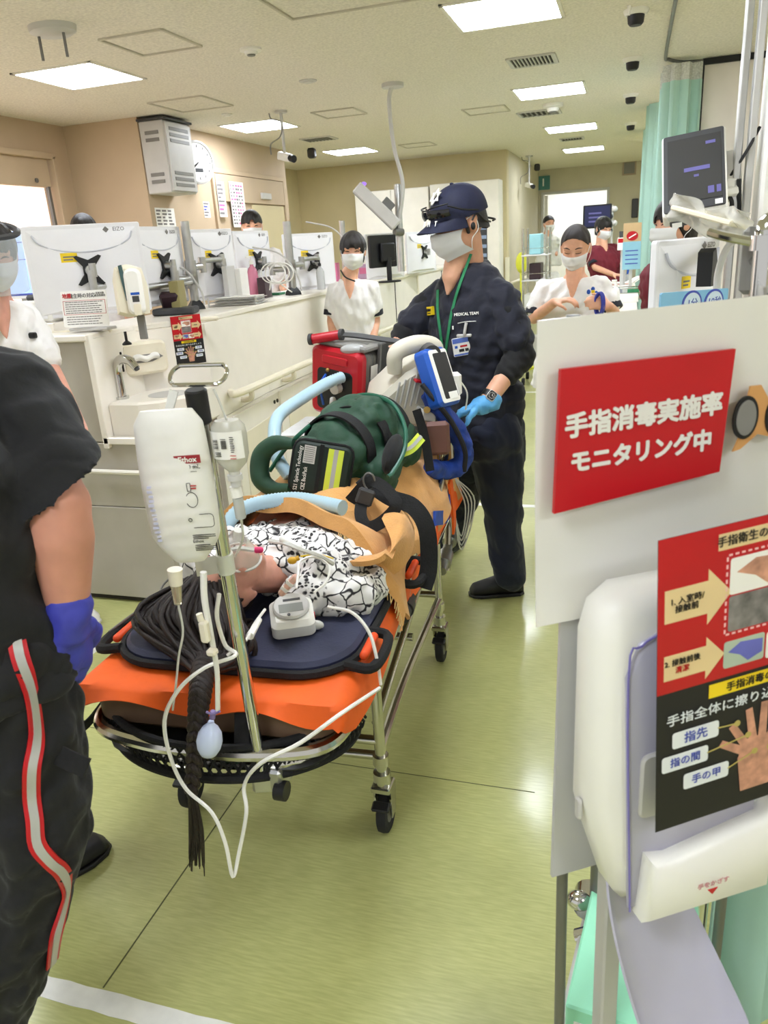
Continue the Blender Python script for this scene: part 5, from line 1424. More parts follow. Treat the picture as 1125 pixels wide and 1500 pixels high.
def _floral():
    nt = M_FLORAL.node_tree; N = nt.nodes; L = nt.links; bs = N['Principled BSDF']; tc = N.new('ShaderNodeTexCoord')
    wp = N.new('ShaderNodeTexNoise'); wp.inputs['Scale'].default_value = 14
    mp = N.new('ShaderNodeVectorMath'); mp.operation = 'MULTIPLY_ADD'; mp.inputs[1].default_value = (.05, .05, .05)
    L.new(tc.outputs['Object'], wp.inputs['Vector']); L.new(wp.outputs['Color'], mp.inputs[0]); L.new(tc.outputs['Object'], mp.inputs[2])
    def vor(scale, feat, lo, hi):
        v = N.new('ShaderNodeTexVoronoi'); v.inputs['Scale'].default_value = scale; v.feature = feat
        L.new(mp.outputs[0], v.inputs['Vector']); r = N.new('ShaderNodeMapRange'); r.inputs[1].default_value = lo; r.inputs[2].default_value = hi; r.clamp = True
        L.new(v.outputs['Distance'], r.inputs[0]); return r.outputs[0]
    def mth(op, a, b_=None):
        m = N.new('ShaderNodeMath'); m.operation = op; m.use_clamp = True
        for i, q in enumerate((a, b_)):
            if q is None: continue
            if isinstance(q, float): m.inputs[i].default_value = q
            else: L.new(q, m.inputs[i])
        return m.outputs[0]
    edge = vor(24, 'DISTANCE_TO_EDGE', .03, .07)               # leaf outlines
    dots = vor(75, 'F1', .36, .5)                              # berry dots
    nz = N.new('ShaderNodeTexNoise'); nz.inputs['Scale'].default_value = 11; L.new(tc.outputs['Object'], nz.inputs['Vector'])
    a = N.new('ShaderNodeMapRange'); a.inputs[1].default_value = .45; a.inputs[2].default_value = .49; L.new(nz.outputs['Fac'], a.inputs[0])
    c = N.new('ShaderNodeMapRange'); c.inputs[1].default_value = .49; c.inputs[2].default_value = .46; L.new(nz.outputs['Fac'], c.inputs[0])
    white = mth('MULTIPLY', mth('MAXIMUM', edge, mth('SUBTRACT', 1.0, a.outputs[0])), mth('MAXIMUM', dots, mth('SUBTRACT', 1.0, c.outputs[0])))
    mx = N.new('ShaderNodeMix'); mx.data_type = 'RGBA'; mx.inputs['A'].default_value = lin((38, 36, 40)); mx.inputs['B'].default_value = lin((232, 230, 228))
    L.new(white, mx.inputs['Factor']); L.new(mx.outputs['Result'], bs.inputs['Base Color'])
_floral()
b = MB()
b.loft([(hc + cd * .105 + V((0, .01, -.035)), SR * .085, UP * .05), (hc + cd * .16 + V((0, .02, -.025)), SR * .13, UP * .066), (S(.37, 0, .75), SR * .21, UP * .076), (S(.47, .01, .755), SR * .245, UP * .078), (S(.60, .01, .735), SR * .23, UP * .06), (S(.72, 0, .72), SR * .18, UP * .045)], 30)
for sg in (-1, 1):
    limb(b, [S(.36, .17 * sg, .755), S(.46, .235 * sg, .735), S(.53, .23 * sg, .715)], [.062, .056, .045])
limb(b, [S(.30, .12, .72), S(.32, .26, .715), S(.42, .285, .705)], [.05, .052, .04])
b.remesh('gown', M_FLORAL, pa, .008, 3, rough=.011, rs=20, seed=4)
# hair on the head, spread hair and the long braid
hd.hair(pa, M_HAIRB, 'short')
b = MB(); rg = random.Random(11)
crown = hc - cd * .09
for k in range(150):
    a = -1 + 2 * k / 149
    p0 = hc - cd * (.05 + .03 * rg.random()) + V((-.045 * 1 - .05 * a * cd.y, .05 * a * cd.x, .03 - .05 * rg.random()))
    p0 = hc - cd * .07 + V((cd.y, -cd.x, 0)) * (.075 * a) + UP * (.03 * (1 - abs(a)) + rg.uniform(-.02, .02))
    pe = S(.04 + rg.uniform(-.02, .02), -.01 + .062 * a + rg.uniform(-.03, .03), .665 + rg.uniform(0, .03))
    pm = lerp(p0, pe, .5) + V((-.03 + .10 * a, -.02, .01 - .02 * rg.random()))
    b.tube([p0, pm, pe, at(296 + rg.uniform(-12, 12), 985, y=1.25)], [.007, .0075, .006, .005], 5, 5)
b.build('spread_hair', M_HAIRB, pa, ang=80)
b = MB()
br = [at(297, 975, y=1.27), at(294, 1005, y=1.17), at(290, 1040, y=1.145), at(286, 1100, y=1.135), at(281, 1160, y=1.13)]
P = spline(br, 8)
for i, p in enumerate(P[:-1]):
    dirp = (P[i + 1] - p).normalized(); w = .017 - .007 * i / len(P)
    for sg in (-1, 1):
        b.ell(p + SR * sg * w * .55 + V((0, -.006 * (i % 2), 0)), (w * .9, w * .8, w * 1.5), Euler((0, -.55 * sg, 0)).to_matrix(), 8, 6)
b.build('braid', M_HAIRB, pa, ang=80)
b = MB(); e0 = br[-1]; 
for k in range(26):
    a = rg.uniform(-1, 1); q = at(287 + 9 * a, 1215, y=1.13 + rg.uniform(-.01, .01)); e = at(288 + 12 * a, 1285 - 45 * rg.random(), y=1.13 + rg.uniform(-.012, .012))
    b.tube([e0 + V((.006 * a, 0, 0)), q, e], [.0034, .004, .0012], 5, 4)
b.build('braid_tail', M_HAIRB, pa, ang=80)
b = MB(); b.cyl(e0 + V((0, 0, .008)), e0 - V((0, 0, .008)), .012); b.build('hair_tie', M_BLACK, pa)
# loose hair lying right of the head
b = MB()
for k in range(90):
    a = rg.random(); sd = V((cd.y, -cd.x, 0))
    p0 = hc - cd * (.075 - .05 * a) + sd * (.045 + .03 * a) + UP * (.045 - .06 * rg.random())
    p1 = hc + sd * (.085 + .02 * rg.random()) - cd * (.03 + .06 * rg.random()) + UP * (-.06 + .02 * rg.random())
    p2 = at(300 + 62 * a + rg.uniform(-8, 8), 925 + rg.uniform(-15, 22), z=.69)
    b.tube([p0, lerp(p0, p1, .6) + UP * .018, p1, p2, at(298 + rg.uniform(-10, 10), 975, y=1.27)], [.006, .007, .006, .005], 5, 5)
b.build('loose_hair', M_HAIRB, pa, ang=80)
# clear oxygen mask
M_CLM = mat('clear_mask', (214, 226, 214), rough=.2, var=0, alpha=.45)
b = MB(); b.grid(lambda u, v: hd.p(.056 * math.sin(2 * math.pi * u) * (1 - .35 * v), .068 + .075 * v ** .8 + .012 * math.cos(2 * math.pi * u) * (1 - v), -.05 + .055 * math.cos(2 * math.pi * u) * (1 - .5 * v)), 24, 8, closed_u=True); mk = b.build('oxygen_mask', M_CLM, pa)
b = MB(); b.tube([hd.p(.056 * math.sin(2 * math.pi * u), .068 + .012 * math.cos(2 * math.pi * u), -.05 + .055 * math.cos(2 * math.pi * u)) for u in [k / 16 for k in range(16)]], .004, 6, 2, closed=True); b.build('mask_rim', M_TUBE, mk)
b = MB(); b.cyl(hd.p(0, .14, -.055), hd.p(.0, .17, -.065), .011); b.build('mask_port', M_TUBE, mk)

# ---------------------------------------------------------------- blanket
M_BLK = mat('ochre_blanket', (214, 158, 92), rough=.9, var=.05, vs=16, bump=.25, bs=180, sheen=.2)
def bz(s, t):
    body = .150 * math.exp(-(t / .27) ** 4); legs = .10 * math.exp(-((s - 1.22) / .24) ** 2) * math.exp(-((t - .04) / .24) ** 4)
    z = .705 + body * (1 - .35 * max(0, min(1, (s - .8) / .4))) + legs + .03 * math.exp(-((s - .52) / .08) ** 2) * math.exp(-((t - .24) / .1) ** 2)
    return z
def blanket(u, v):
    t = -.36 + .76 * u; se = .655 - .235 * max(0, min(1, (t + .20) / .5)) ** 1.25
    s = se + (1.52 - se) * v
    z = bz(s, t)
    roll = math.exp(-(v / .07) ** 2); z += .022 * roll - (.045 if v < .012 else 0)
    z += .014 * math.sin(10 * t + 16 * s) * (.4 + .6 * u) + .010 * math.sin(23 * t - 9 * s)
    edge = max(0, t - .29); z -= edge * (.9 + .5 * math.sin(s * 14)); t2 = min(t, .335) + .025 * math.sin(s * 17) * (edge / .1)
    if t < -.29: z -= (-.29 - t) * 1.4
    return S(s, t2, z)
b = MB(); b.grid(blanket, 60, 70, th=.009); bl = tag(b.build('blanket', M_BLK, None, ang=70), 'ochre wool blanket folded over the patient on the stretcher', 'blanket')
# the edge rolled back at the right corner
OC = spline([at(594, 742, z=.80), at(607, 775, z=.775), at(604, 808, z=.74), at(586, 836, z=.715), at(552, 850, z=.705), at(524, 848, z=.70)], 6)
IC = spline([at(566, 748, z=.835), at(580, 782, z=.815), at(573, 808, z=.80), at(550, 822, z=.785), at(516, 824, z=.77), at(496, 812, z=.765)], 6)
def flap(u, v):
    f = u * (len(OC) - 1); i = min(int(f), len(OC) - 2); f -= i
    o = OC[i].lerp(OC[i + 1], f); c = IC[i].lerp(IC[i + 1], f)
    return c.lerp(o, 1.25 * v - .25) + UP * (.035 * math.sin(math.pi * v) - .02 * (1 - v)) + (o - c) * .10 * math.sin(math.pi * v)
b = MB(); b.grid(flap, 40, 16, th=.014); b.build('folded_corner', M_BLK, bl, ang=70)
b = MB(); rg = random.Random(8)
for k in range(40):
    u = .86 * (k / 39) ** 1; p = blanket(.70 + .29 * k / 39, 0.0); b.tube([p, p + V((rg.uniform(-.006, .006), -.012, -.012 - .012 * rg.random()))], .0016, 4, smooth=False)
fg = b.build('fringe', mat('fringe_cream', (226, 190, 130), rough=.9), bl); fg['kind'] = 'stuff'

# ---------------------------------------------------------------- pressure monitor on the pad, probe, lines on the chest
c = at(428, 903, z=.715); Mm = axes(c, V((.87, .48, .05)).normalized(), V((0, 0, 1)).cross(V((.87, .48, .05))).normalized(), V((-.03, -.0, 1)).normalized())
Mm = plane_m(c, V((.88, .46, .0)), V((-.42, .82, .25)))
t = thing('pressure_monitor', 'small white blood pressure monitor lying on the navy pad', 'monitor', c)
b = MB(); b.prism(rrect(.105, .105, .018, 5), -.032, .022, Mm, .012); b.build('body', M_WHITEP, t, ang=40)
b = MB(); b.prism([(x, y * 1.05 + .008) for x, y in circ(.045, 30)], .021, .031, Mm, .004); ring = b.build('display_bezel', M_LGREY, t, ang=40)
b = MB(); b.rect(-.030, -.018, .028, .012, Mm, .0318); b.build('screen', mat('lcd_grey', (140, 142, 138), rough=.25, var=.03), ring, smooth=False)
b = MB(); b.rect(-.018, .022, .024, .030, Mm, .0318); b.build('top_window', M_DGREY, ring, smooth=False)
b = MB(); b.prism(circ(.004, 10, -.008, -.027), .031, .0325, Mm); b.build('button', M_DGREY, ring)
b = MB(); b.box(Mm @ V((.0535, -.005, 0)), (.003, .012, .012), .001, R=Mm.to_3x3()); b.build('red_mark', M_RED, t, smooth=False)
b = MB(); b.ell(Mm @ V((.055, -.02, -.02)), (.02, .012, .012)); b.build('cable_clip', M_TUBE, t)
p0, p1 = at(410, 872, z=.79), at(436, 842, z=.835)
Mq_ = plane_m(lerp(p0, p1, .5), p1 - p0, V((-.4, .2, .9)).cross(p1 - p0)); b = MB(); b.prism(rrect(.062, .030, .008, 4), -.008, .008, Mq_, .004); pr = tag(b.build('taped_probe', mat('pink_tape', (232, 186, 168), rough=.7, var=.04, vs=40), ang=40), 'pink taped sensor probe beside the pressure monitor', 'probe')
for k in (.3, .6):
    b = MB(); b.box(Mq_ @ V((-.03 + .06 * k, 0, 0)), (.009, .0315, .0175), .001, R=Mq_.to_3x3()); b.build('tape_turn', M_PAPER, pr, smooth=False)
def chest_line(name, pxs, z, r, label, m=M_TUBE): return line(name, [at(x, y, z=z + dz) for x, y, dz in pxs], r, label, 'tube', m)
chest_line('chest_tube', [(395, 792, .0), (420, 797, .01), (440, 805, .01), (470, 815, .0), (488, 826, -.03)], .86, .0055, 'clear tube with connector lying across the floral gown')
chest_line('coiled_lead', [(434, 862, -.01), (437, 838, .01), (440, 822, .02), (462, 816, .02), (482, 830, .0), (478, 852, -.02), (460, 868, -.03)], .84, .003, 'white lead curled in a loop on the floral gown', M_WHITEP)
chest_line('yellow_lead', [(440, 815, 0), (465, 812, 0), (488, 818, -.03)], .86, .002, 'thin yellow lead on the floral gown', M_YEL)
q = at(428, 821, z=.855); b = MB(); b.ell(q, (.012, .010, .009)); b.cyl(q, q + V((.014, .01, .004)), .006); tag(b.build('yellow_stopcock', mat('amber_plastic', (220, 170, 40), rough=.3)), 'small yellow stopcock lying on the gown', 'stopcock')
q = at(374, 806, z=.862); b = MB(); b.cap(q, q + V((.012, .004, 0)), .008); tag(b.build('pink_cap', mat('magenta_plastic', (222, 50, 110), rough=.4)), 'small magenta cap at the neck of the gown', 'cap')
b = MB(); b.cap(at(415, 790, z=.875), at(438, 802, z=.865), .011, .008); tag(b.build('white_connector', M_WHITEP), 'white tube connector lying on the chest', 'connector')
chest_line('tie_tube', [(330, 808, .02), (350, 803, .03), (372, 806, .02)], .86, .006, 'clear white tube beside the magenta cap')

# ---------------------------------------------------------------- corrugated breathing hoses
M_HOSE = mat('pale_blue_hose', (182, 212, 226), rough=.35, var=.02, trans=.15)
def hose(name, pts, r, label):
    P = spline(pts, 16); n = len(P); d = [0]
    for a, b_ in zip(P, P[1:]): d.append(d[-1] + (b_ - a).length)
    N = int(d[-1] / .005); Q = []
    j = 0
    for k in range(N):
        x = d[-1] * k / (N - 1)
        while j < n - 2 and d[j + 1] < x: j += 1
        Q.append(P[j].lerp(P[j + 1], (x - d[j]) / max(1e-6, d[j + 1] - d[j])))
    b = MB(); R = [r * (1 + (.06 if k % 2 else -.06)) for k in range(N)]
    b.tube(Q, R, 14, 1, smooth=False); return tag(b.build(name, M_HOSE, None, ang=80), label, 'hose', 'pale blue breathing hoses')
hose('breathing_hose', [at(502, 552, y=2.66), at(478, 562, y=2.6), at(440, 585, y=2.45), at(408, 610, y=2.3), at(402, 640, y=2.2), at(406, 670, y=2.15), at(424, 698, y=2.13)], .021, 'pale blue corrugated hose from the red ventilator down beside the green bag')
hose('breathing_hose', [at(330, 772, y=1.84), at(348, 750, y=1.88), at(380, 737, y=1.91), at(430, 731, y=1.92), at(470, 737, y=1.90), at(502, 744, y=1.87)], .021, 'pale blue corrugated hose lying on the blanket before the bag')
line('green_tube', [at(395, 690, y=2.12), at(420, 655, y=2.14), at(455, 622, y=2.2), at(500, 588, y=2.4), at(540, 578, y=2.4), at(575, 592, y=2.32), at(593, 625, y=2.26), at(592, 660, y=2.2), at(575, 692, y=2.12), at(568, 698, y=2.1)], .007, 'dark green tube arching over the green bag', m=mat('green_tubing', (26, 92, 70), rough=.35), n=8)

# ---------------------------------------------------------------- green rescue backpack
M_GREEN = mat('green_nylon', (30, 66, 46), rough=.65, var=.08, vs=14, bump=.25, bs=30)
M_GREEND = mat('dark_green_nylon', (18, 34, 26), rough=.65, var=.08, vs=20, bump=.15, bs=60)
M_LIME = mat('lime_reflective', (206, 222, 70), rough=.45, var=.03)
M_SILV = mat('silver_reflective', (176, 176, 172), rough=.35, metal=.2, var=.03)
bk = thing('rescue_backpack', 'dark green rescue backpack with lime reflective stripe on the blanket', 'backpack', S(1.0, 0, .84))
f0 = [at(430, 640, y=2.04), at(520, 655, y=2.08), at(505, 735, y=2.05), at(425, 722, y=2.0)]
fr_ = ((f0[1] - f0[0]) + (f0[2] - f0[3])).normalized(); fu = ((f0[0] - f0[3]) + (f0[1] - f0[2])); fu = (fu - fr_ * fu.dot(fr_)).normalized(); fo = fr_.cross(fu)
cf = sum(f0, V()) / 4; W = (f0[1] - f0[0]).length; H = (f0[0] - f0[3]).length
Mf = axes(cf, fr_, fu, fo)
b = MB(); b.prism(rrect(W, H, .03, 5), -.06, 0, Mf, .014); pk = b.build('front_pocket', M_GREEND, bk, ang=40)
b = MB(); b.prism(rrect(W * 1.02, H * 1.02, .03, 5), -.10, -.055, Mf, .012); b.build('pocket_frame', M_GREEN, bk, ang=40)
b = MB(); b.rect(W * .08, -H * .46, W * .17, H * .40, Mf, .0022, .0015); b.rect(W * .24, -H * .46, W * .33, H * .40, Mf, .0022, .0015); b.build('lime_stripe', M_LIME, pk, smooth=False)
b = MB(); b.rect(W * .17, -H * .46, W * .24, H * .40, Mf, .0024, .0015); b.build('silver_stripe', M_SILV, pk, smooth=False)
Mt = Mf @ Matrix.Rotation(math.pi / 2, 4, 'Z')
text('S21 Spiracle Technology', .017, M_PAPER, Mf @ Matrix.Translation((-W * .37, -H * .03, .0012)) @ Matrix.Rotation(math.pi / 2, 4, 'Z'), pk, width=H * .8)
text('CBZ BackPack', .017, M_PAPER, Mf @ Matrix.Translation((-W * .25, -H * .2, .0012)) @ Matrix.Rotation(math.pi / 2, 4, 'Z'), pk, width=H * .42)
b = MB(); b.rect(-W * .31, H * .08, -W * .12, H * .40, Mf, .0018, .001); lb = b.build('white_label', M_LGREY, pk, smooth=False)
b = MB()
for k in range(8): b.rect(-W * .295, H * (.11 + .036 * k), -W * .14, H * (.122 + .036 * k), Mf, .0024, .0004)
b.build('label_print', M_INKG, lb, smooth=False)
b = MB(); b.ribbon([Mf @ V((x, y, .003)) for x, y in ((-W * .03, H * .45), (-W * .03, 0), (-W * .03, -H * .45))], .012, fo, .004); b.build('pocket_binding', M_WEB, pk)
b = MB(); b.tube([Mf @ V((x, y, -.012)) for x, y in rrect(W * .97, H * .97, .03, 4)], .005, 6, 1, closed=True); b.build('zip', M_WEB, pk)
# main body behind
ax0 = cf - fo * .06; ax1 = at(590, 628, y=2.5); ax1 = V((ax1.x - .05, ax1.y, .93)); b = MB(); fz = (ax1 - ax0).normalized()
rr = (fr_ - fz * fr_.dot(fz)).normalized(); uu = rr.cross(fz); uu = uu if uu.z > 0 else -uu
ring = []
for k, (w, h, dz) in enumerate(((.9, .9, 0), (1.12, 1.12, .01), (1.2, 1.2, .02), (1.2, 1.22, .03), (1.16, 1.2, .03), (1.05, 1.1, .015), (.8, .85, -.01))):
    ring.append((ax0 + (ax1 - ax0) * (k / 6 * 1.05 - .02) + UP * dz, rr * W * .5 * w, uu * H * .5 * h))
b.loft(ring, 36, 3.2)
b.ell(lerp(ax0, ax1, .6) + UP * .09 + rr * -.02, (.13, .17, .06)); b.ell(lerp(ax0, ax1, .45) + rr * .10 + UP * -.02, (.06, .14, .08)); b.ell(lerp(ax0, ax1, .78) + rr * .06, (.1, .12, .09))
b.remesh('main_compartment', M_GREEN, bk, .008, 3, rough=.014, rs=10, seed=21)
b = MB()
for k, (f, off) in enumerate(((.24, 0), (.5, .004), (.82, .0))):
    c_ = ax0 + (ax1 - ax0) * f + UP * .03; w_ = W * .5 * 1.3; h_ = H * .5 * 1.34
    b = MB(); b.ribbon([c_ + rr * w_ * math.cos(a) + uu * h_ * math.sin(a) for a in [math.radians(-40 + 26 * q) for q in range(11)]], .045 if k < 2 else .03, [rr * math.cos(a) + uu * math.sin(a) for a in [math.radians(-40 + 26 * q) for q in range(11)]], .006); b.build('compression_strap', M_WEB, bk)
b = MB(); q0 = lerp(ax0, ax1, .55) + UP * .11
b.tube([q0 + rr * -.05, q0 + UP * .035 + rr * -.01, q0 + UP * .03 + rr * .06, q0 + rr * .09], .012, 8); b.build('grab_handle', M_WEB, bk)
# padded side handle at the left
b = MB(); b.tube([at(430, 650, y=2.06), at(402, 650, y=2.06), at(383, 668, y=2.06), at(382, 700, y=2.04), at(400, 716, y=2.03), at(425, 716, y=2.02)], [.016, .026, .03, .03, .024, .016], 12, 6); b.build('padded_handle', M_GREEN, bk)
# shoulder pad and belts on the right
b = MB(); b.tube([at(566, 690, y=2.08), at(560, 715, y=2.0), at(548, 745, y=1.93), at(538, 768, y=1.9)], .004, 4)
b = MB(); e = at(575, 665, y=2.2); X2 = (at(545, 690, y=2.1) - at(600, 640, y=2.35)); b.ell(e, (.03, .085, .05), plane_m(e, V((.9, .1, -.2)), V((-.3, .8, .4))).to_3x3()); b.build('shoulder_pad', M_BLACKC, bk)
for pts, w in (([at(512, 735, y=2.0), at(545, 705, y=2.0), at(580, 735, y=1.95), at(565, 760, y=1.93), at(540, 772, y=1.9), at(528, 752, y=1.93), at(535, 715, y=2.02)], .035), ([at(530, 700, y=2.08), at(570, 728, y=2.0), at(605, 742, y=1.98), at(625, 775, y=1.96), at(628, 830, y=1.93), at(620, 862, y=1.9)], .05), ([at(610, 600, y=2.42), at(622, 640, y=2.42), at(630, 690, y=2.4)], .03)):
    b = MB(); b.ribbon(pts, w, V((.35, -.75, .5)), .004); b.build('hip_belt', M_WEB, bk)
b = MB(); q = at(541, 705, y=2.0); b.tube([q + V((.018 * math.cos(a), 0, .025 * math.sin(a))) for a in [2 * math.pi * k / 10 for k in range(10)]], .003, 6, 3, closed=True); b.build('buckle', M_GREYM, bk)
b = MB(); b.box(at(535, 728, y=1.97), (.05, .02, .05), .006, R=Euler((0, .4, .3)).to_matrix()); b.build('side_clip', M_DGREY, bk, smooth=False)
b = MB(); pts = [at(584, 664, y=2.28), at(602, 656, y=2.3), at(617, 640, y=2.34)]; b.ribbon(pts, .035, V((.5, -.6, .4)), .004); ls = b.build('lime_stripe', M_LIME, bk)
b = MB(); b.ribbon([p + V((.001, -.002, .003)) for p in pts], .011, V((.5, -.6, .4)), .004); b.build('silver_stripe', M_SILV, ls)

# ---------------------------------------------------------------- red transport ventilator
SZ = .885
c = at(497, 560, y=2.72); Mv = plane_m(c, at(530, 535, y=2.70) - at(463, 520, y=2.76), V((.06, -.06, 1)))
vt = thing('transport_ventilator', 'red and grey transport ventilator with roller handle at the stretcher foot', 'ventilator', V((c.x, c.y, SZ)))
w = (at(530, 550, y=2.7) - at(457, 545, y=2.76)).length; h = (at(495, 512, y=2.72) - at(490, 612, y=2.72)).length
b = MB(); b.prism(rrect(w, h, .03, 6), -.02, .03, Mv, .012); b.build('red_face', M_REDP, vt, ang=40)
b = MB(); b.prism(rrect(w * .72, h * .62, .02, 5, 0, -h * .1), .018, .0315, Mv, .003); b.build('black_panel', M_BLACK, vt, ang=40)
b = MB(); b.prism(rrect(w * .5, h * .12, .008, 4, 0, h * .34), .029, .036, Mv, .003); b.build('red_grip', M_REDP, vt, ang=40)
b = MB(); b.prism(rrect(w * .98, h * .95, .04, 6), -.2, -.02, Mv, .01); b.build('grey_body', M_MGREY, vt, ang=40)
for z_ in (-.05, -.09, -.13):
    b = MB(); b.prism(rrect(w * 1.01, h * .98, .04, 6), z_ - .012, z_, Mv, .003); b.build('body_rib', M_GREYM, vt, ang=40)
b = MB(); b.box(Mv @ V((w * .54, h * .10, -.10)), (.02, .05, h * 1.0), .004, R=Mv.to_3x3() @ Matrix.Rotation(math.pi / 2, 3, 'X')); b.build('side_bracket', M_GREYM, vt, smooth=False)
b = MB(); b.box(Mv @ V((0, h * .54, -.09)), (w * 1.05, .02, .2), .006, R=Mv.to_3x3()); b.build('top_plate', M_MGREY, vt, smooth=False)
b = MB(); r0 = at(456, 497, y=2.68); r1 = at(499, 490, y=2.72); b.cyl(r0, r1, .018, n=16, ch=.003); hd_ = b.build('roller_handle', M_REDP, vt)
b = MB(); b.cyl(r0 - V((.008, 0, 0)), r0 + V((.004, 0, 0)), .021, n=16); b.build('end_cap', M_DGREY, hd_)
b = MB(); b.cyl(r1 - V((.004, 0, 0)), r1 + V((.01, 0, 0)), .021, n=16); b.build('end_cap', M_DGREY, hd_)
b = MB(); b.tube([r0, Mv @ V((-w * .3, h * .52, -.05)), Mv @ V((w * .4, h * .54, -.05))], .013, 8); b.build('handle_arm', M_GREYM, vt)
b = MB(); b.ribbon([r1, at(525, 492, y=2.75), at(560, 497, y=2.78), at(590, 503, y=2.8), at(612, 522, y=2.82)], .03, V((0, -.4, .9)), .006); b.build('carry_strap', M_DGREY, vt)
b = MB(); b.ell(Mv @ V((w * .25, h * .52, .0)), (.05, .03, .02)); b.build('foil_wrap', M_CLB, vt)
b = MB(); b.rect(-.022, .0, .022, .11, Mv @ Matrix.Translation((w * .52, -.03, -.05)) @ Matrix.Rotation(math.pi / 2, 4, 'Y'), .004); b.build('side_label', M_PAPER, vt, smooth=False)
b = MB(); b.cyl(Mv @ V((.02, -.01, .03)), Mv @ V((.02, -.01, .06)), .02); b.cyl(Mv @ V((-.005, -.06, .03)), Mv @ V((.02, -.09, .07)), .013); b.build('hose_port', M_LGREY, vt)
b = MB(); b.tube([Mv @ V((-.04, .03, .033)), Mv @ V((-.03, .0, .08)), Mv @ V((-.03, -.08, .06))], .005, 6); b.build('blue_line', M_BLUE, vt)
b = MB(); b.ell(Mv @ V((-.03, .05, .034)), .008); b.build('brass_port', mat('brass', (170, 140, 80), rough=.3, metal=.8), vt)
b = MB(); q = Mv @ V((0, 0, -.1)); b.box(V((q.x, q.y, SZ + .02)), (.24, .2, .035), .006); b.build('foot_plate', M_GREYM, vt, smooth=False)

# ---------------------------------------------------------------- monitor defibrillator with blue edge
c = at(606, 560, y=2.72); dz = c
M_BEIGE = mat('beige_plastic', (206, 200, 184), rough=.45, var=.02)
df = thing('monitor_defibrillator', 'beige monitor defibrillator with blue edged screen before the man', 'monitor', V((c.x, c.y, SZ)))
Md = plane_m(at(600, 568, y=2.7), V((.75, .55, -.22)), V((.12, -.1, 1)))
b = MB(); b.prism([(-.13, -.12), (.09, -.13), (.12, -.02), (.10, .10), (.02, .13), (-.06, .07), (-.13, -.02)], -.10, .09, Md, .018); b.build('body', M_BEIGE, df, ang=40)
b = MB()
for k in range(5): b.box(Md @ V((-.08 + .02 * k, -.02 + .012 * k, .091)), (.008, .12, .006), .002, R=Md.to_3x3())
b.build('body_ribs', M_LGREY, df, smooth=False)
b = MB(); hp_ = [Md @ V(q) for q in ((-.09, .06, .05), (-.10, .13, .05), (-.03, .17, .04), (.05, .165, .02), (.075, .11, .0))]; b.tube(hp_, [.026, .03, .032, .032, .026], 14, 6); b.build('carry_handle', M_BEIGE, df)
b = MB(); b.cyl(at(626, 516, y=2.66), at(633, 520, y=2.62), .036, .034, 20); b.build('dark_socket', M_DGREY, df)
# screen block
sc_ = at(646, 552, y=2.62); Ms = plane_m(sc_, at(660, 548, y=2.76) - at(640, 556, y=2.56), at(631, 522, y=2.6) - at(652, 590, y=2.6))
Ms = plane_m(sc_, V((.38, .92, -.05)), V((-.36, .05, .93)))
b = MB(); b.prism(rrect(.13, .21, .02, 5), -.05, .015, Ms, .012); b.build('blue_housing', M_BLUE, df, ang=40)
b = MB(); b.prism(rrect(.105, .19, .01, 4), .014, .017, Ms); b.build('white_bezel', M_WHITEP, df, smooth=False)
b = MB(); b.prism(rrect(.08, .165, .006, 4, .006, .0), .0165, .018, Ms); b.build('screen', M_BLACK, df, smooth=False)
b = MB(); b.rect(-.01, -.085, .042, -.06, Ms, .019); b.build('white_label', M_PAPER, df, smooth=False)
b = MB(); b.box(at(614, 558, y=2.6), (.035, .01, .025), .002, R=Md.to_3x3()); b.build('red_connector', M_REDP, df, smooth=False)
b = MB(); b.box(at(624, 606, y=2.62), (.06, .04, .07), .006, R=Md.to_3x3()); b.build('latch_block', M_LGREY, df, ang=30)
b = MB(); b.cyl(at(625, 600, y=2.59), at(625.5, 600.5, y=2.57), .012); b.build('brass_port', mat('brass', (170, 140, 80), rough=.3, metal=.8), df)
b = MB(); b.box(V((c.x + .0, c.y + .02, SZ + .03)), (.2, .18, .06), .006, R=Matrix.Rotation(.5, 3, 'Z')); b.build('foot', M_GREYM, df, smooth=False)
b = MB(); b.box(at(668, 562, y=2.68), (.035, .05, .08), .008, R=Matrix.Rotation(.4, 3, 'Z')); b.tube([at(672, 555, y=2.68), at(684, 575, y=2.7), at(682, 600, y=2.72)], .003, 6); b.build('white_module', M_WHITEP, df, ang=30)
# blue sleeve hanging along the right side with a black cable on it
M_SLV = mat('blue_sleeve', (28, 62, 150), rough=.6, var=.12, vs=30, bump=.3, bs=50)
b = MB(); b.tube([at(622, 575, y=2.6), at(645, 600, y=2.62), at(668, 630, y=2.66), at(680, 660, y=2.68), at(672, 683, y=2.66), at(648, 690, y=2.6), at(628, 684, y=2.5)], [.024, .036, .036, .036, .034, .034, .028], 12, 8)
bs_ = tag(b.remesh('cable_sleeve', M_SLV, None, .006, 2, rough=.004, rs=30), 'blue fabric cable sleeve hanging at the stretcher foot below the blue glove', 'cable sleeve')
b = MB(); b.tube([at(618, 563, y=2.56), at(640, 590, y=2.56), at(664, 622, y=2.6), at(681, 660, y=2.62), at(680, 690, y=2.64)], .009, 8); b.build('black_cable', M_RUBBER, bs_)
b = MB(); b.box(at(640, 642, y=2.52), (.09, .03, .12), .012, R=Matrix.Rotation(.3, 3, 'Z')); tag(b.build('equipment_pouch', mat('brown_pouch', (108, 72, 64), rough=.6)), 'small brown pouch hanging inside the foot frame', 'pouch')
# ---------------------------------------------------------------- the people standing round the room
def cuff(p0, p1, r, m, parent, w=.03, name='cuff'):
    d = (V(p1) - V(p0)).normalized(); b = MB(); b.cyl(V(p1) - d * w, V(p1) + d * .004, r, r * 1.02, 18, .003); return b.build(name, m, parent)

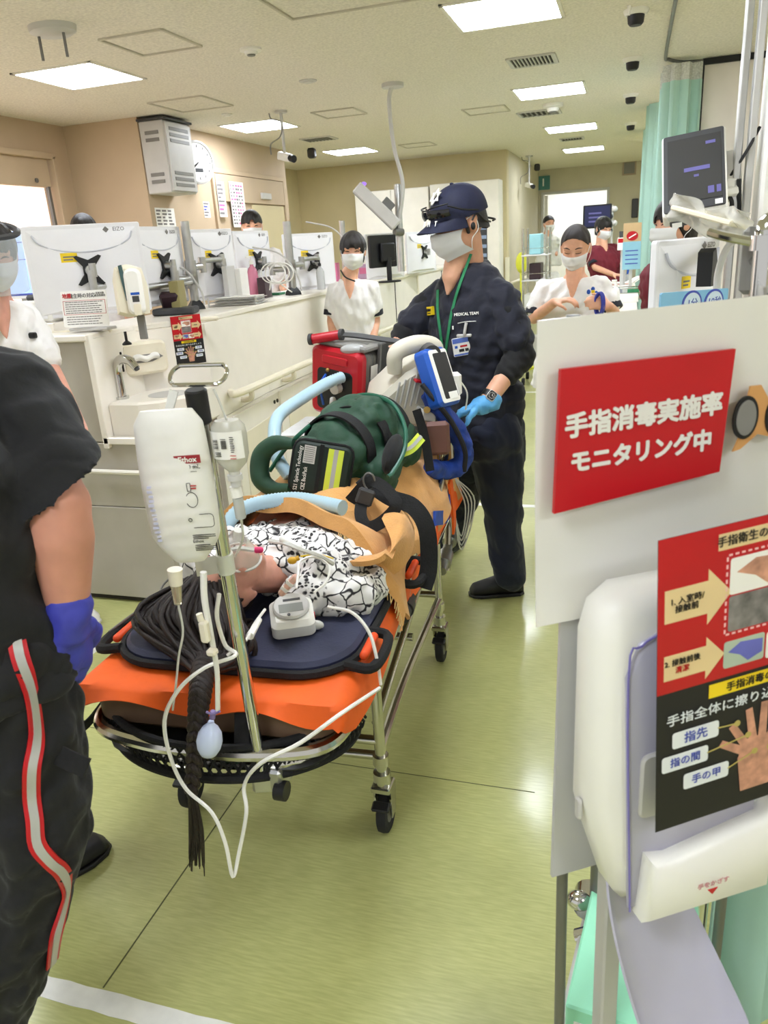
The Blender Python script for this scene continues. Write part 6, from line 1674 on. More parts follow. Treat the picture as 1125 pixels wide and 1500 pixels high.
def person(label, J, head, fwd, cloth, skin=M_SKIN, vox=.008, group=None, k=1.0, hair=None, hairm=M_HAIR, fringe=None, maskdrop=0, hands=True, trim=None, length=0.0, sleeve=.62, closed=False, arms='LR', legs=None, wide=1.0, eyes=True, tunic_drop=.12, legcloth=M_WHITEC, vneck=True):
    """J: joints (neck, chest, hip, sR, eR, wR, sL, eL, wL) as points; R is the person's own right"""
    base = V((J['hip'].x, J['hip'].y, 0)); t = thing('person', label, 'person', base, group)
    right = (J['sR'] - J['sL']); right.z = 0; right.normalize(); f = V(fwd); f.z = 0; f.normalize()
    b = MB(); head.solids(b)
    b.cap(head.p(0, -.02, -.07), J['neck'] + V((0, 0, -.02)), .047 * k, .056 * k)
    torso(b, J['hip'], J['chest'], J['neck'], right, f, k * .93 * wide)
    for s in arms:
        limb(b, [J['s' + s] - UP * .03 * k, J['e' + s], J['w' + s]], [.034 * k, .036 * k, .027 * k])
        if hands and ('h' + s) in J:
            d, n, th, cu = J['h' + s]; hand(b, J['w' + s], d, n, th, k, cu)
    if vneck:
        nf = J['neck'] + f * .045 * k; b.chain([nf + UP * .02, nf + f * .035 * k - UP * .075 * k, nf + f * .068 * k - UP * .15 * k], [.05 * k, .034 * k, .006 * k], 12)
    if legs:
        for hp_, kn, an in legs: limb(b, [hp_, kn, an], [.075 * k, .052 * k, .036 * k])
    body = b.remesh('body', skin, t, vox, 3)
    # garment
    b = MB(); torso(b, J['hip'], J['chest'], J['neck'] - UP * .025 * k, right, f, k * wide, widths=(.20, .18, .175, .195, .195, .15, .075), depth=(.145, .13, .122, .132, .122, .092, .06), low=tunic_drop)
    for s in 'LR':
        if s in arms:
            e = lerp(J['s' + s], J['e' + s], sleeve)
            sj = J['s' + s] - UP * .012 * k; b.cap(lerp(J['neck'] - UP * .045 * k, sj, .6), sj, .046 * k, .055 * k); b.cap(sj, e, .056 * k, .064 * k)
    top = b.remesh('top', cloth, t, vox, 3, rough=.0055 * k, rs=22, seed=len(label))
    if trim:
        for s in arms: 
            e = lerp(J['s' + s], J['e' + s], sleeve); cuff(J['s' + s], e + (J['e' + s] - J['s' + s]).normalized() * .066 * k * .6, .062 * k, trim, t, .035 * k)
    if legs:
        b = MB()
        for hp_, kn, an in legs: limb(b, [hp_, kn, an + UP * .03], [.105 * k, .078 * k, .068 * k])
        b.remesh('trousers', legcloth, t, vox, 3, rough=.006, rs=18, seed=3)
    if hair: head.hair(t, hairm, hair, length)
    if fringe: head.fringe(t, hairm, fringe)
    if eyes: head.eyes(t, closed)
    if maskdrop is not None: head.mask(t, drop=maskdrop)
    return t, body, top

# ---- man in the cap pushing the stretcher
hm = Head(at(672, 327, y=3.08), V((-.70, -.70, -.27)), V((-.05, -.02, 1)), 1.06)
J = dict(neck=at(687, 383, y=3.14), chest=at(692, 478, y=3.14), hip=at(700, 612, y=3.12), sR=at(640, 428, y=3.25), eR=at(592, 492, y=3.12), wR=at(562, 548, y=2.92), sL=at(737, 430, y=3.03), eL=at(762, 522, y=2.98), wL=at(710, 592, y=2.84))
base = at(720, 868, z=0); base.z = 0
t = thing('person', 'man in a navy scrub top and dark cap pushing the stretcher', 'person', base)
right = (J['sR'] - J['sL']); right.z = 0; right.normalize(); f = V((right.y, -right.x, 0)); f = f if f.y < 0 else -f
b = MB(); hm.solids(b); b.cap(hm.p(0, -.02, -.06), J['neck'] - UP * .03, .056, .062)
torso(b, J['hip'], J['chest'], J['neck'], right, f, .95)
nf = J['neck'] + f * .05; b.chain([nf + UP * .03, nf + f * .045 - UP * .05, nf + f * .070 - UP * .115], [.055, .040, .008], 12)
limb(b, [J['sR'] - UP * .03, J['eR'], J['wR']], [.036, .040, .033]); limb(b, [J['sL'] - UP * .03, J['eL'], J['wL']], [.036, .040, .032])
hip_l = at(728, 650, y=3.1); hip_r = at(692, 650, y=3.2)
legsM = [(hip_l, at(735, 742, y=3.12), at(746, 842, y=3.12)), (hip_r, at(676, 725, y=3.34), at(658, 790, y=3.46))]
for l_ in legsM: limb(b, l_, [.08, .055, .04])
b.remesh('body', M_SKIN, t, .006, 3)
b = MB(); torso(b, J['hip'], J['chest'], J['neck'] + UP * .0, right, f, 1.0, widths=(.195, .185, .19, .21, .20, .145, .078), depth=(.15, .14, .13, .14, .128, .095, .066), low=.06)
for s in 'RL':
    e = lerp(J['s' + s], J['e' + s], .72); sj = J['s' + s] - UP * .02; b.cap(lerp(J['neck'] - UP * .05, sj, .5), sj, .05, .062); b.chain([sj, lerp(sj, e, .5), e], [.064, .066, .074])
# open side flap of the top at his left hip
b.loft([(at(748, 560, y=3.05), V((.05, .03, 0)), V((-.02, .05, 0))), (at(752, 600, y=3.05), V((.045, .03, 0)), V((-.015, .035, 0))), (at(757, 624, y=3.05), V((.02, .012, 0)), V((-.006, .014, 0)))], 12)
topm = b.remesh('scrub_top', M_NAVY, t, .007, 3, rough=.006, rs=22, seed=5)
for s, e in (('R', .10), ('L', .36)):
    b = MB(); limb(b, [lerp(J['s' + s], J['e' + s], .3), J['e' + s], lerp(J['e' + s], J['w' + s], e)], [.058, .058, .05]); b.remesh('undershirt_sleeve', M_BLACKC, t, .007, 3, rough=.0035, rs=30, seed=8)
b = MB()
for (h_, kn, an), w in zip(legsM, (1, 1)): limb(b, [h_, lerp(h_, kn, .5), kn, lerp(kn, an, .6), an], [.12, .108, .088, .076, .074])
b.cap(at(705, 630, y=3.1) + right * .06, at(705, 630, y=3.1) - right * .06, .14)
b.remesh('trousers', M_NAVY2, t, .008, 3, rough=.008, rs=16, seed=9)
h1 = at(766, 868, z=0); t1 = at(688, 872, z=0); shoe('shoe', lerp(h1, t1, .02), t1, M_SHOEB, t, .1, .05, laces=True)
h2 = at(668, 800, z=0); t2 = at(648, 822, z=0); shoe('shoe', V((h2.x + .02, h2.y, .02)), V((t2.x - .06, t2.y - .08, 0)), M_SHOEB, t, .1, .05)
hm.eyes(t); hm.mask(t)
# short hair under the cap
b = MB(); b.grid(lambda u, v: hm.p(.0805 * math.sin(-math.pi + (2 * u - 1) * 1.75), -.014 + .1 * math.cos(-math.pi + (2 * u - 1) * 1.75), .03 - .085 * v + .03 * abs(2 * u - 1) * v), 30, 6, th=.006); b.build('hair', M_HAIR, t, ang=70)
b = MB(); b.cap(hm.p(-.078, .022, .01), hm.p(-.078, .02, -.03), .007); b.cap(hm.p(.078, .022, .01), hm.p(.078, .02, -.03), .007); b.build('sideburn', M_HAIR, t)
M_CAP = mat('navy_cap', (22, 26, 52), rough=.75, var=.06, vs=40, bump=.1, bs=200)
def capf(u, v):
    az = 2 * math.pi * u; ph = math.radians(94) * v; st = 1 + .008 * math.cos(6 * az) * math.sin(ph)
    return hm.p(.092 * math.sin(ph) * math.sin(az) * st, -.012 + .112 * math.sin(ph) * math.cos(az) * st, .028 + .105 * math.cos(ph) ** .85 if ph < math.pi / 2 else .028 + .105 * math.cos(ph))
b = MB(); b.grid(capf, 48, 16, th=.005, closed_u=True); cap_ = b.build('cap', M_CAP, t, ang=70)
b = MB(); b.ell(hm.p(0, -.012, .134), (.008, .008, .005)); b.build('top_button', M_CAP, cap_)
def brim(u, v):
    a = (u - .5) * 2; x = a * .088; y0 = -.012 + .112 * math.sqrt(max(0, 1 - (a * .93) ** 2)); y1 = y0 + .078 * (1 - abs(a) ** 3.2)
    y = y0 + (y1 - y0) * v; return hm.p(x, y - .006, .030 - .022 * v - .032 * a * a * (.35 + .65 * v) + .010)
b = MB(); b.grid(brim, 25, 8, th=.005); b.build('brim', M_CAP, cap_, ang=70)
mk = capf(.015, .72); nx = (mk - hm.p(0, -.012, .028)).normalized()
Mc = plane_m(hm.p(-.006, .066, .110), hm.R @ V((-.99, .1, 0)), hm.R @ V((0, -.69, .72)))
Mc = Mc if Mc.to_3x3().col[2].dot(V(cam.location) - Mc.translation) > 0 else plane_m(Mc.translation, -V(Mc.to_3x3().col[0]), Mc.to_3x3().col[1])
b = MB()
for k in range(6):
    a = math.pi * k / 3 + .5; b.prism([(.022 * math.cos(a) + .018 * math.cos(g), .022 * math.sin(a) * .9 + .014 * math.sin(g)) for g in [a + 2 * math.pi * q / 3 for q in range(3)]], .004, .007, Mc)
b.build('cap_emblem', M_PAPER, cap_, smooth=False)
for i, ch in enumerate('EMT'):
    p = brim(.47 - .115 * i, .62); Mt = plane_m(p + hm.R @ V((0, .0, .014)), hm.R @ V((-1, 0, -.0)), hm.R @ V((0, -.55, .83)))
    text(ch, .026, M_PAPER, Mt, cap_, bold=.0008)
# sunglasses on the brim
M_LENS = mat('dark_lens', (16, 16, 20), rough=.08, var=0, coat=.5)
b = MB()
for sg in (-1, 1):
    b.grid(lambda u, v: hm.p(sg * (.008 + .066 * u), .122 - .052 * u ** 2 + .004 * math.sin(3 * v), .048 + .036 * v * (1 - .35 * u) - .004 * u), 9, 6, th=.003)
gl = b.build('sunglasses', M_LENS, t, ang=60)
b = MB()
for sg in (-1, 1): b.tube([hm.p(sg * .072, .074, .078), hm.p(sg * .098, .03, .05), hm.p(sg * .098, -.03, .03)], .0035, 6)
b.tube([hm.p(-.074, .07, .084), hm.p(-.04, .112, .086), hm.p(0, .122, .08), hm.p(.04, .112, .086), hm.p(.074, .07, .084)], .003, 6); b.build('glasses_frame', M_BLACK, gl)
b = MB(); b.ell(hm.p(-.086, .0, -.016), (.009, .012, .014)); b.tube([hm.p(-.088, .0, .004), hm.p(-.09, -.025, .02), hm.p(-.08, -.055, -.01), hm.p(-.05, -.10, -.03)], .0035, 6); b.build('headset', M_BLACK, t)
b = MB(); b.tube([hm.p(0, -.128, -.02), hm.p(-.03, -.135, -.03), hm.p(-.045, -.115, -.03)], .004, 6); b.build('cap_strap', M_BLACK, cap_)
# gloved hands
b = MB(); hd_ = (at(672, 606, y=2.80) - J['wL']); hand(b, J['wL'] + hd_.normalized() * .01, hd_, V((.1, -.2, -1)), V((-.3, -1, -.1)), 1.05, .75, .1, 1.1); limb(b, [J['wL'] - hd_.normalized() * .03, J['wL'] + hd_.normalized() * .02], [.037, .036]); b.remesh('glove', M_GLOVE, t, .0045, 2, rough=.002, rs=40)
b = MB(); hd_ = V((.35, -.85, -.35)); hand(b, J['wR'], hd_, V((.2, -.1, -1)), V((.9, .3, .1)), 1.02, .7); limb(b, [J['wR'] - hd_ * .03, J['wR'] + hd_ * .02], [.037, .036]); b.remesh('glove', M_GLOVE, t, .0055, 2)
# watch
wc = J['wL'] + (J['eL'] - J['wL']).normalized() * .035; wd = (J['eL'] - J['wL']).normalized()
b = MB(); b.cyl(wc - wd * .012, wc + wd * .012, .0365, n=20); wt = b.build('watch_band', M_BLACK, t)
Mw = plane_m(wc + V((.012, -.034, .012)), wd.cross(V((.3, -.9, .3))), wd)
if Mw.to_3x3().col[2].dot(EYE - wc) < 0: Mw = plane_m(Mw.translation, -V(Mw.to_3x3().col[0]), Mw.to_3x3().col[1])
b = MB(); b.prism(rrect(.034, .04, .009, 5), -.006, .005, Mw, .002); b.build('watch_case', M_LGREY, wt, ang=40)
b = MB(); b.prism(rrect(.029, .035, .007, 5), .0045, .0056, Mw); b.build('watch_face', M_BLACK, wt, smooth=False)
b = MB()
for k in range(12):
    a = k * math.pi / 6; b.rect(.011 * math.sin(a) - .0012, .012 * math.cos(a) - .0012, .011 * math.sin(a) + .0012, .012 * math.cos(a) + .0012, Mw, .0062, .0004)
b.rect(-.0008, 0, .0008, .009, Mw, .0062, .0004); b.rect(0, -.0008, .007, .0008, Mw, .0062, .0004)
b.build('watch_marks', M_PAPER, wt, smooth=False)
# lanyard, badges and print placed on the front of the top
M_LAN = mat('green_lanyard', (34, 122, 78), rough=.6, var=.05, vs=60)
def run(o, pxs, lift=.004):
    out = []
    for px, py in pxs:
        p, n = onmesh(o, px, py, lift)
        if p is not None: out.append((p, n))
    return out
for pxs, first in (([(672, 425), (664, 450), (648, 480), (648, 505), (652, 525)], at(678, 394, y=3.06)), ([(674, 420), (668, 440), (662, 465), (657, 495), (653, 525)], at(688, 380, y=3.10))):
    if pxs[0][0] == 672: pxs = [(647, 400), (643, 425), (643, 455), (646, 485), (651, 520)]; first = None
    R_ = run(topm, pxs, .006); b = MB(); pts = [p for p, n in R_]
    if first is not None: pts = [at(690, 372, y=3.06)] + pts
    if len(pts) > 1: b.ribbon(pts, .012, V((-.35, -.9, .15)), .002); b.build('lanyard', M_LAN, t)
def patch(o, px, py, w, h, m, name, parent, right_px=None, lift=.004, th=.003, r=.002):
    p, n = onmesh(o, px, py, lift)
    if p is None: return None, None
    q, _ = onmesh(o, px + 9, py, lift); q0, _ = onmesh(o, px - 9, py, lift); rt_ = (q - q0).normalized() if q is not None and q0 is not None else V((1, 0, 0))
    M = plane_m(p, rt_, UP); b = MB(); b.prism(rrect(w, h, r, 3), -th * 4, th * .3, M); return b.build(name, m, parent, smooth=False), M
o, M = patch(topm, 634, 455, .052, .034, M_YEL, 'yellow_name_patch', t, lift=.016)
text('救急救命士', .0125, M_INK, M @ Matrix.Translation((0, .003, .002)), o, bold=.0003, width=.044); text('Paramedic', .007, M_INK, M @ Matrix.Translation((0, -.009, .002)), o)
p, n = onmesh(topm, 684, 460, .005); q, _ = onmesh(topm, 692, 459, .005); Mm_ = plane_m(p, q - p, UP)
text('MEDICAL TEAM', .015, M_PAPER, Mm_, t, name='chest_lettering', bold=.0004, width=.098)
p, n = onmesh(topm, 684, 506, .012); Mb_ = plane_m(p, V((.92, .25, .12)), V((-.1, -.1, 1))); b = MB(); b.prism(rrect(.098, .072, .004, 3), -.002, .001, Mb_); bd = b.build('id_badge', M_PAPER, t, smooth=False)
b = MB(); b.rect(-.047, .015, .047, .034, Mb_, .0018); b.rect(-.047, -.034, .047, -.027, Mb_, .0018); b.build('blue_band', mat('badge_blue', (88, 112, 190), rough=.4), bd, smooth=False)
b = MB(); b.prism(circ(.009, 14, .029, .002, 1.2), .0012, .0022, Mb_); b.rect(.016, -.024, .042, -.009, Mb_, .002); b.build('portrait', M_SKIN2, bd, smooth=False)
b = MB(); b.prism([(.019 + .02 * q / 8, .004 + .011 * math.sin(math.pi * q / 8)) for q in range(9)], .0024, .003, Mb_); b.build('portrait_hair', M_INK, bd, smooth=False)
b = MB(); b.rect(-.02, -.002, .008, .005, Mb_, .002); b.build('red_print', M_RED, bd, smooth=False)
b = MB(); b.rect(-.026, -.02, -.006, -.009, Mb_, .002); b.rect(-.002, -.02, .012, -.009, Mb_, .002); b.build('name_print', M_INK, bd, smooth=False)
b = MB(); b.rect(-.041, -.004, -.03, .006, Mb_, .002); b.build('blue_print', M_BLUE, bd, smooth=False)
b = MB(); pc, n = onmesh(topm, 684, 472, .008); b.tube([pc, lerp(pc, p, .4) + V((-.003, -.008, 0)), p + V((0, -.006, .036))], .006, 8); b.tube([onmesh(topm, 672, 473, .005)[0], pc + V((0, 0, .003)), onmesh(topm, 698, 471, .005)[0]], .002, 6); b.box(p + V((-.002, -.004, .04)), (.06, .012, .012), .003); b.build('badge_clip', M_LGREY, bd, ang=40)
b = MB(); q, n = onmesh(topm, 652, 528, .008); b.ell(q, .008); b.tube([q, q + V((0, -.01, -.03))], .003, 6); b.build('lanyard_hook', M_GREYM, t)
b = MB(); q, n = onmesh(topm, 664, 480, .003); b.box(q, (.006, .004, .014), .001); b.build('white_button', M_PAPER, t)

# ---- nurse standing at the counter
yN = 5.05
hn = Head(at(517, 367, y=yN), V((.25, -.95, -.12)), V((.04, 0, 1)), 1.0)
J = dict(neck=at(512, 404, y=yN + .02), chest=at(517, 450, y=yN + .02), hip=at(520, 515, y=yN + .03), sR=at(489, 424, y=yN + .03), eR=at(486, 470, y=yN), wR=at(490, 508, y=yN - .12), sL=at(545, 420, y=yN + .05), eL=at(550, 470, y=yN + .1), wL=at(545, 505, y=yN - .05))
J['hR'] = (V((.0, -.4, -.9)), V((1, 0, 0)), V((0, -1, .3)), .4); J['hL'] = (V((.0, -.4, -.9)), V((-1, 0, 0)), V((0, -1, .3)), .4)
fx = at(520, 515, y=yN); lg = [(V((fx.x - .09, yN + .03, .84)), V((fx.x - .09, yN + .01, .46)), V((fx.x - .09, yN + .04, .09))), (V((fx.x + .09, yN + .03, .84)), V((fx.x + .09, yN + .01, .46)), V((fx.x + .09, yN + .04, .09)))]
t, body, top = person('nurse in white tunic with dark cuffs and short black hair at the counter', J, hn, V((.25, -.95, 0)), M_WHITEC, hair='bob', length=.05, fringe=.045, trim=M_NAVY, legs=lg, vox=.008, k=.96, wide=.84)
for l_ in lg: shoe('shoe', V((l_[2].x, l_[2].y + .05, 0)), V((l_[2].x + .03, l_[2].y - .18, 0)), M_SHOEW, t)
b = MB(); b.tube([at(499, 396, y=yN - .05), at(506, 406, y=yN - .09), at(520, 412, y=yN - .12)], .005, 6); b.build('dark_neck_cord', M_BLACK, t)

# ---- nurse in white with hands raised, right of the man
yR = 4.75
hr = Head(at(843, 362, y=yR), V((-.12, -.92, -.40)), V((.02, -.2, 1)), 1.03)
J = dict(neck=at(843, 400, y=yR + .03), chest=at(842, 452, y=yR + .04), hip=at(833, 535, y=yR + .05), sR=at(797, 420, y=yR + .04), eR=at(782, 466, y=yR - .02), wR=at(812, 443, y=yR - .22), sL=at(880, 415, y=yR + .05), eL=at(899, 458, y=yR), wL=at(892, 449, y=yR - .24))
J['hR'] = (V((.8, -.25, .15)), V((.1, .1, -1)), V((.3, -.9, .3)), .7); J['hL'] = (V((-.55, -.5, .25)), V((-.5, .6, -.3)), V((-.1, -.2, 1)), .8)
fx = J['hip']; lg = [(V((fx.x - .09, fx.y, .82)), V((fx.x - .09, fx.y - .02, .46)), V((fx.x - .1, fx.y + .02, .09))), (V((fx.x + .09, fx.y, .82)), V((fx.x + .09, fx.y - .02, .46)), V((fx.x + .1, fx.y + .02, .09)))]
t, body, top = person('nurse in a white tunic looking down at a blue cord in her hands', J, hr, V((-.12, -.95, 0)), M_WHITEC, hair='bun', hairm=M_HAIRB, trim=M_NAVY, legs=lg, vox=.008, closed=True, legcloth=M_NAVY2, sleeve=.7, wide=1.04)
for l_ in lg: shoe('shoe', V((l_[2].x, l_[2].y + .05, 0)), V((l_[2].x - .01, l_[2].y - .18, 0)), M_SHOEW, t)
b = MB()
for px, py in ((862, 428), (868, 424), (873, 430)):
    p, n = onmesh(top, px, py, .004)
    if p is not None: b.ell(p, (.011, .006, .014))
b.build('pocket_pins', M_BLUE, t)
p, n = onmesh(top, 868, 428, .005); b = MB(); b.box(p, (.02, .006, .02), .003); b.build('yellow_pin', M_YEL, t)
q = at(880, 445, y=yR - .28); b = MB()
for k in range(3): b.tube([q + V((.02 * math.cos(a) - .006 * k, -.01 * k, .06 * math.sin(a))) for a in [2 * math.pi * j / 8 for j in range(8)]], .006, 6, 3, closed=True)
tag(b.build('coiled_lanyard', mat('blue_cord', (60, 70, 170), rough=.5)), 'blue coiled cord held by the nurse right of the man in the cap', 'cord')

# ---- woman in maroon scrubs beyond
yM = 9.4
hw_ = Head(at(884, 334, y=yM), V((.62, -.72, -.28)), V((.03, 0, 1)), 1.0)
J = dict(neck=at(880, 356, y=yM + .03), chest=at(884, 382, y=yM + .04), hip=at(890, 425, y=yM + .05), sR=at(864, 366, y=yM), eR=at(872, 392, y=yM - .1), wR=at(898, 402, y=yM - .25), sL=at(899, 362, y=yM + .15), eL=at(912, 384, y=yM + .1), wL=at(914, 394, y=yM - .15))
J['hR'] = (V((.8, -.5, -.1)), V((0, 0, -1)), V((.3, -.9, 0)), .5)
fx = J['hip']; lg = [(V((fx.x - .09, fx.y, .84)), V((fx.x - .09, fx.y, .46)), V((fx.x - .09, fx.y, .09))), (V((fx.x + .09, fx.y, .84)), V((fx.x + .09, fx.y, .46)), V((fx.x + .09, fx.y, .09)))]
t, body, top = person('woman in maroon scrubs with wavy black hair standing beside the mint curtain', J, hw_, V((.6, -.75, 0)), M_MAROON, hair='bob', length=.05, fringe=.03, trim=M_NAVY, legs=lg, vox=.011, legcloth=M_MAROON)
for l_ in lg: shoe('shoe', V((l_[2].x, l_[2].y + .05, 0)), V((l_[2].x + .02, l_[2].y - .18, 0)), M_SHOEW, t)
# ---- man far down the corridor
yF = 13.0
hf = Head(at(804, 328, y=yF), V((.5, -.8, -.1)), UP, 1.05)
J = dict(neck=at(802, 340, y=yF), chest=at(802, 354, y=yF), hip=at(803, 378, y=yF), sR=at(794, 345, y=yF), eR=at(795, 362, y=yF), wR=at(800, 377, y=yF - .1), sL=at(811, 345, y=yF), eL=at(813, 361, y=yF), wL=at(815, 373, y=yF - .1))
fx = J['hip']; lg = [(V((fx.x - .09, fx.y, .88)), V((fx.x - .09, fx.y, .48)), V((fx.x - .09, fx.y, .09))), (V((fx.x + .09, fx.y, .88)), V((fx.x + .09, fx.y, .48)), V((fx.x + .09, fx.y, .09)))]
t, body, top = person('man in a white tunic walking far down the corridor before the bright door', J, hf, V((.4, -.9, 0)), mat('grey_white_tunic', (212, 210, 204), rough=.8), hair='short', trim=M_NAVY, legs=lg, vox=.014, eyes=True)
for l_ in lg: shoe('shoe', V((l_[2].x, l_[2].y + .05, 0)), V((l_[2].x, l_[2].y - .18, 0)), M_SHOEW, t)
# ---- person behind the right monitor
yB = 3.9
hb = Head(at(989, 326, y=yB), V((-.80, -.55, -.12)), UP, 1.0)
J = dict(neck=at(990, 366, y=yB + .04), chest=at(985, 410, y=yB + .04), hip=at(985, 490, y=yB + .05), sR=at(975, 380, y=yB + .1), eR=at(965, 424, y=yB + .05), wR=at(958, 462, y=yB - .1), sL=at(1012, 385, y=yB - .1), eL=at(1015, 440, y=yB - .1), wL=at(990, 470, y=yB - .2))
J['hR'] = (V((-.2, -.5, -.7)), V((1, 0, 0)), V((0, -.5, .5)), .4)
fx = J['hip']; lg = [(V((fx.x - .09, fx.y, .84)), V((fx.x - .09, fx.y, .46)), V((fx.x - .09, fx.y, .09))), (V((fx.x + .09, fx.y, .84)), V((fx.x + .09, fx.y, .46)), V((fx.x + .09, fx.y, .09)))]
t, body, top = person('person in a maroon top with black bobbed hair behind the right monitor', J, hb, V((-.7, -.7, 0)), M_MAROON, hair='bob', length=.06, fringe=.05, trim=M_NAVY, legs=lg, vox=.01, legcloth=M_MAROON)
for l_ in lg: shoe('shoe', V((l_[2].x, l_[2].y + .05, 0)), V((l_[2].x, l_[2].y - .18, 0)), M_SHOEW, t)
# ---- two staff seated behind the monitors
def seated(px, py, y, label, k=1.0, fwd=V((.45, -.85, -.1)), hs='short'):
    h = Head(at(px, py, y=y), fwd, UP, k); c = h.M.translation; x = V((1, .4, 0)).normalized(); f2 = V((fwd.x, fwd.y, 0)).normalized(); x = V((f2.y, -f2.x, 0)); x = -x
    nk = c - UP * .15 - f2 * .02; J = dict(neck=nk, chest=nk - UP * .26, hip=nk - UP * .52, sR=nk - UP * .09 - x * .18, sL=nk - UP * .09 + x * .18)
    r = V((f2.y * -1, f2.x, 0)); J['sR'] = nk - UP * .09 - r * .18; J['sL'] = nk - UP * .09 + r * .18
    for s, sg in (('R', -1), ('L', 1)): J['e' + s] = J['s' + s] - UP * .28 + r * .03 * sg; J['w' + s] = J['e' + s] + f2 * .22 - UP * .02
    kn = [(J['hip'] + r * .09 * s, J['hip'] + r * .1 * s + f2 * .4, J['hip'] * 1 + r * .1 * s + f2 * .36 - UP * (J['hip'].z - .1)) for s in (-1, 1)]
    t, body, top = person(label, J, h, fwd, M_WHITEC, hair=hs, fringe=.042, legs=kn, vox=.011, k=k)
    # chair
    hp_ = J['hip']; ch = thing('office_chair', 'dark office chair under the ' + ('far' if y > 5 else 'near') + ' staff member behind the monitors', 'chair', V((hp_.x, hp_.y, 0)), 'office chairs in the nurse station')
    b = MB(); b.box(V((hp_.x, hp_.y, hp_.z - .17)), (.45, .45, .06), .02); b.build('seat', M_DGREY, ch, ang=40)
    b = MB(); b.cyl(V((hp_.x, hp_.y, .06)), V((hp_.x, hp_.y, hp_.z - .2)), .03); b.build('column', M_GREYM, ch)
    b = MB(); b.box(V((hp_.x, hp_.y, hp_.z + .15)) - f2 * .24, (.4, .05, .4), .02, R=Matrix.Rotation(math.atan2(r.y, r.x), 3, 'Z')); b.build('backrest', M_DGREY, ch, ang=40)
    for q in range(5):
        a = q * 2 * math.pi / 5; b = MB(); e = V((hp_.x + .28 * math.cos(a), hp_.y + .28 * math.sin(a), .05)); b.cyl(V((hp_.x, hp_.y, .1)), e, .018); b.ell(e - UP * .02, (.028, .028, .03)); b.build('leg', M_BLACK, ch)
seated(124, 341, 4.5, 'seated person showing only black hair above the large near monitor')
seated(369, 331, 6.4, 'seated person with black hair and pale mask above the middle monitors', 1.1)

# ---- nurse at the left edge behind the responder
yL = 2.35
hl = Head(at(-12, 372, y=yL), V((.72, -.62, -.25)), UP, 1.0)
J = dict(neck=at(-8, 432, y=yL + .04), chest=at(-10, 520, y=yL + .05), hip=at(30, 700, y=yL + .05), sR=at(-70, 470, y=yL - .1), eR=at(-60, 560, y=yL - .1), wR=at(-20, 640, y=yL - .2), sL=at(38, 462, y=yL + .15), eL=at(82, 556, y=yL + .12), wL=at(119, 630, y=yL + .02))
J['hL'] = (V((.25, -.25, -.9)), V((-.8, -.5, -.2)), V((.3, -.9, 0)), .45)
fx = J['hip']; p1 = at(118, 905, z=0); p2 = at(85, 935, z=0)
lg = [(V((fx.x - .06, fx.y, .84)), V((p2.x - .1, fx.y, .46)), V((p2.x - .06, p2.y + .0, .09))), (V((fx.x + .1, fx.y, .84)), V((p1.x - .08, fx.y, .46)), V((p1.x - .06, p1.y + .0, .09)))]
t, body, top = person('nurse in white with face shield and mask at the left picture edge', J, hl, V((.7, -.65, 0)), M_WHITEC, hair='bob', length=.06, fringe=.04, legs=lg, vox=.008, sleeve=.62, skin=M_SKIN2, legcloth=M_WHITEC)
for (a_, b_, c_), pp in zip(lg, (p2, p1)): shoe('shoe', V((c_.x - .04, c_.y + .01, 0)), V((c_.x + .19, c_.y - .05, 0)), M_SHOEW, t)
M_VIS = mat('clear_visor', (210, 216, 220), rough=.08, var=0, alpha=.28)
b = MB(); b.grid(lambda u, v: hl.p(.1 * math.sin((u - .5) * 2.6), .125 * math.cos((u - .5) * 2.2) + .01, .075 - .19 * v), 20, 8, th=.0015); b.build('face_shield', M_VIS, t)
b = MB(); b.tube([hl.p(.098 * math.sin(a), -.012 + .118 * math.cos(a), .075) for a in [2 * math.pi * k / 14 for k in range(14)]], .012, 6, 2, closed=True); b.build('shield_band', M_DGREY, t)
p, n = onmesh(top, 46, 492, .006)
if p is not None:
    b = MB(); b.box(p, (.04, .02, .022), .004); b.build('black_clip', M_BLACK, t)

# ---- black uniformed responder in the foreground
sh = at(18, 585, d=1.22); el = at(86, 742, d=1.17); wr = at(100, 893, d=1.21)
t = thing('person', 'responder in black uniform with violet gloves at the left foreground', 'person', V((-1.05, .9, 0)))
fw = V((.45, .88, 0)).normalized(); rt2 = V((fw.y, -fw.x, 0))
hipc = V((-1.02, .86, .92)); chc = V((-1.05, .86, 1.22)); nkc = V((-1.07, .88, 1.50))
hB = Head(V((-1.05, .91, 1.64)), V((.5, .8, -.25)), UP, 1.03)
kR = at(52, 1215, d=1.27); aR = at(20, 1470, d=1.42); aR.z = max(.12, aR.z)
aR = at(-60, 1600, z=.11); hR = at(-10, 960, d=1.22)
sp = at(108, 1285, z=0); aL = V((sp.x - .10, sp.y - .02, .10)); kL = V((-1.22, 1.02, .50)); hL2 = V((-1.16, .92, .92))
b = MB(); hB.solids(b); b.cap(hB.p(0, -.02, -.06), nkc - UP * .02, .056, .062); torso(b, hipc, chc, nkc, rt2, fw, .98)
limb(b, [sh - UP * .03, lerp(sh, el, .6), el, lerp(el, wr, .3), wr], [.046, .050, .046, .050, .032]); hd_ = (at(98, 975, d=1.24) - wr).normalized()
b.ell(el + V((-.006, .01, 0)), (.05, .045, .05))
shl = nkc - UP * .1 - rt2 * .2; limb(b, [shl, shl - UP * .29, shl - UP * .5 + fw * .1], [.055, .045, .03])
limb(b, [hR, kR, aR], [.08, .058, .042]); limb(b, [hL2, kL, aL], [.08, .058, .042])
b.remesh('body', mat('skin_arm', (196, 138, 116), rough=.5, var=.05, vs=18, sss=.08), t, .0055, 4)
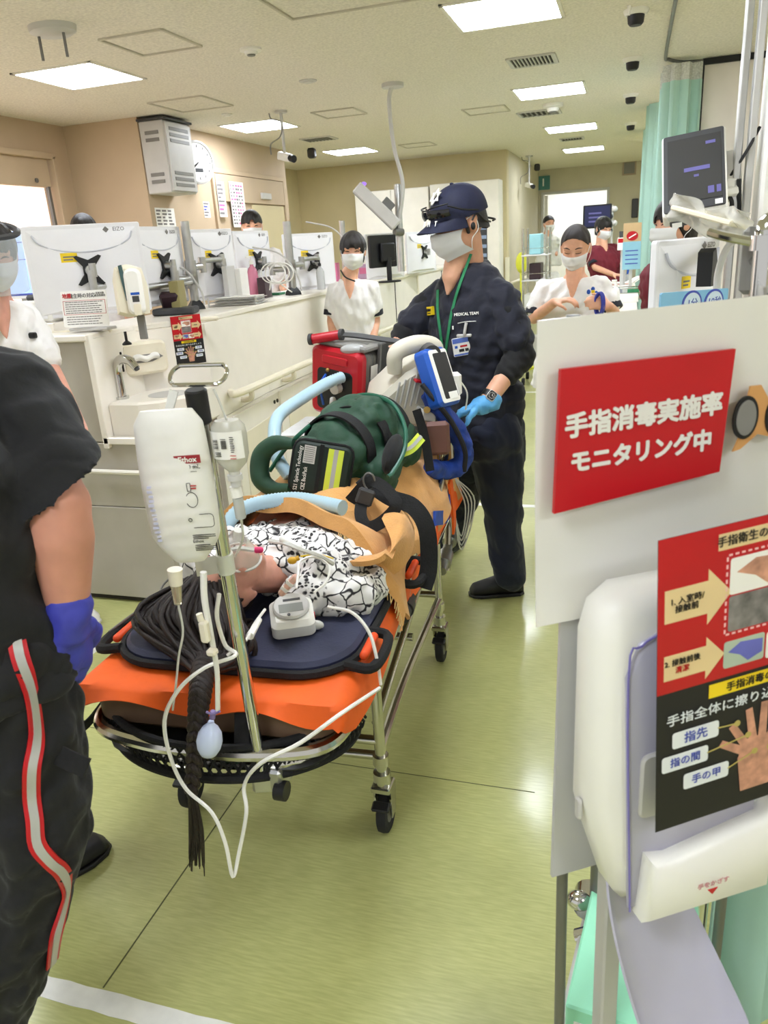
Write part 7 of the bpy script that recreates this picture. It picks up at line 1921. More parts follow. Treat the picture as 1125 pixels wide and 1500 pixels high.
b = MB(); torso(b, hipc, chc, nkc - UP * .03, rt2, fw, 1.0, widths=(.20, .195, .20, .215, .215, .165, .085), depth=(.16, .15, .14, .15, .135, .1, .066))
sl = lerp(sh, el, .88)
b.cap(lerp(nkc - UP * .05, sh, .5), sh, .06, .082); b.loft([(lerp(sh, el, -.25), V((.075, 0, 0)), V((0, .075, .0))), (lerp(sh, el, .1), V((.085, .0, .02)), V((0, .085, 0))), (lerp(sh, el, .55), V((.075, .01, .025)), V((.0, .08, .02))), (sl, V((.072, .01, .034)), V((.0, .075, .03)))], 20)
b.cap(shl, shl - UP * .24, .08, .075)
sb_ = b.remesh('uniform_shirt', M_BLACKC, t, .006, 3, rough=.006, rs=18, seed=12)
b = MB(); limb(b, [hR, lerp(hR, kR, .5), kR, lerp(kR, aR, .45), aR + UP * .02], [.115, .105, .085, .09, .08]); limb(b, [hL2, kL, aL + UP * .02], [.115, .088, .075]); b.cap(hR + rt2 * .0, hL2, .125)
tr = b.remesh('uniform_trousers', M_BLACKC, t, .006, 3, rough=.009, rs=16, seed=14)
b = MB(); hand(b, wr + hd_ * .012, hd_, V((-.8, .2, .1)), V((-.1, .95, .2)), 1.12, .55, .12, 1.12); limb(b, [wr - hd_ * .01, wr + hd_ * .03], [.037, .036]); b.remesh('glove', M_GLOVEP, t, .0045, 2, rough=.0025, rs=40, seed=3)
b = MB(); hand(b, shl - UP * .51 + fw * .11, fw * .4 - UP, rt2, fw, 1.05, .5); b.remesh('glove', M_GLOVEP, t, .007, 2)
shoe('shoe', V((aL.x - .03, aL.y - .14, 0)), V((sp.x + .02, sp.y + .12, 0)), M_SHOEB, t, .11, .052); shoe('shoe', V((aR.x - .02, aR.y - .1, 0)), V((aR.x - .06, aR.y + .16, 0)), M_SHOEB, t, .11, .052)
hB.hair(t, M_HAIR, 'short'); hB.eyes(t); hB.mask(t)
path = [(1, 862), (16, 915), (30, 962), (42, 1010), (50, 1060), (51, 1092), (46, 1125), (46, 1165), (50, 1200), (54, 1235), (72, 1258), (90, 1276), (95, 1300), (90, 1330), (80, 1370), (74, 1410)]
R_ = run(tr, path, .004)
if len(R_) > 3:
    pts = [p for p, n in R_]; ns = [n for p, n in R_]
    b = MB(); b.ribbon(pts, .026, ns, .003, 4); rs_ = b.build('red_side_stripe', M_RED, t)
    b = MB(); b.ribbon([p + n * .002 for p, n in R_], .013, ns, .003, 4); b.build('silver_stripe', M_SILV, rs_)
q = onmesh(tr, 88, 1105, .004)[0]
if q is not None:
    b = MB(); b.ribbon([q + V((-.05, 0, .03)), q + V((0, 0, .0)), q + V((.045, .0, -.015))], .03, V((.3, -.8, .4)), .006); b.build('pocket_tab', M_WEB, t)
# ---------------------------------------------------------------- hand hygiene stand in the right foreground
rd = ROT @ V(((5000 - 562.5) / FPX, -(66 - 750) / FPX, -1)); rd.z = 0; rd.normalize()
nd = V((rd.y, -rd.x, 0))                       # out of the board, towards the aisle
T0 = at(795, 470, d=.84)
def onboard(px, py, off=0.0):
    r = ROT @ V(((px - 562.5) / FPX, -(py - 750) / FPX, -1.0)); o = T0 + nd * off
    return EYE + r * ((o - EYE).dot(nd) / r.dot(nd))
def loc(px, py, off=0.0):
    p = onboard(px, py, off) - T0; return (p.dot(rd), p.z)
MBD = axes(T0, rd, UP, nd)
M_BOARD = mat('laminated_sheet', (226, 224, 218), rough=.22, var=.015, vs=4, coat=.3)
M_ACR = mat('acrylic_board', (186, 186, 186), rough=.3, var=.02, vs=4)
st_ = thing('dispenser_stand', 'slim grey metal stand carrying the laminated red sign', 'stand', V((T0.x, T0.y, 0)))
b = MB(); q = [loc(820, 930, -.012), loc(808, 1284, -.012), (loc(808, 1284, -.012)[0] + .34, loc(808, 1284, -.012)[1]), (loc(820, 930, -.012)[0] + .34, loc(790, 480)[1])]; q.append((loc(820, 930, -.012)[0], loc(790, 480)[1])); b.prism(q, -.016, -.010, MBD); b.build('back_board', M_ACR, st_, smooth=False)
x0 = loc(820, 1290, -.03)[0] + .004; pl = T0 + rd * x0 - nd * .03
for dx in (0, .30):
    b = MB(); p = pl + rd * dx; b.cyl(V((p.x, p.y, .02)), V((p.x, p.y, T0.z)), .0085, n=14); b.build('post', M_GREYM, st_)
b = MB(); p = pl + rd * .15; b.prism(rrect(.36, .18, .03, 4), 0, .02, axes(V((p.x, p.y, 0)), rd, nd * -1, UP)); b.build('base_plate', M_GREYM, st_, smooth=False)
b = MB(); p = T0 + rd * loc(886, 1450, -.0)[0] - nd * .02; b.box(V((p.x + .012, p.y + .01, .55)), (.03, .03, 1.06), .003, R=Matrix((rd, nd * -1, UP)).transposed()); b.build('flat_post', M_LGREY, st_, smooth=False)
sg = thing('laminated_sign', 'white laminated sign with a red hand disinfection notice and binoculars drawing', 'sign', T0)
tl, bl = loc(795, 470), loc(783, 922)
H = tl[1] - bl[1]
b = MB(); b.grid(lambda u, v: MBD @ V((-.004 + .62 * u, -H * v + .012 * u * (1 - v), -.004 + .012 * (1 - v) ** 2 * math.sin(2.5 * u) - .004 * math.sin(math.pi * v))), 20, 20, th=-.0015); b.build('sheet', M_BOARD, sg, ang=70)
b = MB(); b.prism([loc(822, 541, .014), loc(812, 753, .014), loc(1054, 691, .014), loc(1078, 511, .014)], .008, .014, MBD); rdp = b.build('red_notice', M_RED, sg, smooth=False)
Mx = lambda px, py, off: MBD @ Matrix.Translation((*loc(px, py, off), off))
def slanted(s_, pa, pb, size, off=.0152, m=M_BOARD):
    a = V(loc(*pa, off)); b_ = V(loc(*pb, off)); ang = math.atan2(b_.y - a.y, b_.x - a.x); c = (a + b_) / 2
    text(s_, size, m, MBD @ Matrix.Translation((c.x, c.y, off)) @ Matrix.Rotation(ang, 4, 'Z'), rdp, width=(b_ - a).length, bold=.0012)
slanted('手指消毒実施率', (829, 628), (1057, 592), .030)
slanted('モニタリング中', (838, 680), (1040, 646), .028)
M_TANS = mat('print_sleeve_tan', (206, 152, 92), rough=.4, var=0)
b = MB(); b.prism([loc(x, y, .014) for x, y in ((1074, 662), (1084, 640), (1100, 566), (1116, 564), (1130, 590), (1130, 640), (1110, 636), (1085, 658))], .011, .0135, MBD); bn = b.build('pictured_hands', M_TANS, sg, smooth=False)
c = V(loc(1093, 612, .0155)); c2 = V(loc(1140, 608, .0155)); rx, ry = abs(V(loc(1111, 612, .0155)).x - c.x), abs(V(loc(1093, 643, .0155)).y - c.y)
b = MB()
for q in (c, c2): b.prism([(q.x + rx * math.cos(a), q.y + ry * math.sin(a)) for a in [2 * math.pi * k / 26 for k in range(26)]], .0125, .0155, MBD)
b.build('binocular_rim', M_BLACK, bn, smooth=False)
b = MB(); b.prism([(c.x + rx * .78 * math.cos(a), c.y + ry * .82 * math.sin(a)) for a in [2 * math.pi * k / 26 for k in range(26)]], .0145, .0165, MBD); b.build('binocular_lens', M_MGREY, bn, smooth=False)

# wall type hand gel dispenser with its drip tray
ds = thing('hand_gel_dispenser', 'large white hand gel dispenser with drip tray in front of the red sign', 'dispenser', onboard(1000, 1100))
xa = loc(848, 1100, .03)[0]; za = loc(900, 866, .05)[1]; zb = loc(960, 1335, .09)[1]
W = .265; cx = xa + W / 2; cz = (za + zb) / 2; Hh = za - zb
MD = MBD @ Matrix.Translation((cx, cz, 0))
b = MB(); b.prism([(x, y) for x, y in [(-W / 2 + .012, -Hh * .24), (-W / 2, -Hh * .14), (-W / 2 + .001, Hh * .38), (-W / 2 + .012, Hh * .46), (-W / 2 + .04, Hh * .5), (W / 2 - .03, Hh * .5), (W / 2, Hh * .42), (W / 2, -Hh * .5), (-W / 2 + .06, -Hh * .5), (-W / 2 + .045, -Hh * .46)]], -.005, .075, MD, .022); bd = b.build('housing', M_WHITEP, ds, ang=50)
M_LIL = mat('lilac_grey_plastic', (176, 174, 190), rough=.25, var=.02, coat=.3)
ins = [(-W / 2 + .055, -Hh * .49), (-W / 2 + .034, Hh * .28), (-W / 2 + .05, Hh * .37), (-W / 2 + .085, Hh * .40), (W / 2 - .02, Hh * .40), (W / 2 - .012, -Hh * .47)]
b = MB(); b.prism(ins, .068, .082, MD, .006); b.build('grey_window', M_LIL, ds, ang=50)
b = MB(); b.tube([MD @ V((x, y, .0825)) for x, y in ins[:4]], .0016, 6, 4); b.build('violet_edge', mat('violet_edge', (120, 112, 180), rough=.4), ds)
b = MB(); b.prism(rrect(.055, .10, .012, 5, -W / 2 + .085, -Hh * .06), .080, .088, MD, .003); b.build('pump_cover', M_LGREY, ds, ang=40)
lip = [(-W / 2 + .062, -Hh * .5), (W / 2 + .002, -Hh * .5), (W / 2 + .002, -Hh * .20), (W / 2 - .02, -Hh * .245), (-W / 2 + .10, -Hh * .30), (-W / 2 + .07, -Hh * .285)]
b = MB(); b.prism(lip, .070, .108, MD, .008); lp = b.build('front_lip', M_WHITEP, ds, ang=50)
b = MB(); b.prism([(.026, -Hh * .432), (.042, -Hh * .432), (.034, -Hh * .452)], .1075, .109, MD); b.build('red_triangle', M_RED, lp, smooth=False)
text('手をかざす', .010, mat('faded_red_ink', (206, 150, 156), rough=.5, var=0), MD @ Matrix.Translation((.034, -Hh * .412, .1092)), lp, width=.05)
b = MB(); b.prism(rrect(.014, .034, .006, 5), 0, .006, plane_m(MD @ V((-W / 2 - .001, -Hh * .16, .04)), nd, UP), .002); b.build('side_lock', M_LGREY, ds, ang=40)
# drip tray
def tray(u, v):
    l0, l1, l2 = onboard(884, 1290, .03), onboard(884, 1395, .07), onboard(955, 1585, .15)
    r0, r1, r2 = onboard(1012, 1335, .03), onboard(1045, 1400, .07), onboard(1100, 1525, .15)
    q = lambda a, b_, c: a * (1 - v) ** 2 + b_ * 2 * v * (1 - v) + c * v * v
    a, e = q(l0, l1, l2), q(r0, r1, r2); x = 2 * u - 1; nar = 1 - .22 * max(0, (v - .8) / .2) ** 2
    p = (a + e) / 2 + (e - a) / 2 * x * nar
    return p + nd * (.016 * abs(x) ** 5 * (.3 + v)) + UP * (.012 * abs(x) ** 5 + .016 * max(0, (v - .86) / .14) ** 2)
b = MB(); b.grid(tray, 29, 26, th=.0035); b.build('drip_tray', M_LIL, ds, ang=60)
b = MB(); b.grid(lambda u, v: onboard(905 + 90 * u, 1270 + 60 * v + 12 * u, .02), 6, 6, th=.004); b.build('tray_bracket', M_LIL, ds)
ps = thing('hand_hygiene_poster', 'large red and black hand hygiene poster fixed on the dispenser front', 'poster', onboard(1060, 1000, .115))
off = .118; pc0 = V(loc(964, 792, off)); pc1 = V(loc(960, 1220, off)); PH = pc0.y - pc1.y; PW = PH / 1.414
hygiene_poster(ps, MBD @ Matrix.Translation((pc0.x, pc0.y, off)) @ Matrix.Rotation(math.atan2(pc1.x - pc0.x, pc0.y - pc1.y), 4, 'Z') @ Matrix.Translation((PW / 2, -PH / 2, 0)), PW, PH)

# trolley with a mint tray under the dispenser
a = at(872, 1278, z=.30); c = at(828, 1472, z=.30); yv = (a - c); yv.z = 0; L = yv.length; yv.normalize(); xv = V((yv.y, -yv.x, 0))
tr_ = thing('instrument_trolley', 'grey trolley with a shelf under the mint green tray', 'trolley', V((c.x + .15, c.y + .2, 0)))
MT = axes(V((c.x, c.y, 0)), xv, yv, UP)
b = MB(); b.box(MT @ V((.1, L / 2, .185)), (.24, L + .06, .02), .004, R=MT.to_3x3()); b.build('shelf', M_LGREY, tr_, smooth=False)
for ux in (0, .2):
    for uy in (.0, L):
        b = MB(); b.cyl(MT @ V((ux, uy, .06)), MT @ V((ux, uy, .20)), .01); lg_ = b.build('leg', M_STEEL, tr_)
        b = MB(); q = MT @ V((ux, uy, .035)); b.cyl(q - xv * .012, q + xv * .012, .034, n=18); b.build('castor', M_RUBBER, lg_)
M_MINTB = mat('mint_card', (150, 222, 186), rough=.5, var=.02)
mb = thing('mint_tray', 'long mint green box with a white label lying below the dispenser', 'box', MT @ V((.1, L / 2, .195)))
b = MB(); b.box(MT @ V((.1, L / 2, .2475)), (.20, L, .105), .004, R=MT.to_3x3()); b.build('body', M_MINTB, mb, smooth=False)
b = MB(); b.box(MT @ V((.06, -.0015, .255)), (.09, .003, .03), .001, R=MT.to_3x3()); lb = b.build('label', M_PAPER, mb, smooth=False)
b = MB()
for k in range(7): b.box(MT @ V((.025 + .011 * k, -.0035, .257)), (.008, .001, .010 if k % 3 else .014), .0003, R=MT.to_3x3())
b.build('print', M_INK, lb, smooth=False)
# chrome clamp behind the stand
p = at(848, 1335, y=1.25); ck = thing('chrome_clamp', 'chrome clamp on a grey column behind the stand', 'clamp', V((p.x + .04, p.y, 0)))
b = MB(); b.cyl(V((p.x + .04, p.y, 0)), V((p.x + .04, p.y, p.z + .2)), .02); b.cyl(V((p.x + .04, p.y, 0)), V((p.x + .04, p.y, .03)), .05, n=24); b.build('column', M_GREYM, ck)
b = MB(); b.cyl(p + V((.02, -.02, .03)), p + V((.02, .03, .03)), .03); b.ell(p + V((.0, -.02, .05)), (.025, .02, .02)); b.cyl(p + V((0, -.02, -.05)), p + V((.05, -.02, -.02)), .018); b.build('clamp_body', M_CHROME, ck)
# mint curtain at the bottom right
curtain('bed_curtain', [(.19, 1.16, 0), (.45, 1.24, 0), (.75, 1.36, 0), (1.1, 1.5, 0)], .08, .98, .03, 8, 'mint screen curtain hanging low behind the drip tray', group='mint bed curtains')
sc_ = thing('screen_frame', 'low tubular screen frame carrying the mint curtain at bottom right', 'screen', (.7, 1.35, 0))
b = MB(); b.tube([(.17, 1.15, .0), (.17, 1.15, .99), (.45, 1.24, .99), (.75, 1.36, .99), (1.12, 1.51, .99), (1.12, 1.51, 0)], .012, 8, smooth=False); b.build('tube_frame', M_LGREY, sc_)
# ---------------------------------------------------------------- right bay: monitors, column, table
# pendant column
px_ = at(1100, 200, y=2.75)
t = thing('service_column', 'white service column with rails at the right picture edge', 'column', V((px_.x, px_.y, 0)))
b = MB(); b.box(V((px_.x + .10, px_.y, CEIL / 2 - .01)), (.14, .16, CEIL - .03), .01); b.build('column_body', M_WHITEP, t, smooth=False)
for dx, m in ((.0, M_LGREY), (-.035, M_ALU)):
    b = MB(); b.box(V((px_.x + dx, px_.y - .02, CEIL / 2 - .01)), (.02, .05, CEIL - .05), .003); b.build('rail', m, t, smooth=False)
# large patient monitor facing the aisle
tl, tr2, br, bl = at(960, 212, d=2.36), at(1046, 182, d=2.30), at(1076, 305, d=2.20), at(987, 300, d=2.28)
c = (tl + tr2 + br + bl) / 4; rt_ = ((tr2 - tl) * 1.6 + (br - bl)).normalized(); up_ = (tl - bl) + (tr2 - br)
Mp = plane_m(c, rt_, up_); w = ((tr2 - tl).length + (br - bl).length) / 2; h = up_.length / 2
t = thing('patient_monitor', 'large tilted patient monitor with dark grey screen on the service column', 'monitor', c)
b = MB(); b.prism(rrect(w * 1.06, h * 1.06, .01, 4), -.06, -.004, Mp, .006); b.build('housing', M_WHITEP, t, ang=40)
b = MB(); b.prism(rrect(w, h, .006, 3), -.006, .001, Mp); bz_ = b.build('bezel', M_DGREY, t, smooth=False)
b = MB(); b.rect(-w * .43, -h * .40, w * .45, h * .43, Mp, .0025, .002); scn = b.build('screen', M_SCREEN, t, smooth=False)
M_VIO = mat('violet_display', (98, 94, 150), rough=.4, var=0, emit=.08)
for x0, y0, x1, y1 in ((.20, .30, .36, .34), (-.16, -.02, .26, .03), (.0, -.10, .08, -.07), (.22, -.34, .32, -.25), (.36, -.34, .43, -.25)):
    b = MB(); b.rect(x0 * w, y0 * h, x1 * w, y1 * h, Mp, .0032, .0006); b.build('display_field', M_VIO, scn, smooth=False)
b = MB(); b.rect(w * .33, -h * .49, w * .45, -h * .43, Mp, .0028, .001); b.build('white_label', M_PAPER, bz_, smooth=False)
b = MB(); b.box(Mp @ V((w * .42, h * .12, -.10)), (.12, .16, .06), .012, R=Mp.to_3x3()); b.build('rear_box', M_WHITEP, t, ang=40)
q = Mp @ V((w * .45, -h * .05, -.09)); e = V((px_.x - .03, px_.y - .04, q.z))
b = MB(); b.box((q + e) / 2, ((e - q).length, .05, .04), .006, R=plane_m(q, e - q, UP).to_3x3()); b.build('arm', M_WHITEP, t, smooth=False)
b = MB(); b.tube([q, q + V((.03, -.02, -.05)), q + V((.0, 0, -.12)), q + V((.05, 0, -.1)), e + V((.0, -.02, .02))], .007, 6); b.tube([q + V((.02, 0, .03)), q + V((.06, -.02, .10)), q + V((.09, 0, .16))], .005, 6); b.build('cables', M_BLACK, t)
# keyboard tray wrapped in clear film below it
c = at(1040, 318, y=2.1); Mk = plane_m(c, at(1110, 345, y=2.0) - at(985, 310, y=2.25), V((.1, -.5, .8)))
M_FILM = mat('clear_film', (232, 230, 220), rough=.12, var=.02, alpha=.4, bump=.5, bs=20)
t = thing('wrapped_keyboard', 'keyboard tray wrapped in clear film under the large patient monitor', 'keyboard', c)
b = MB(); b.box(c, (.22, .012, .07), .003, R=plane_m(c, Mk.to_3x3().col[0], V((.0, .3, .95))).to_3x3()); b.build('tray', M_CREAM, t, smooth=False)
b = MB(); b.grid(lambda u, v: Mk @ V((-.14 + .29 * u, -.035 + .07 * v + .01 * math.sin(9 * u), .012 + .012 * math.sin(17 * u + 5 * v) * math.sin(8 * v))), 30, 10, th=.001); b.build('film', M_FILM, t, ang=60)
b = MB(); q = at(1080, 330, y=2.05); b.cyl(q, V((px_.x - .02, px_.y - .05, q.z - .01)), .014); b.build('support_arm', M_ALU, t)
b = MB(); b.box(at(1002, 317, y=2.35), (.075, .02, .06), .004, R=Mp.to_3x3()); bp_ = b.build('lower_panel', M_DGREY, t, smooth=False)
b = MB(); b.rect(-.03, -.02, -.005, -.008, plane_m(at(1002, 320, y=2.32), Mp.to_3x3().col[0], UP), .01); b.build('white_label', M_PAPER, bp_, smooth=False)
# desk below carrying monitor etc. (hidden by the sign)
ds_ = at(1020, 450, y=2.35)
t = thing('bedside_desk', 'white bedside desk behind the laminated sign', 'desk', V((ds_.x + .1, 2.35, 0)))
b = MB(); b.box(V((ds_.x + .12, 2.40, 1.05)), (.75, .6, .03), .004); b.build('desk_top', M_LAM, t, smooth=False)
for dx in (-.2, .44):
    b = MB(); b.box(V((ds_.x + dx, 2.40, .517)), (.03, .55, 1.034), .003); b.build('side_panel', M_LAM, t, smooth=False)
hp_ = desk_monitor(at(975, 352, y=2.32), at(1066, 346, y=2.62), .34, 'white monitor back on the bedside desk behind the blue board', plate=False)
c = at(1030, 420, y=2.35); b = MB(); b.prism([(0, 0), (.05, .0), (.06, .06), (.03, .10), (.0, .09)], -.02, .02, plane_m(c, V((.3, .9, 0)), UP)); tag(b.build('monitor_bracket', M_BLACK), 'black bracket and cables on the right monitor back', 'bracket')
b = MB(); b.tube([at(1050, 440, y=2.2), at(1052, 400, y=2.2), at(1066, 362, y=2.15), at(1092, 340, y=2.1)], .009, 8); tag(b.build('grey_hose', M_LGREY), 'grey hose arching in front of the right monitor', 'hose')
# blue board with two circles
c = at(1018, 442, y=1.95); Mb2 = plane_m(c, at(1068, 432, y=2.05) - at(966, 440, y=1.9), UP)
t = thing('blue_board', 'small pale blue board with two white circles above the laminated sign', 'sign', c)
b = MB(); b.prism(rrect(.21, .14, .004, 3, 0, -.045), -.006, 0, Mb2); b.build('board', mat('sky_blue_board', (132, 186, 220), rough=.4, var=.02), t, smooth=False)
for x, s in ((-.01, '1分'), (.06, '10秒')):
    b = MB(); b.prism(circ(.031, 26, x, -.005), 0, .0015, Mb2); r_ = b.build('circle_rim', M_INKB, t, smooth=False)
    b = MB(); b.prism(circ(.026, 26, x, -.005), .001, .0022, Mb2); b.build('circle', mat('pale_circle', (206, 222, 232), rough=.5, var=0), r_, smooth=False)
    text(s, .022, M_INKB, Mb2 @ Matrix.Translation((x, -.003, .0026)), r_)
b = MB(); b.box(V((c.x + .0, c.y + .03, (c.z - .10) / 2)), (.05, .03, c.z - .10), .003); b.build('foot', M_LGREY, t, smooth=False)
# blurred chrome bed rail close to the camera, right edge
p = at(1108, 330, d=.95); t = thing('chrome_rail', 'bright chrome rail bent over at the right picture edge', 'rail', V((p.x, p.y, 0)))
b = MB(); b.tube([V((p.x + .012, p.y, 0.0)), V((p.x + .012, p.y, .8)), p + V((.012, 0, -.08)), p + V((.012, .0, -.01)), p + V((.03, .01, .005)), p + V((.12, .04, .006))], .013, 14); b.build('rail_tube', M_CHROME, t)
b = MB(); b.cyl(p + V((.012, 0, -.03)), p + V((.012, 0, -.012)), .018, n=18); b.tube([p + V((.0, 0, -.02)), p + V((-.03, .02, -.012)), p + V((-.05, .04, -.005))], .006, 8); b.build('rail_joint', M_CHROME, t)
b = MB(); b.cyl(V((p.x + .012, p.y, 0)), V((p.x + .012, p.y, .02)), .05, n=20); b.build('floor_flange', M_CHROME, t)
b = MB(); q = at(1099, 382, d=1.0); b.box(q, (.022, .02, .085), .006); b.build('grey_panel', M_MGREY, t, smooth=False)
b = MB(); b.tube([q + V((0, 0, .0)), V((p.x + .012, p.y, q.z))], .006, 6, smooth=False); b.build('panel_bracket', M_CHROME, t)

# ---------------------------------------------------------------- work table beyond the sign
tz = 1.0
c = V((-.29, 7.4, tz)); tb = thing('work_table', 'white work table crowded with trays beside the mint curtain', 'table', V((c.x + .12, c.y, 0)))
TX, TY = c.x + .12, c.y
b = MB(); b.box(V((TX, TY, tz - .015)), (.5, 3.2, .03), .004); b.build('table_top', M_LAM, tb, smooth=False)
for dx in (-.22, .22):
    for dy in (-1.5, 1.5):
        b = MB(); b.cyl(V((TX + dx, TY + dy, 0)), V((TX + dx, TY + dy, tz - .03)), .02); b.build('leg', M_LGREY, tb)
def onT(px, py):
    p = at(px, py, z=tz); return V((min(max(p.x, TX - .15), TX + .15), min(max(p.y, TY - 1.4), TY + 1.4), tz))
p = onT(917, 438); t = thing('wire_basket', 'grey wire basket of supplies on the work table', 'basket', p)
b = MB(); b.box(p + V((0, 0, .004)), (.28, .22, .006), .001); b.build('bottom', M_GREYM, t, smooth=False)
for k in range(3):
    b = MB(); z = .02 + .035 * k; b.tube([p + V((x, y, z)) for x, y in rrect(.28, .22, .02, 3)], .004, 6, 1, closed=True); b.build('wire_ring', M_STEEL, t)
b = MB()
for x, y in rrect(.28, .22, .02, 5): b.cyl(p + V((x, y, .0)), p + V((x, y, .095)), .0025, n=6)
w_ = b.build('wire_upright', M_STEEL, t); w_['kind'] = 'stuff'
for k, (dx, dy, m, nm) in enumerate(((-.07, .0, M_BLUE, 'blue'), (.0, .03, M_PAPER, 'white'), (.07, -.02, mat('green_pack', (70, 160, 110)), 'green'))):
    b = MB(); b.box(p + V((dx, dy, .05)), (.06, .08, .08), .004, R=Matrix.Rotation(.3 * k, 3, 'Z')); tag(b.build('supply_pack', m, None, smooth=False), nm + ' supply pack in the wire basket', 'pack', 'packs in the wire basket')
p = onT(925, 412); t = thing('pen_cup', 'clear cup of blue pens on the work table by the curtain', 'cup', p)
b = MB(); b.lathe([(0, 0), (.04, 0), (.045, .1), (.041, .1), (.037, .005), (0, .005)], Matrix.Translation(p), 18); b.build('cup', M_CLB, t)
for k in range(7):
    a = k * .9; b = MB(); b.cyl(p + V((.012 * math.cos(a), .012 * math.sin(a), .006)), p + V((.034 * math.cos(a), .034 * math.sin(a), .17)), .006, n=8); tag(b.build('pen', M_BLUE if k != 3 else M_PAPER), 'blue pen standing in the clear cup' if k != 3 else 'white pen standing in the clear cup', 'pen', 'pens in the cup')
on_top = lambda px, py, z: onT(px, py)
bottle('spray_bottle', 901, 452, .2, .03, M_WHITEP, 'white spray bottle on the work table edge beside the nurse', pump=M_WHITEP, z=tz)
p = onT(897, 415); t = thing('clipboard', 'clipboard with papers lying before the maroon woman', 'clipboard', p)
b = MB(); b.box(p + V((0, 0, .008)), (.24, .34, .008), .002, R=Matrix.Rotation(.5, 3, 'Z')); b.build('board', mat('clipboard_pink', (222, 178, 160)), t, smooth=False)
b = MB(); b.box(p + V((0, 0, .016)), (.21, .30, .008), .001, R=Matrix.Rotation(.5, 3, 'Z')); b.build('paper', M_PAPER, t, smooth=False)
b = MB(); b.box(p + V((-.06, .12, .024)), (.08, .03, .012), .003, R=Matrix.Rotation(.5, 3, 'Z')); b.build('clip', M_STEEL, t, smooth=False)
for k, (px, py, sx, sy, sz, m, l) in enumerate(((946, 440, .22, .26, .05, M_PAPER, 'stack of white papers on the near corner of the work table'), (880, 403, .2, .2, .04, M_CREAM, 'cream tray on the far end of the work table'), (940, 425, .14, .1, .03, M_LGREY, 'grey steel dish on the work table under the curtain'), (905, 432, .12, .08, .06, mat('green_pack', (70, 160, 110)), 'green package beside the wire basket'))):
    carton(px, py, sx, sy, sz, m, l, ('paper_stack', 'tray', 'dish', 'package')[k], ('paper', 'tray', 'dish', 'package')[k], yaw=12 * k, z=tz)
p = onT(944, 418)
for k in range(4):
    b = MB(); q0 = p + V((.03 * k, -.02 * k, .035)); b.cyl(q0, q0 + V((.12, .1, .05 + .01 * k)), .006, n=8); tag(b.build('steel_instrument', M_STEEL), 'steel instrument leaning in the dish by the curtain', 'instrument', 'instruments in the grey dish')
# cards and files standing at the back of the table
def standing(px, py, y, w, h, m, label, name='file', yaw=0, extra=None):
    c = at(px, py, y=y); c.x = min(c.x, TX + .2); M = plane_m(c, V((math.cos(yaw), math.sin(yaw), 0)), V((0, .1, 1)))
    t = thing(name, label, name.replace('_', ' ') if len(name.split('_')) < 3 else 'card', c)
    b = MB(); b.prism(rrect(w, h, .004, 3), -.008, 0, M); b.build('panel', m, t, smooth=False)
    b = MB(); zt = c.z - h / 2; b.box(V((c.x, c.y + .03, (zt + tz) / 2)), (.03, .02, max(.02, zt - tz + .02)), .003); b.build('foot', M_LGREY, t, smooth=False)
    return t, M
yT = TY + .9
t, M = standing(931, 342, yT, .17, .20, mat('kraft_card', (200, 168, 124)), 'kraft card with a round red mark beside the curtain', 'sign_card', .1)
b = MB(); b.prism(circ(.055, 24, 0, -.02, .8), 0, .002, M); rr_ = b.build('red_mark', M_RED, t, smooth=False)
b = MB(); b.prism([(-.035, -.035), (-.03, -.045), (.038, -.008), (.033, .002)], .002, .0035, M); b.build('pale_band', M_PAPER, rr_, smooth=False)
t, M = standing(931, 374, yT - .1, .17, .26, mat('pale_blue_file', (142, 190, 206)), 'pale blue file standing under the kraft card', 'file', .1)
b = MB()
for k in range(4): b.rect(-.06, -.08 + .04 * k, .06, -.07 + .04 * k, M, .001)
b.build('file_lines', M_INKB, t, smooth=False)
t, M = standing(916, 352, yT + .3, .12, .18, M_DGREY, 'dark tablet in a white holder left of the kraft card', 'tablet', .1)
t, M = standing(912, 357, yT + .25, .1, .12, M_PAPER, 'white notice with red heading left of the pale blue file', 'notice', .1)
b = MB(); b.rect(-.045, .01, .045, .05, M, .001); b.build('heading', M_RED, t, smooth=False)
# monitor on the far bay and pole with cables
c = at(875, 317, y=11.0); M = plane_m(c, V((1, .1, 0)), UP); t = thing('bay_monitor', 'black bedside monitor with violet readings behind the maroon woman', 'monitor', c)
b = MB(); b.prism(rrect(.36, .29, .01, 3), -.05, 0, M, .004); b.build('housing', M_BLACK, t, ang=30)
b = MB(); b.rect(-.16, -.12, .16, .125, M, .001); sn = b.build('screen', mat('night_blue_screen', (34, 36, 70), rough=.3, emit=.3), t, smooth=False)
for k in range(3):
    b = MB(); b.rect(-.11, -.07 + .05 * k, .05, -.05 + .05 * k, M, .002, .0006); b.build('reading', M_VIO, sn, smooth=False)
b = MB(); q = M @ V((.05, 0, -.05)); b.cyl(V((q.x, q.y + .03, 0)), V((q.x, q.y + .03, c.z + .1)), .02); b.cyl(V((q.x, q.y + .03, 0)), V((q.x, q.y + .03, .03)), .22, n=20); b.build('pole', M_LGREY, t)
p = at(897, 318, y=11.7); t = thing('equipment_pole', 'slim pole hung with dark gauges beside the bay monitor', 'pole', V((p.x, p.y, 0)))
b = MB(); b.cyl(V((p.x, p.y, 0)), V((p.x, p.y, p.z + .15)), .015); b.cyl(V((p.x, p.y, 0)), V((p.x, p.y, .03)), .2, n=18); b.build('pole', M_LGREY, t)
for k in range(4):
    b = MB(); b.ell(V((p.x + .03 * (-1) ** k, p.y - .03, p.z + .1 - .09 * k)), (.04, .03, .04)); b.build('gauge', M_DGREY if k % 2 else M_LGREY, t)
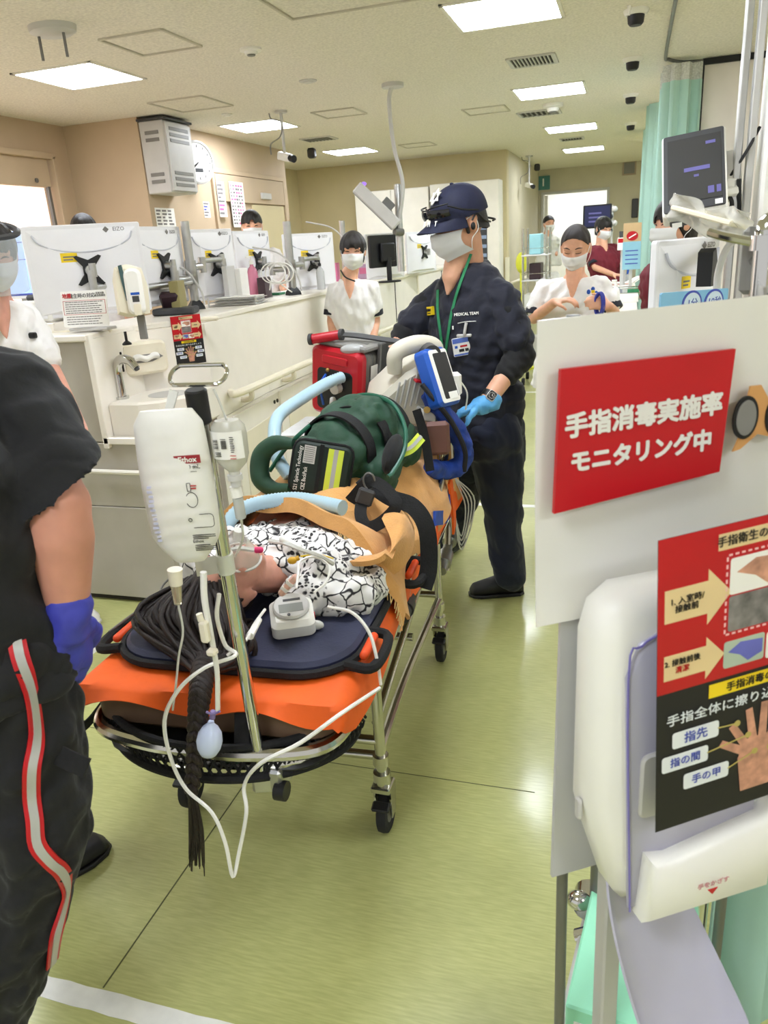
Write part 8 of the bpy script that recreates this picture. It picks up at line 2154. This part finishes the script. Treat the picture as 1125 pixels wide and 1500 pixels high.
# numbered sign and plate on the end wall
c = at(796, 268, y=16.99); b = MB(); M = plane_m(c, V((1, 0, 0)), UP)
t = thing('number_sign', 'teal wall sign with a white figure one over the far door', 'sign', c)
b = MB(); b.prism(rrect(.26, .26, .01, 3), -.01, .015, M); b.build('plate', mat('teal_sign', (74, 128, 126), rough=.5), t, smooth=False)
text('1', .2, M_PAPER, M @ Matrix.Translation((0, 0, .017)), t, bold=.004)
c = at(922, 246, y=16.98); b = MB(); b.box(c, (.26, .03, .26), .006); t = tag(b.build('wall_speaker', mat('tan_plate', (168, 150, 128)), None, smooth=False), 'square tan speaker plate high on the end wall', 'speaker')
b = MB(); b.box(c + V((0, -.017, 0)), (.2, .006, .2), .002); b.build('grille', M_MGREY, t, smooth=False)
c = at(930, 305, y=16.98); b = MB(); b.box(c, (.12, .05, .35), .01); tag(b.build('wall_dispenser', M_DGREY, None, smooth=False), 'small dark box fixed beside the far door', 'dispenser')
# supply trolley at the corridor corner
p = at(786, 420, y=8.6); t = thing('supply_trolley', 'wire supply trolley with pale blue packs behind the man in the cap', 'trolley', V((p.x, p.y, 0)))
for dx in (-.12, .12):
    for dy in (-.2, .2):
        b = MB(); b.cyl(V((p.x + dx, p.y + dy, .08)), V((p.x + dx, p.y + dy, 1.62)), .012); b.build('post', M_STEEL, t)
        b = MB(); b.cyl(V((p.x + dx - .015, p.y + dy, .04)), V((p.x + dx + .015, p.y + dy, .04)), .04, n=16); b.build('castor', M_RUBBER, t)
for z in (.25, .75, 1.1, 1.35):
    b = MB(); b.box(V((p.x, p.y, z)), (.27, .44, .015), .003); sh_ = b.build('shelf', M_LGREY, t, smooth=False)
    b = MB(); b.tube([V((p.x + x, p.y + y, z + .07)) for x, y in ((-.13, -.21), (.13, -.21), (.13, .21), (-.13, .21))], .005, 6, 1, closed=True, smooth=False); b.build('guard_wire', M_STEEL, sh_)
for z, sx, sz, m, l in ((1.36, .12, .2, mat('aqua_pack', (150, 200, 206)), 'aqua paper pack on the top trolley shelf'), (1.11, .12, .16, M_PLUM, 'plum coloured pack on the second trolley shelf'), (.76, .22, .2, M_PAPER, 'white carton on the third trolley shelf'), (.26, .22, .25, M_LGREY, 'grey carton on the lowest trolley shelf')):
    b = MB(); b.box(V((p.x, p.y - .03, z + sz / 2)), (sx, .28, sz), .006); tag(b.build('supply_pack', m, None, smooth=False), l, 'pack', 'packs on the supply trolley')
b = MB(); q = at(764, 385, y=9.5); b.ell(q, (.07, .05, .12)); b.cyl(V((q.x, q.y, 0)), q, .02); b.cyl(V((q.x, q.y, 0)), V((q.x, q.y, .03)), .15, n=18); tag(b.build('yellow_bag', mat('yellow_green_bag', (212, 214, 60), rough=.5)), 'small yellow bag on a stand beside the corridor corner', 'bag')
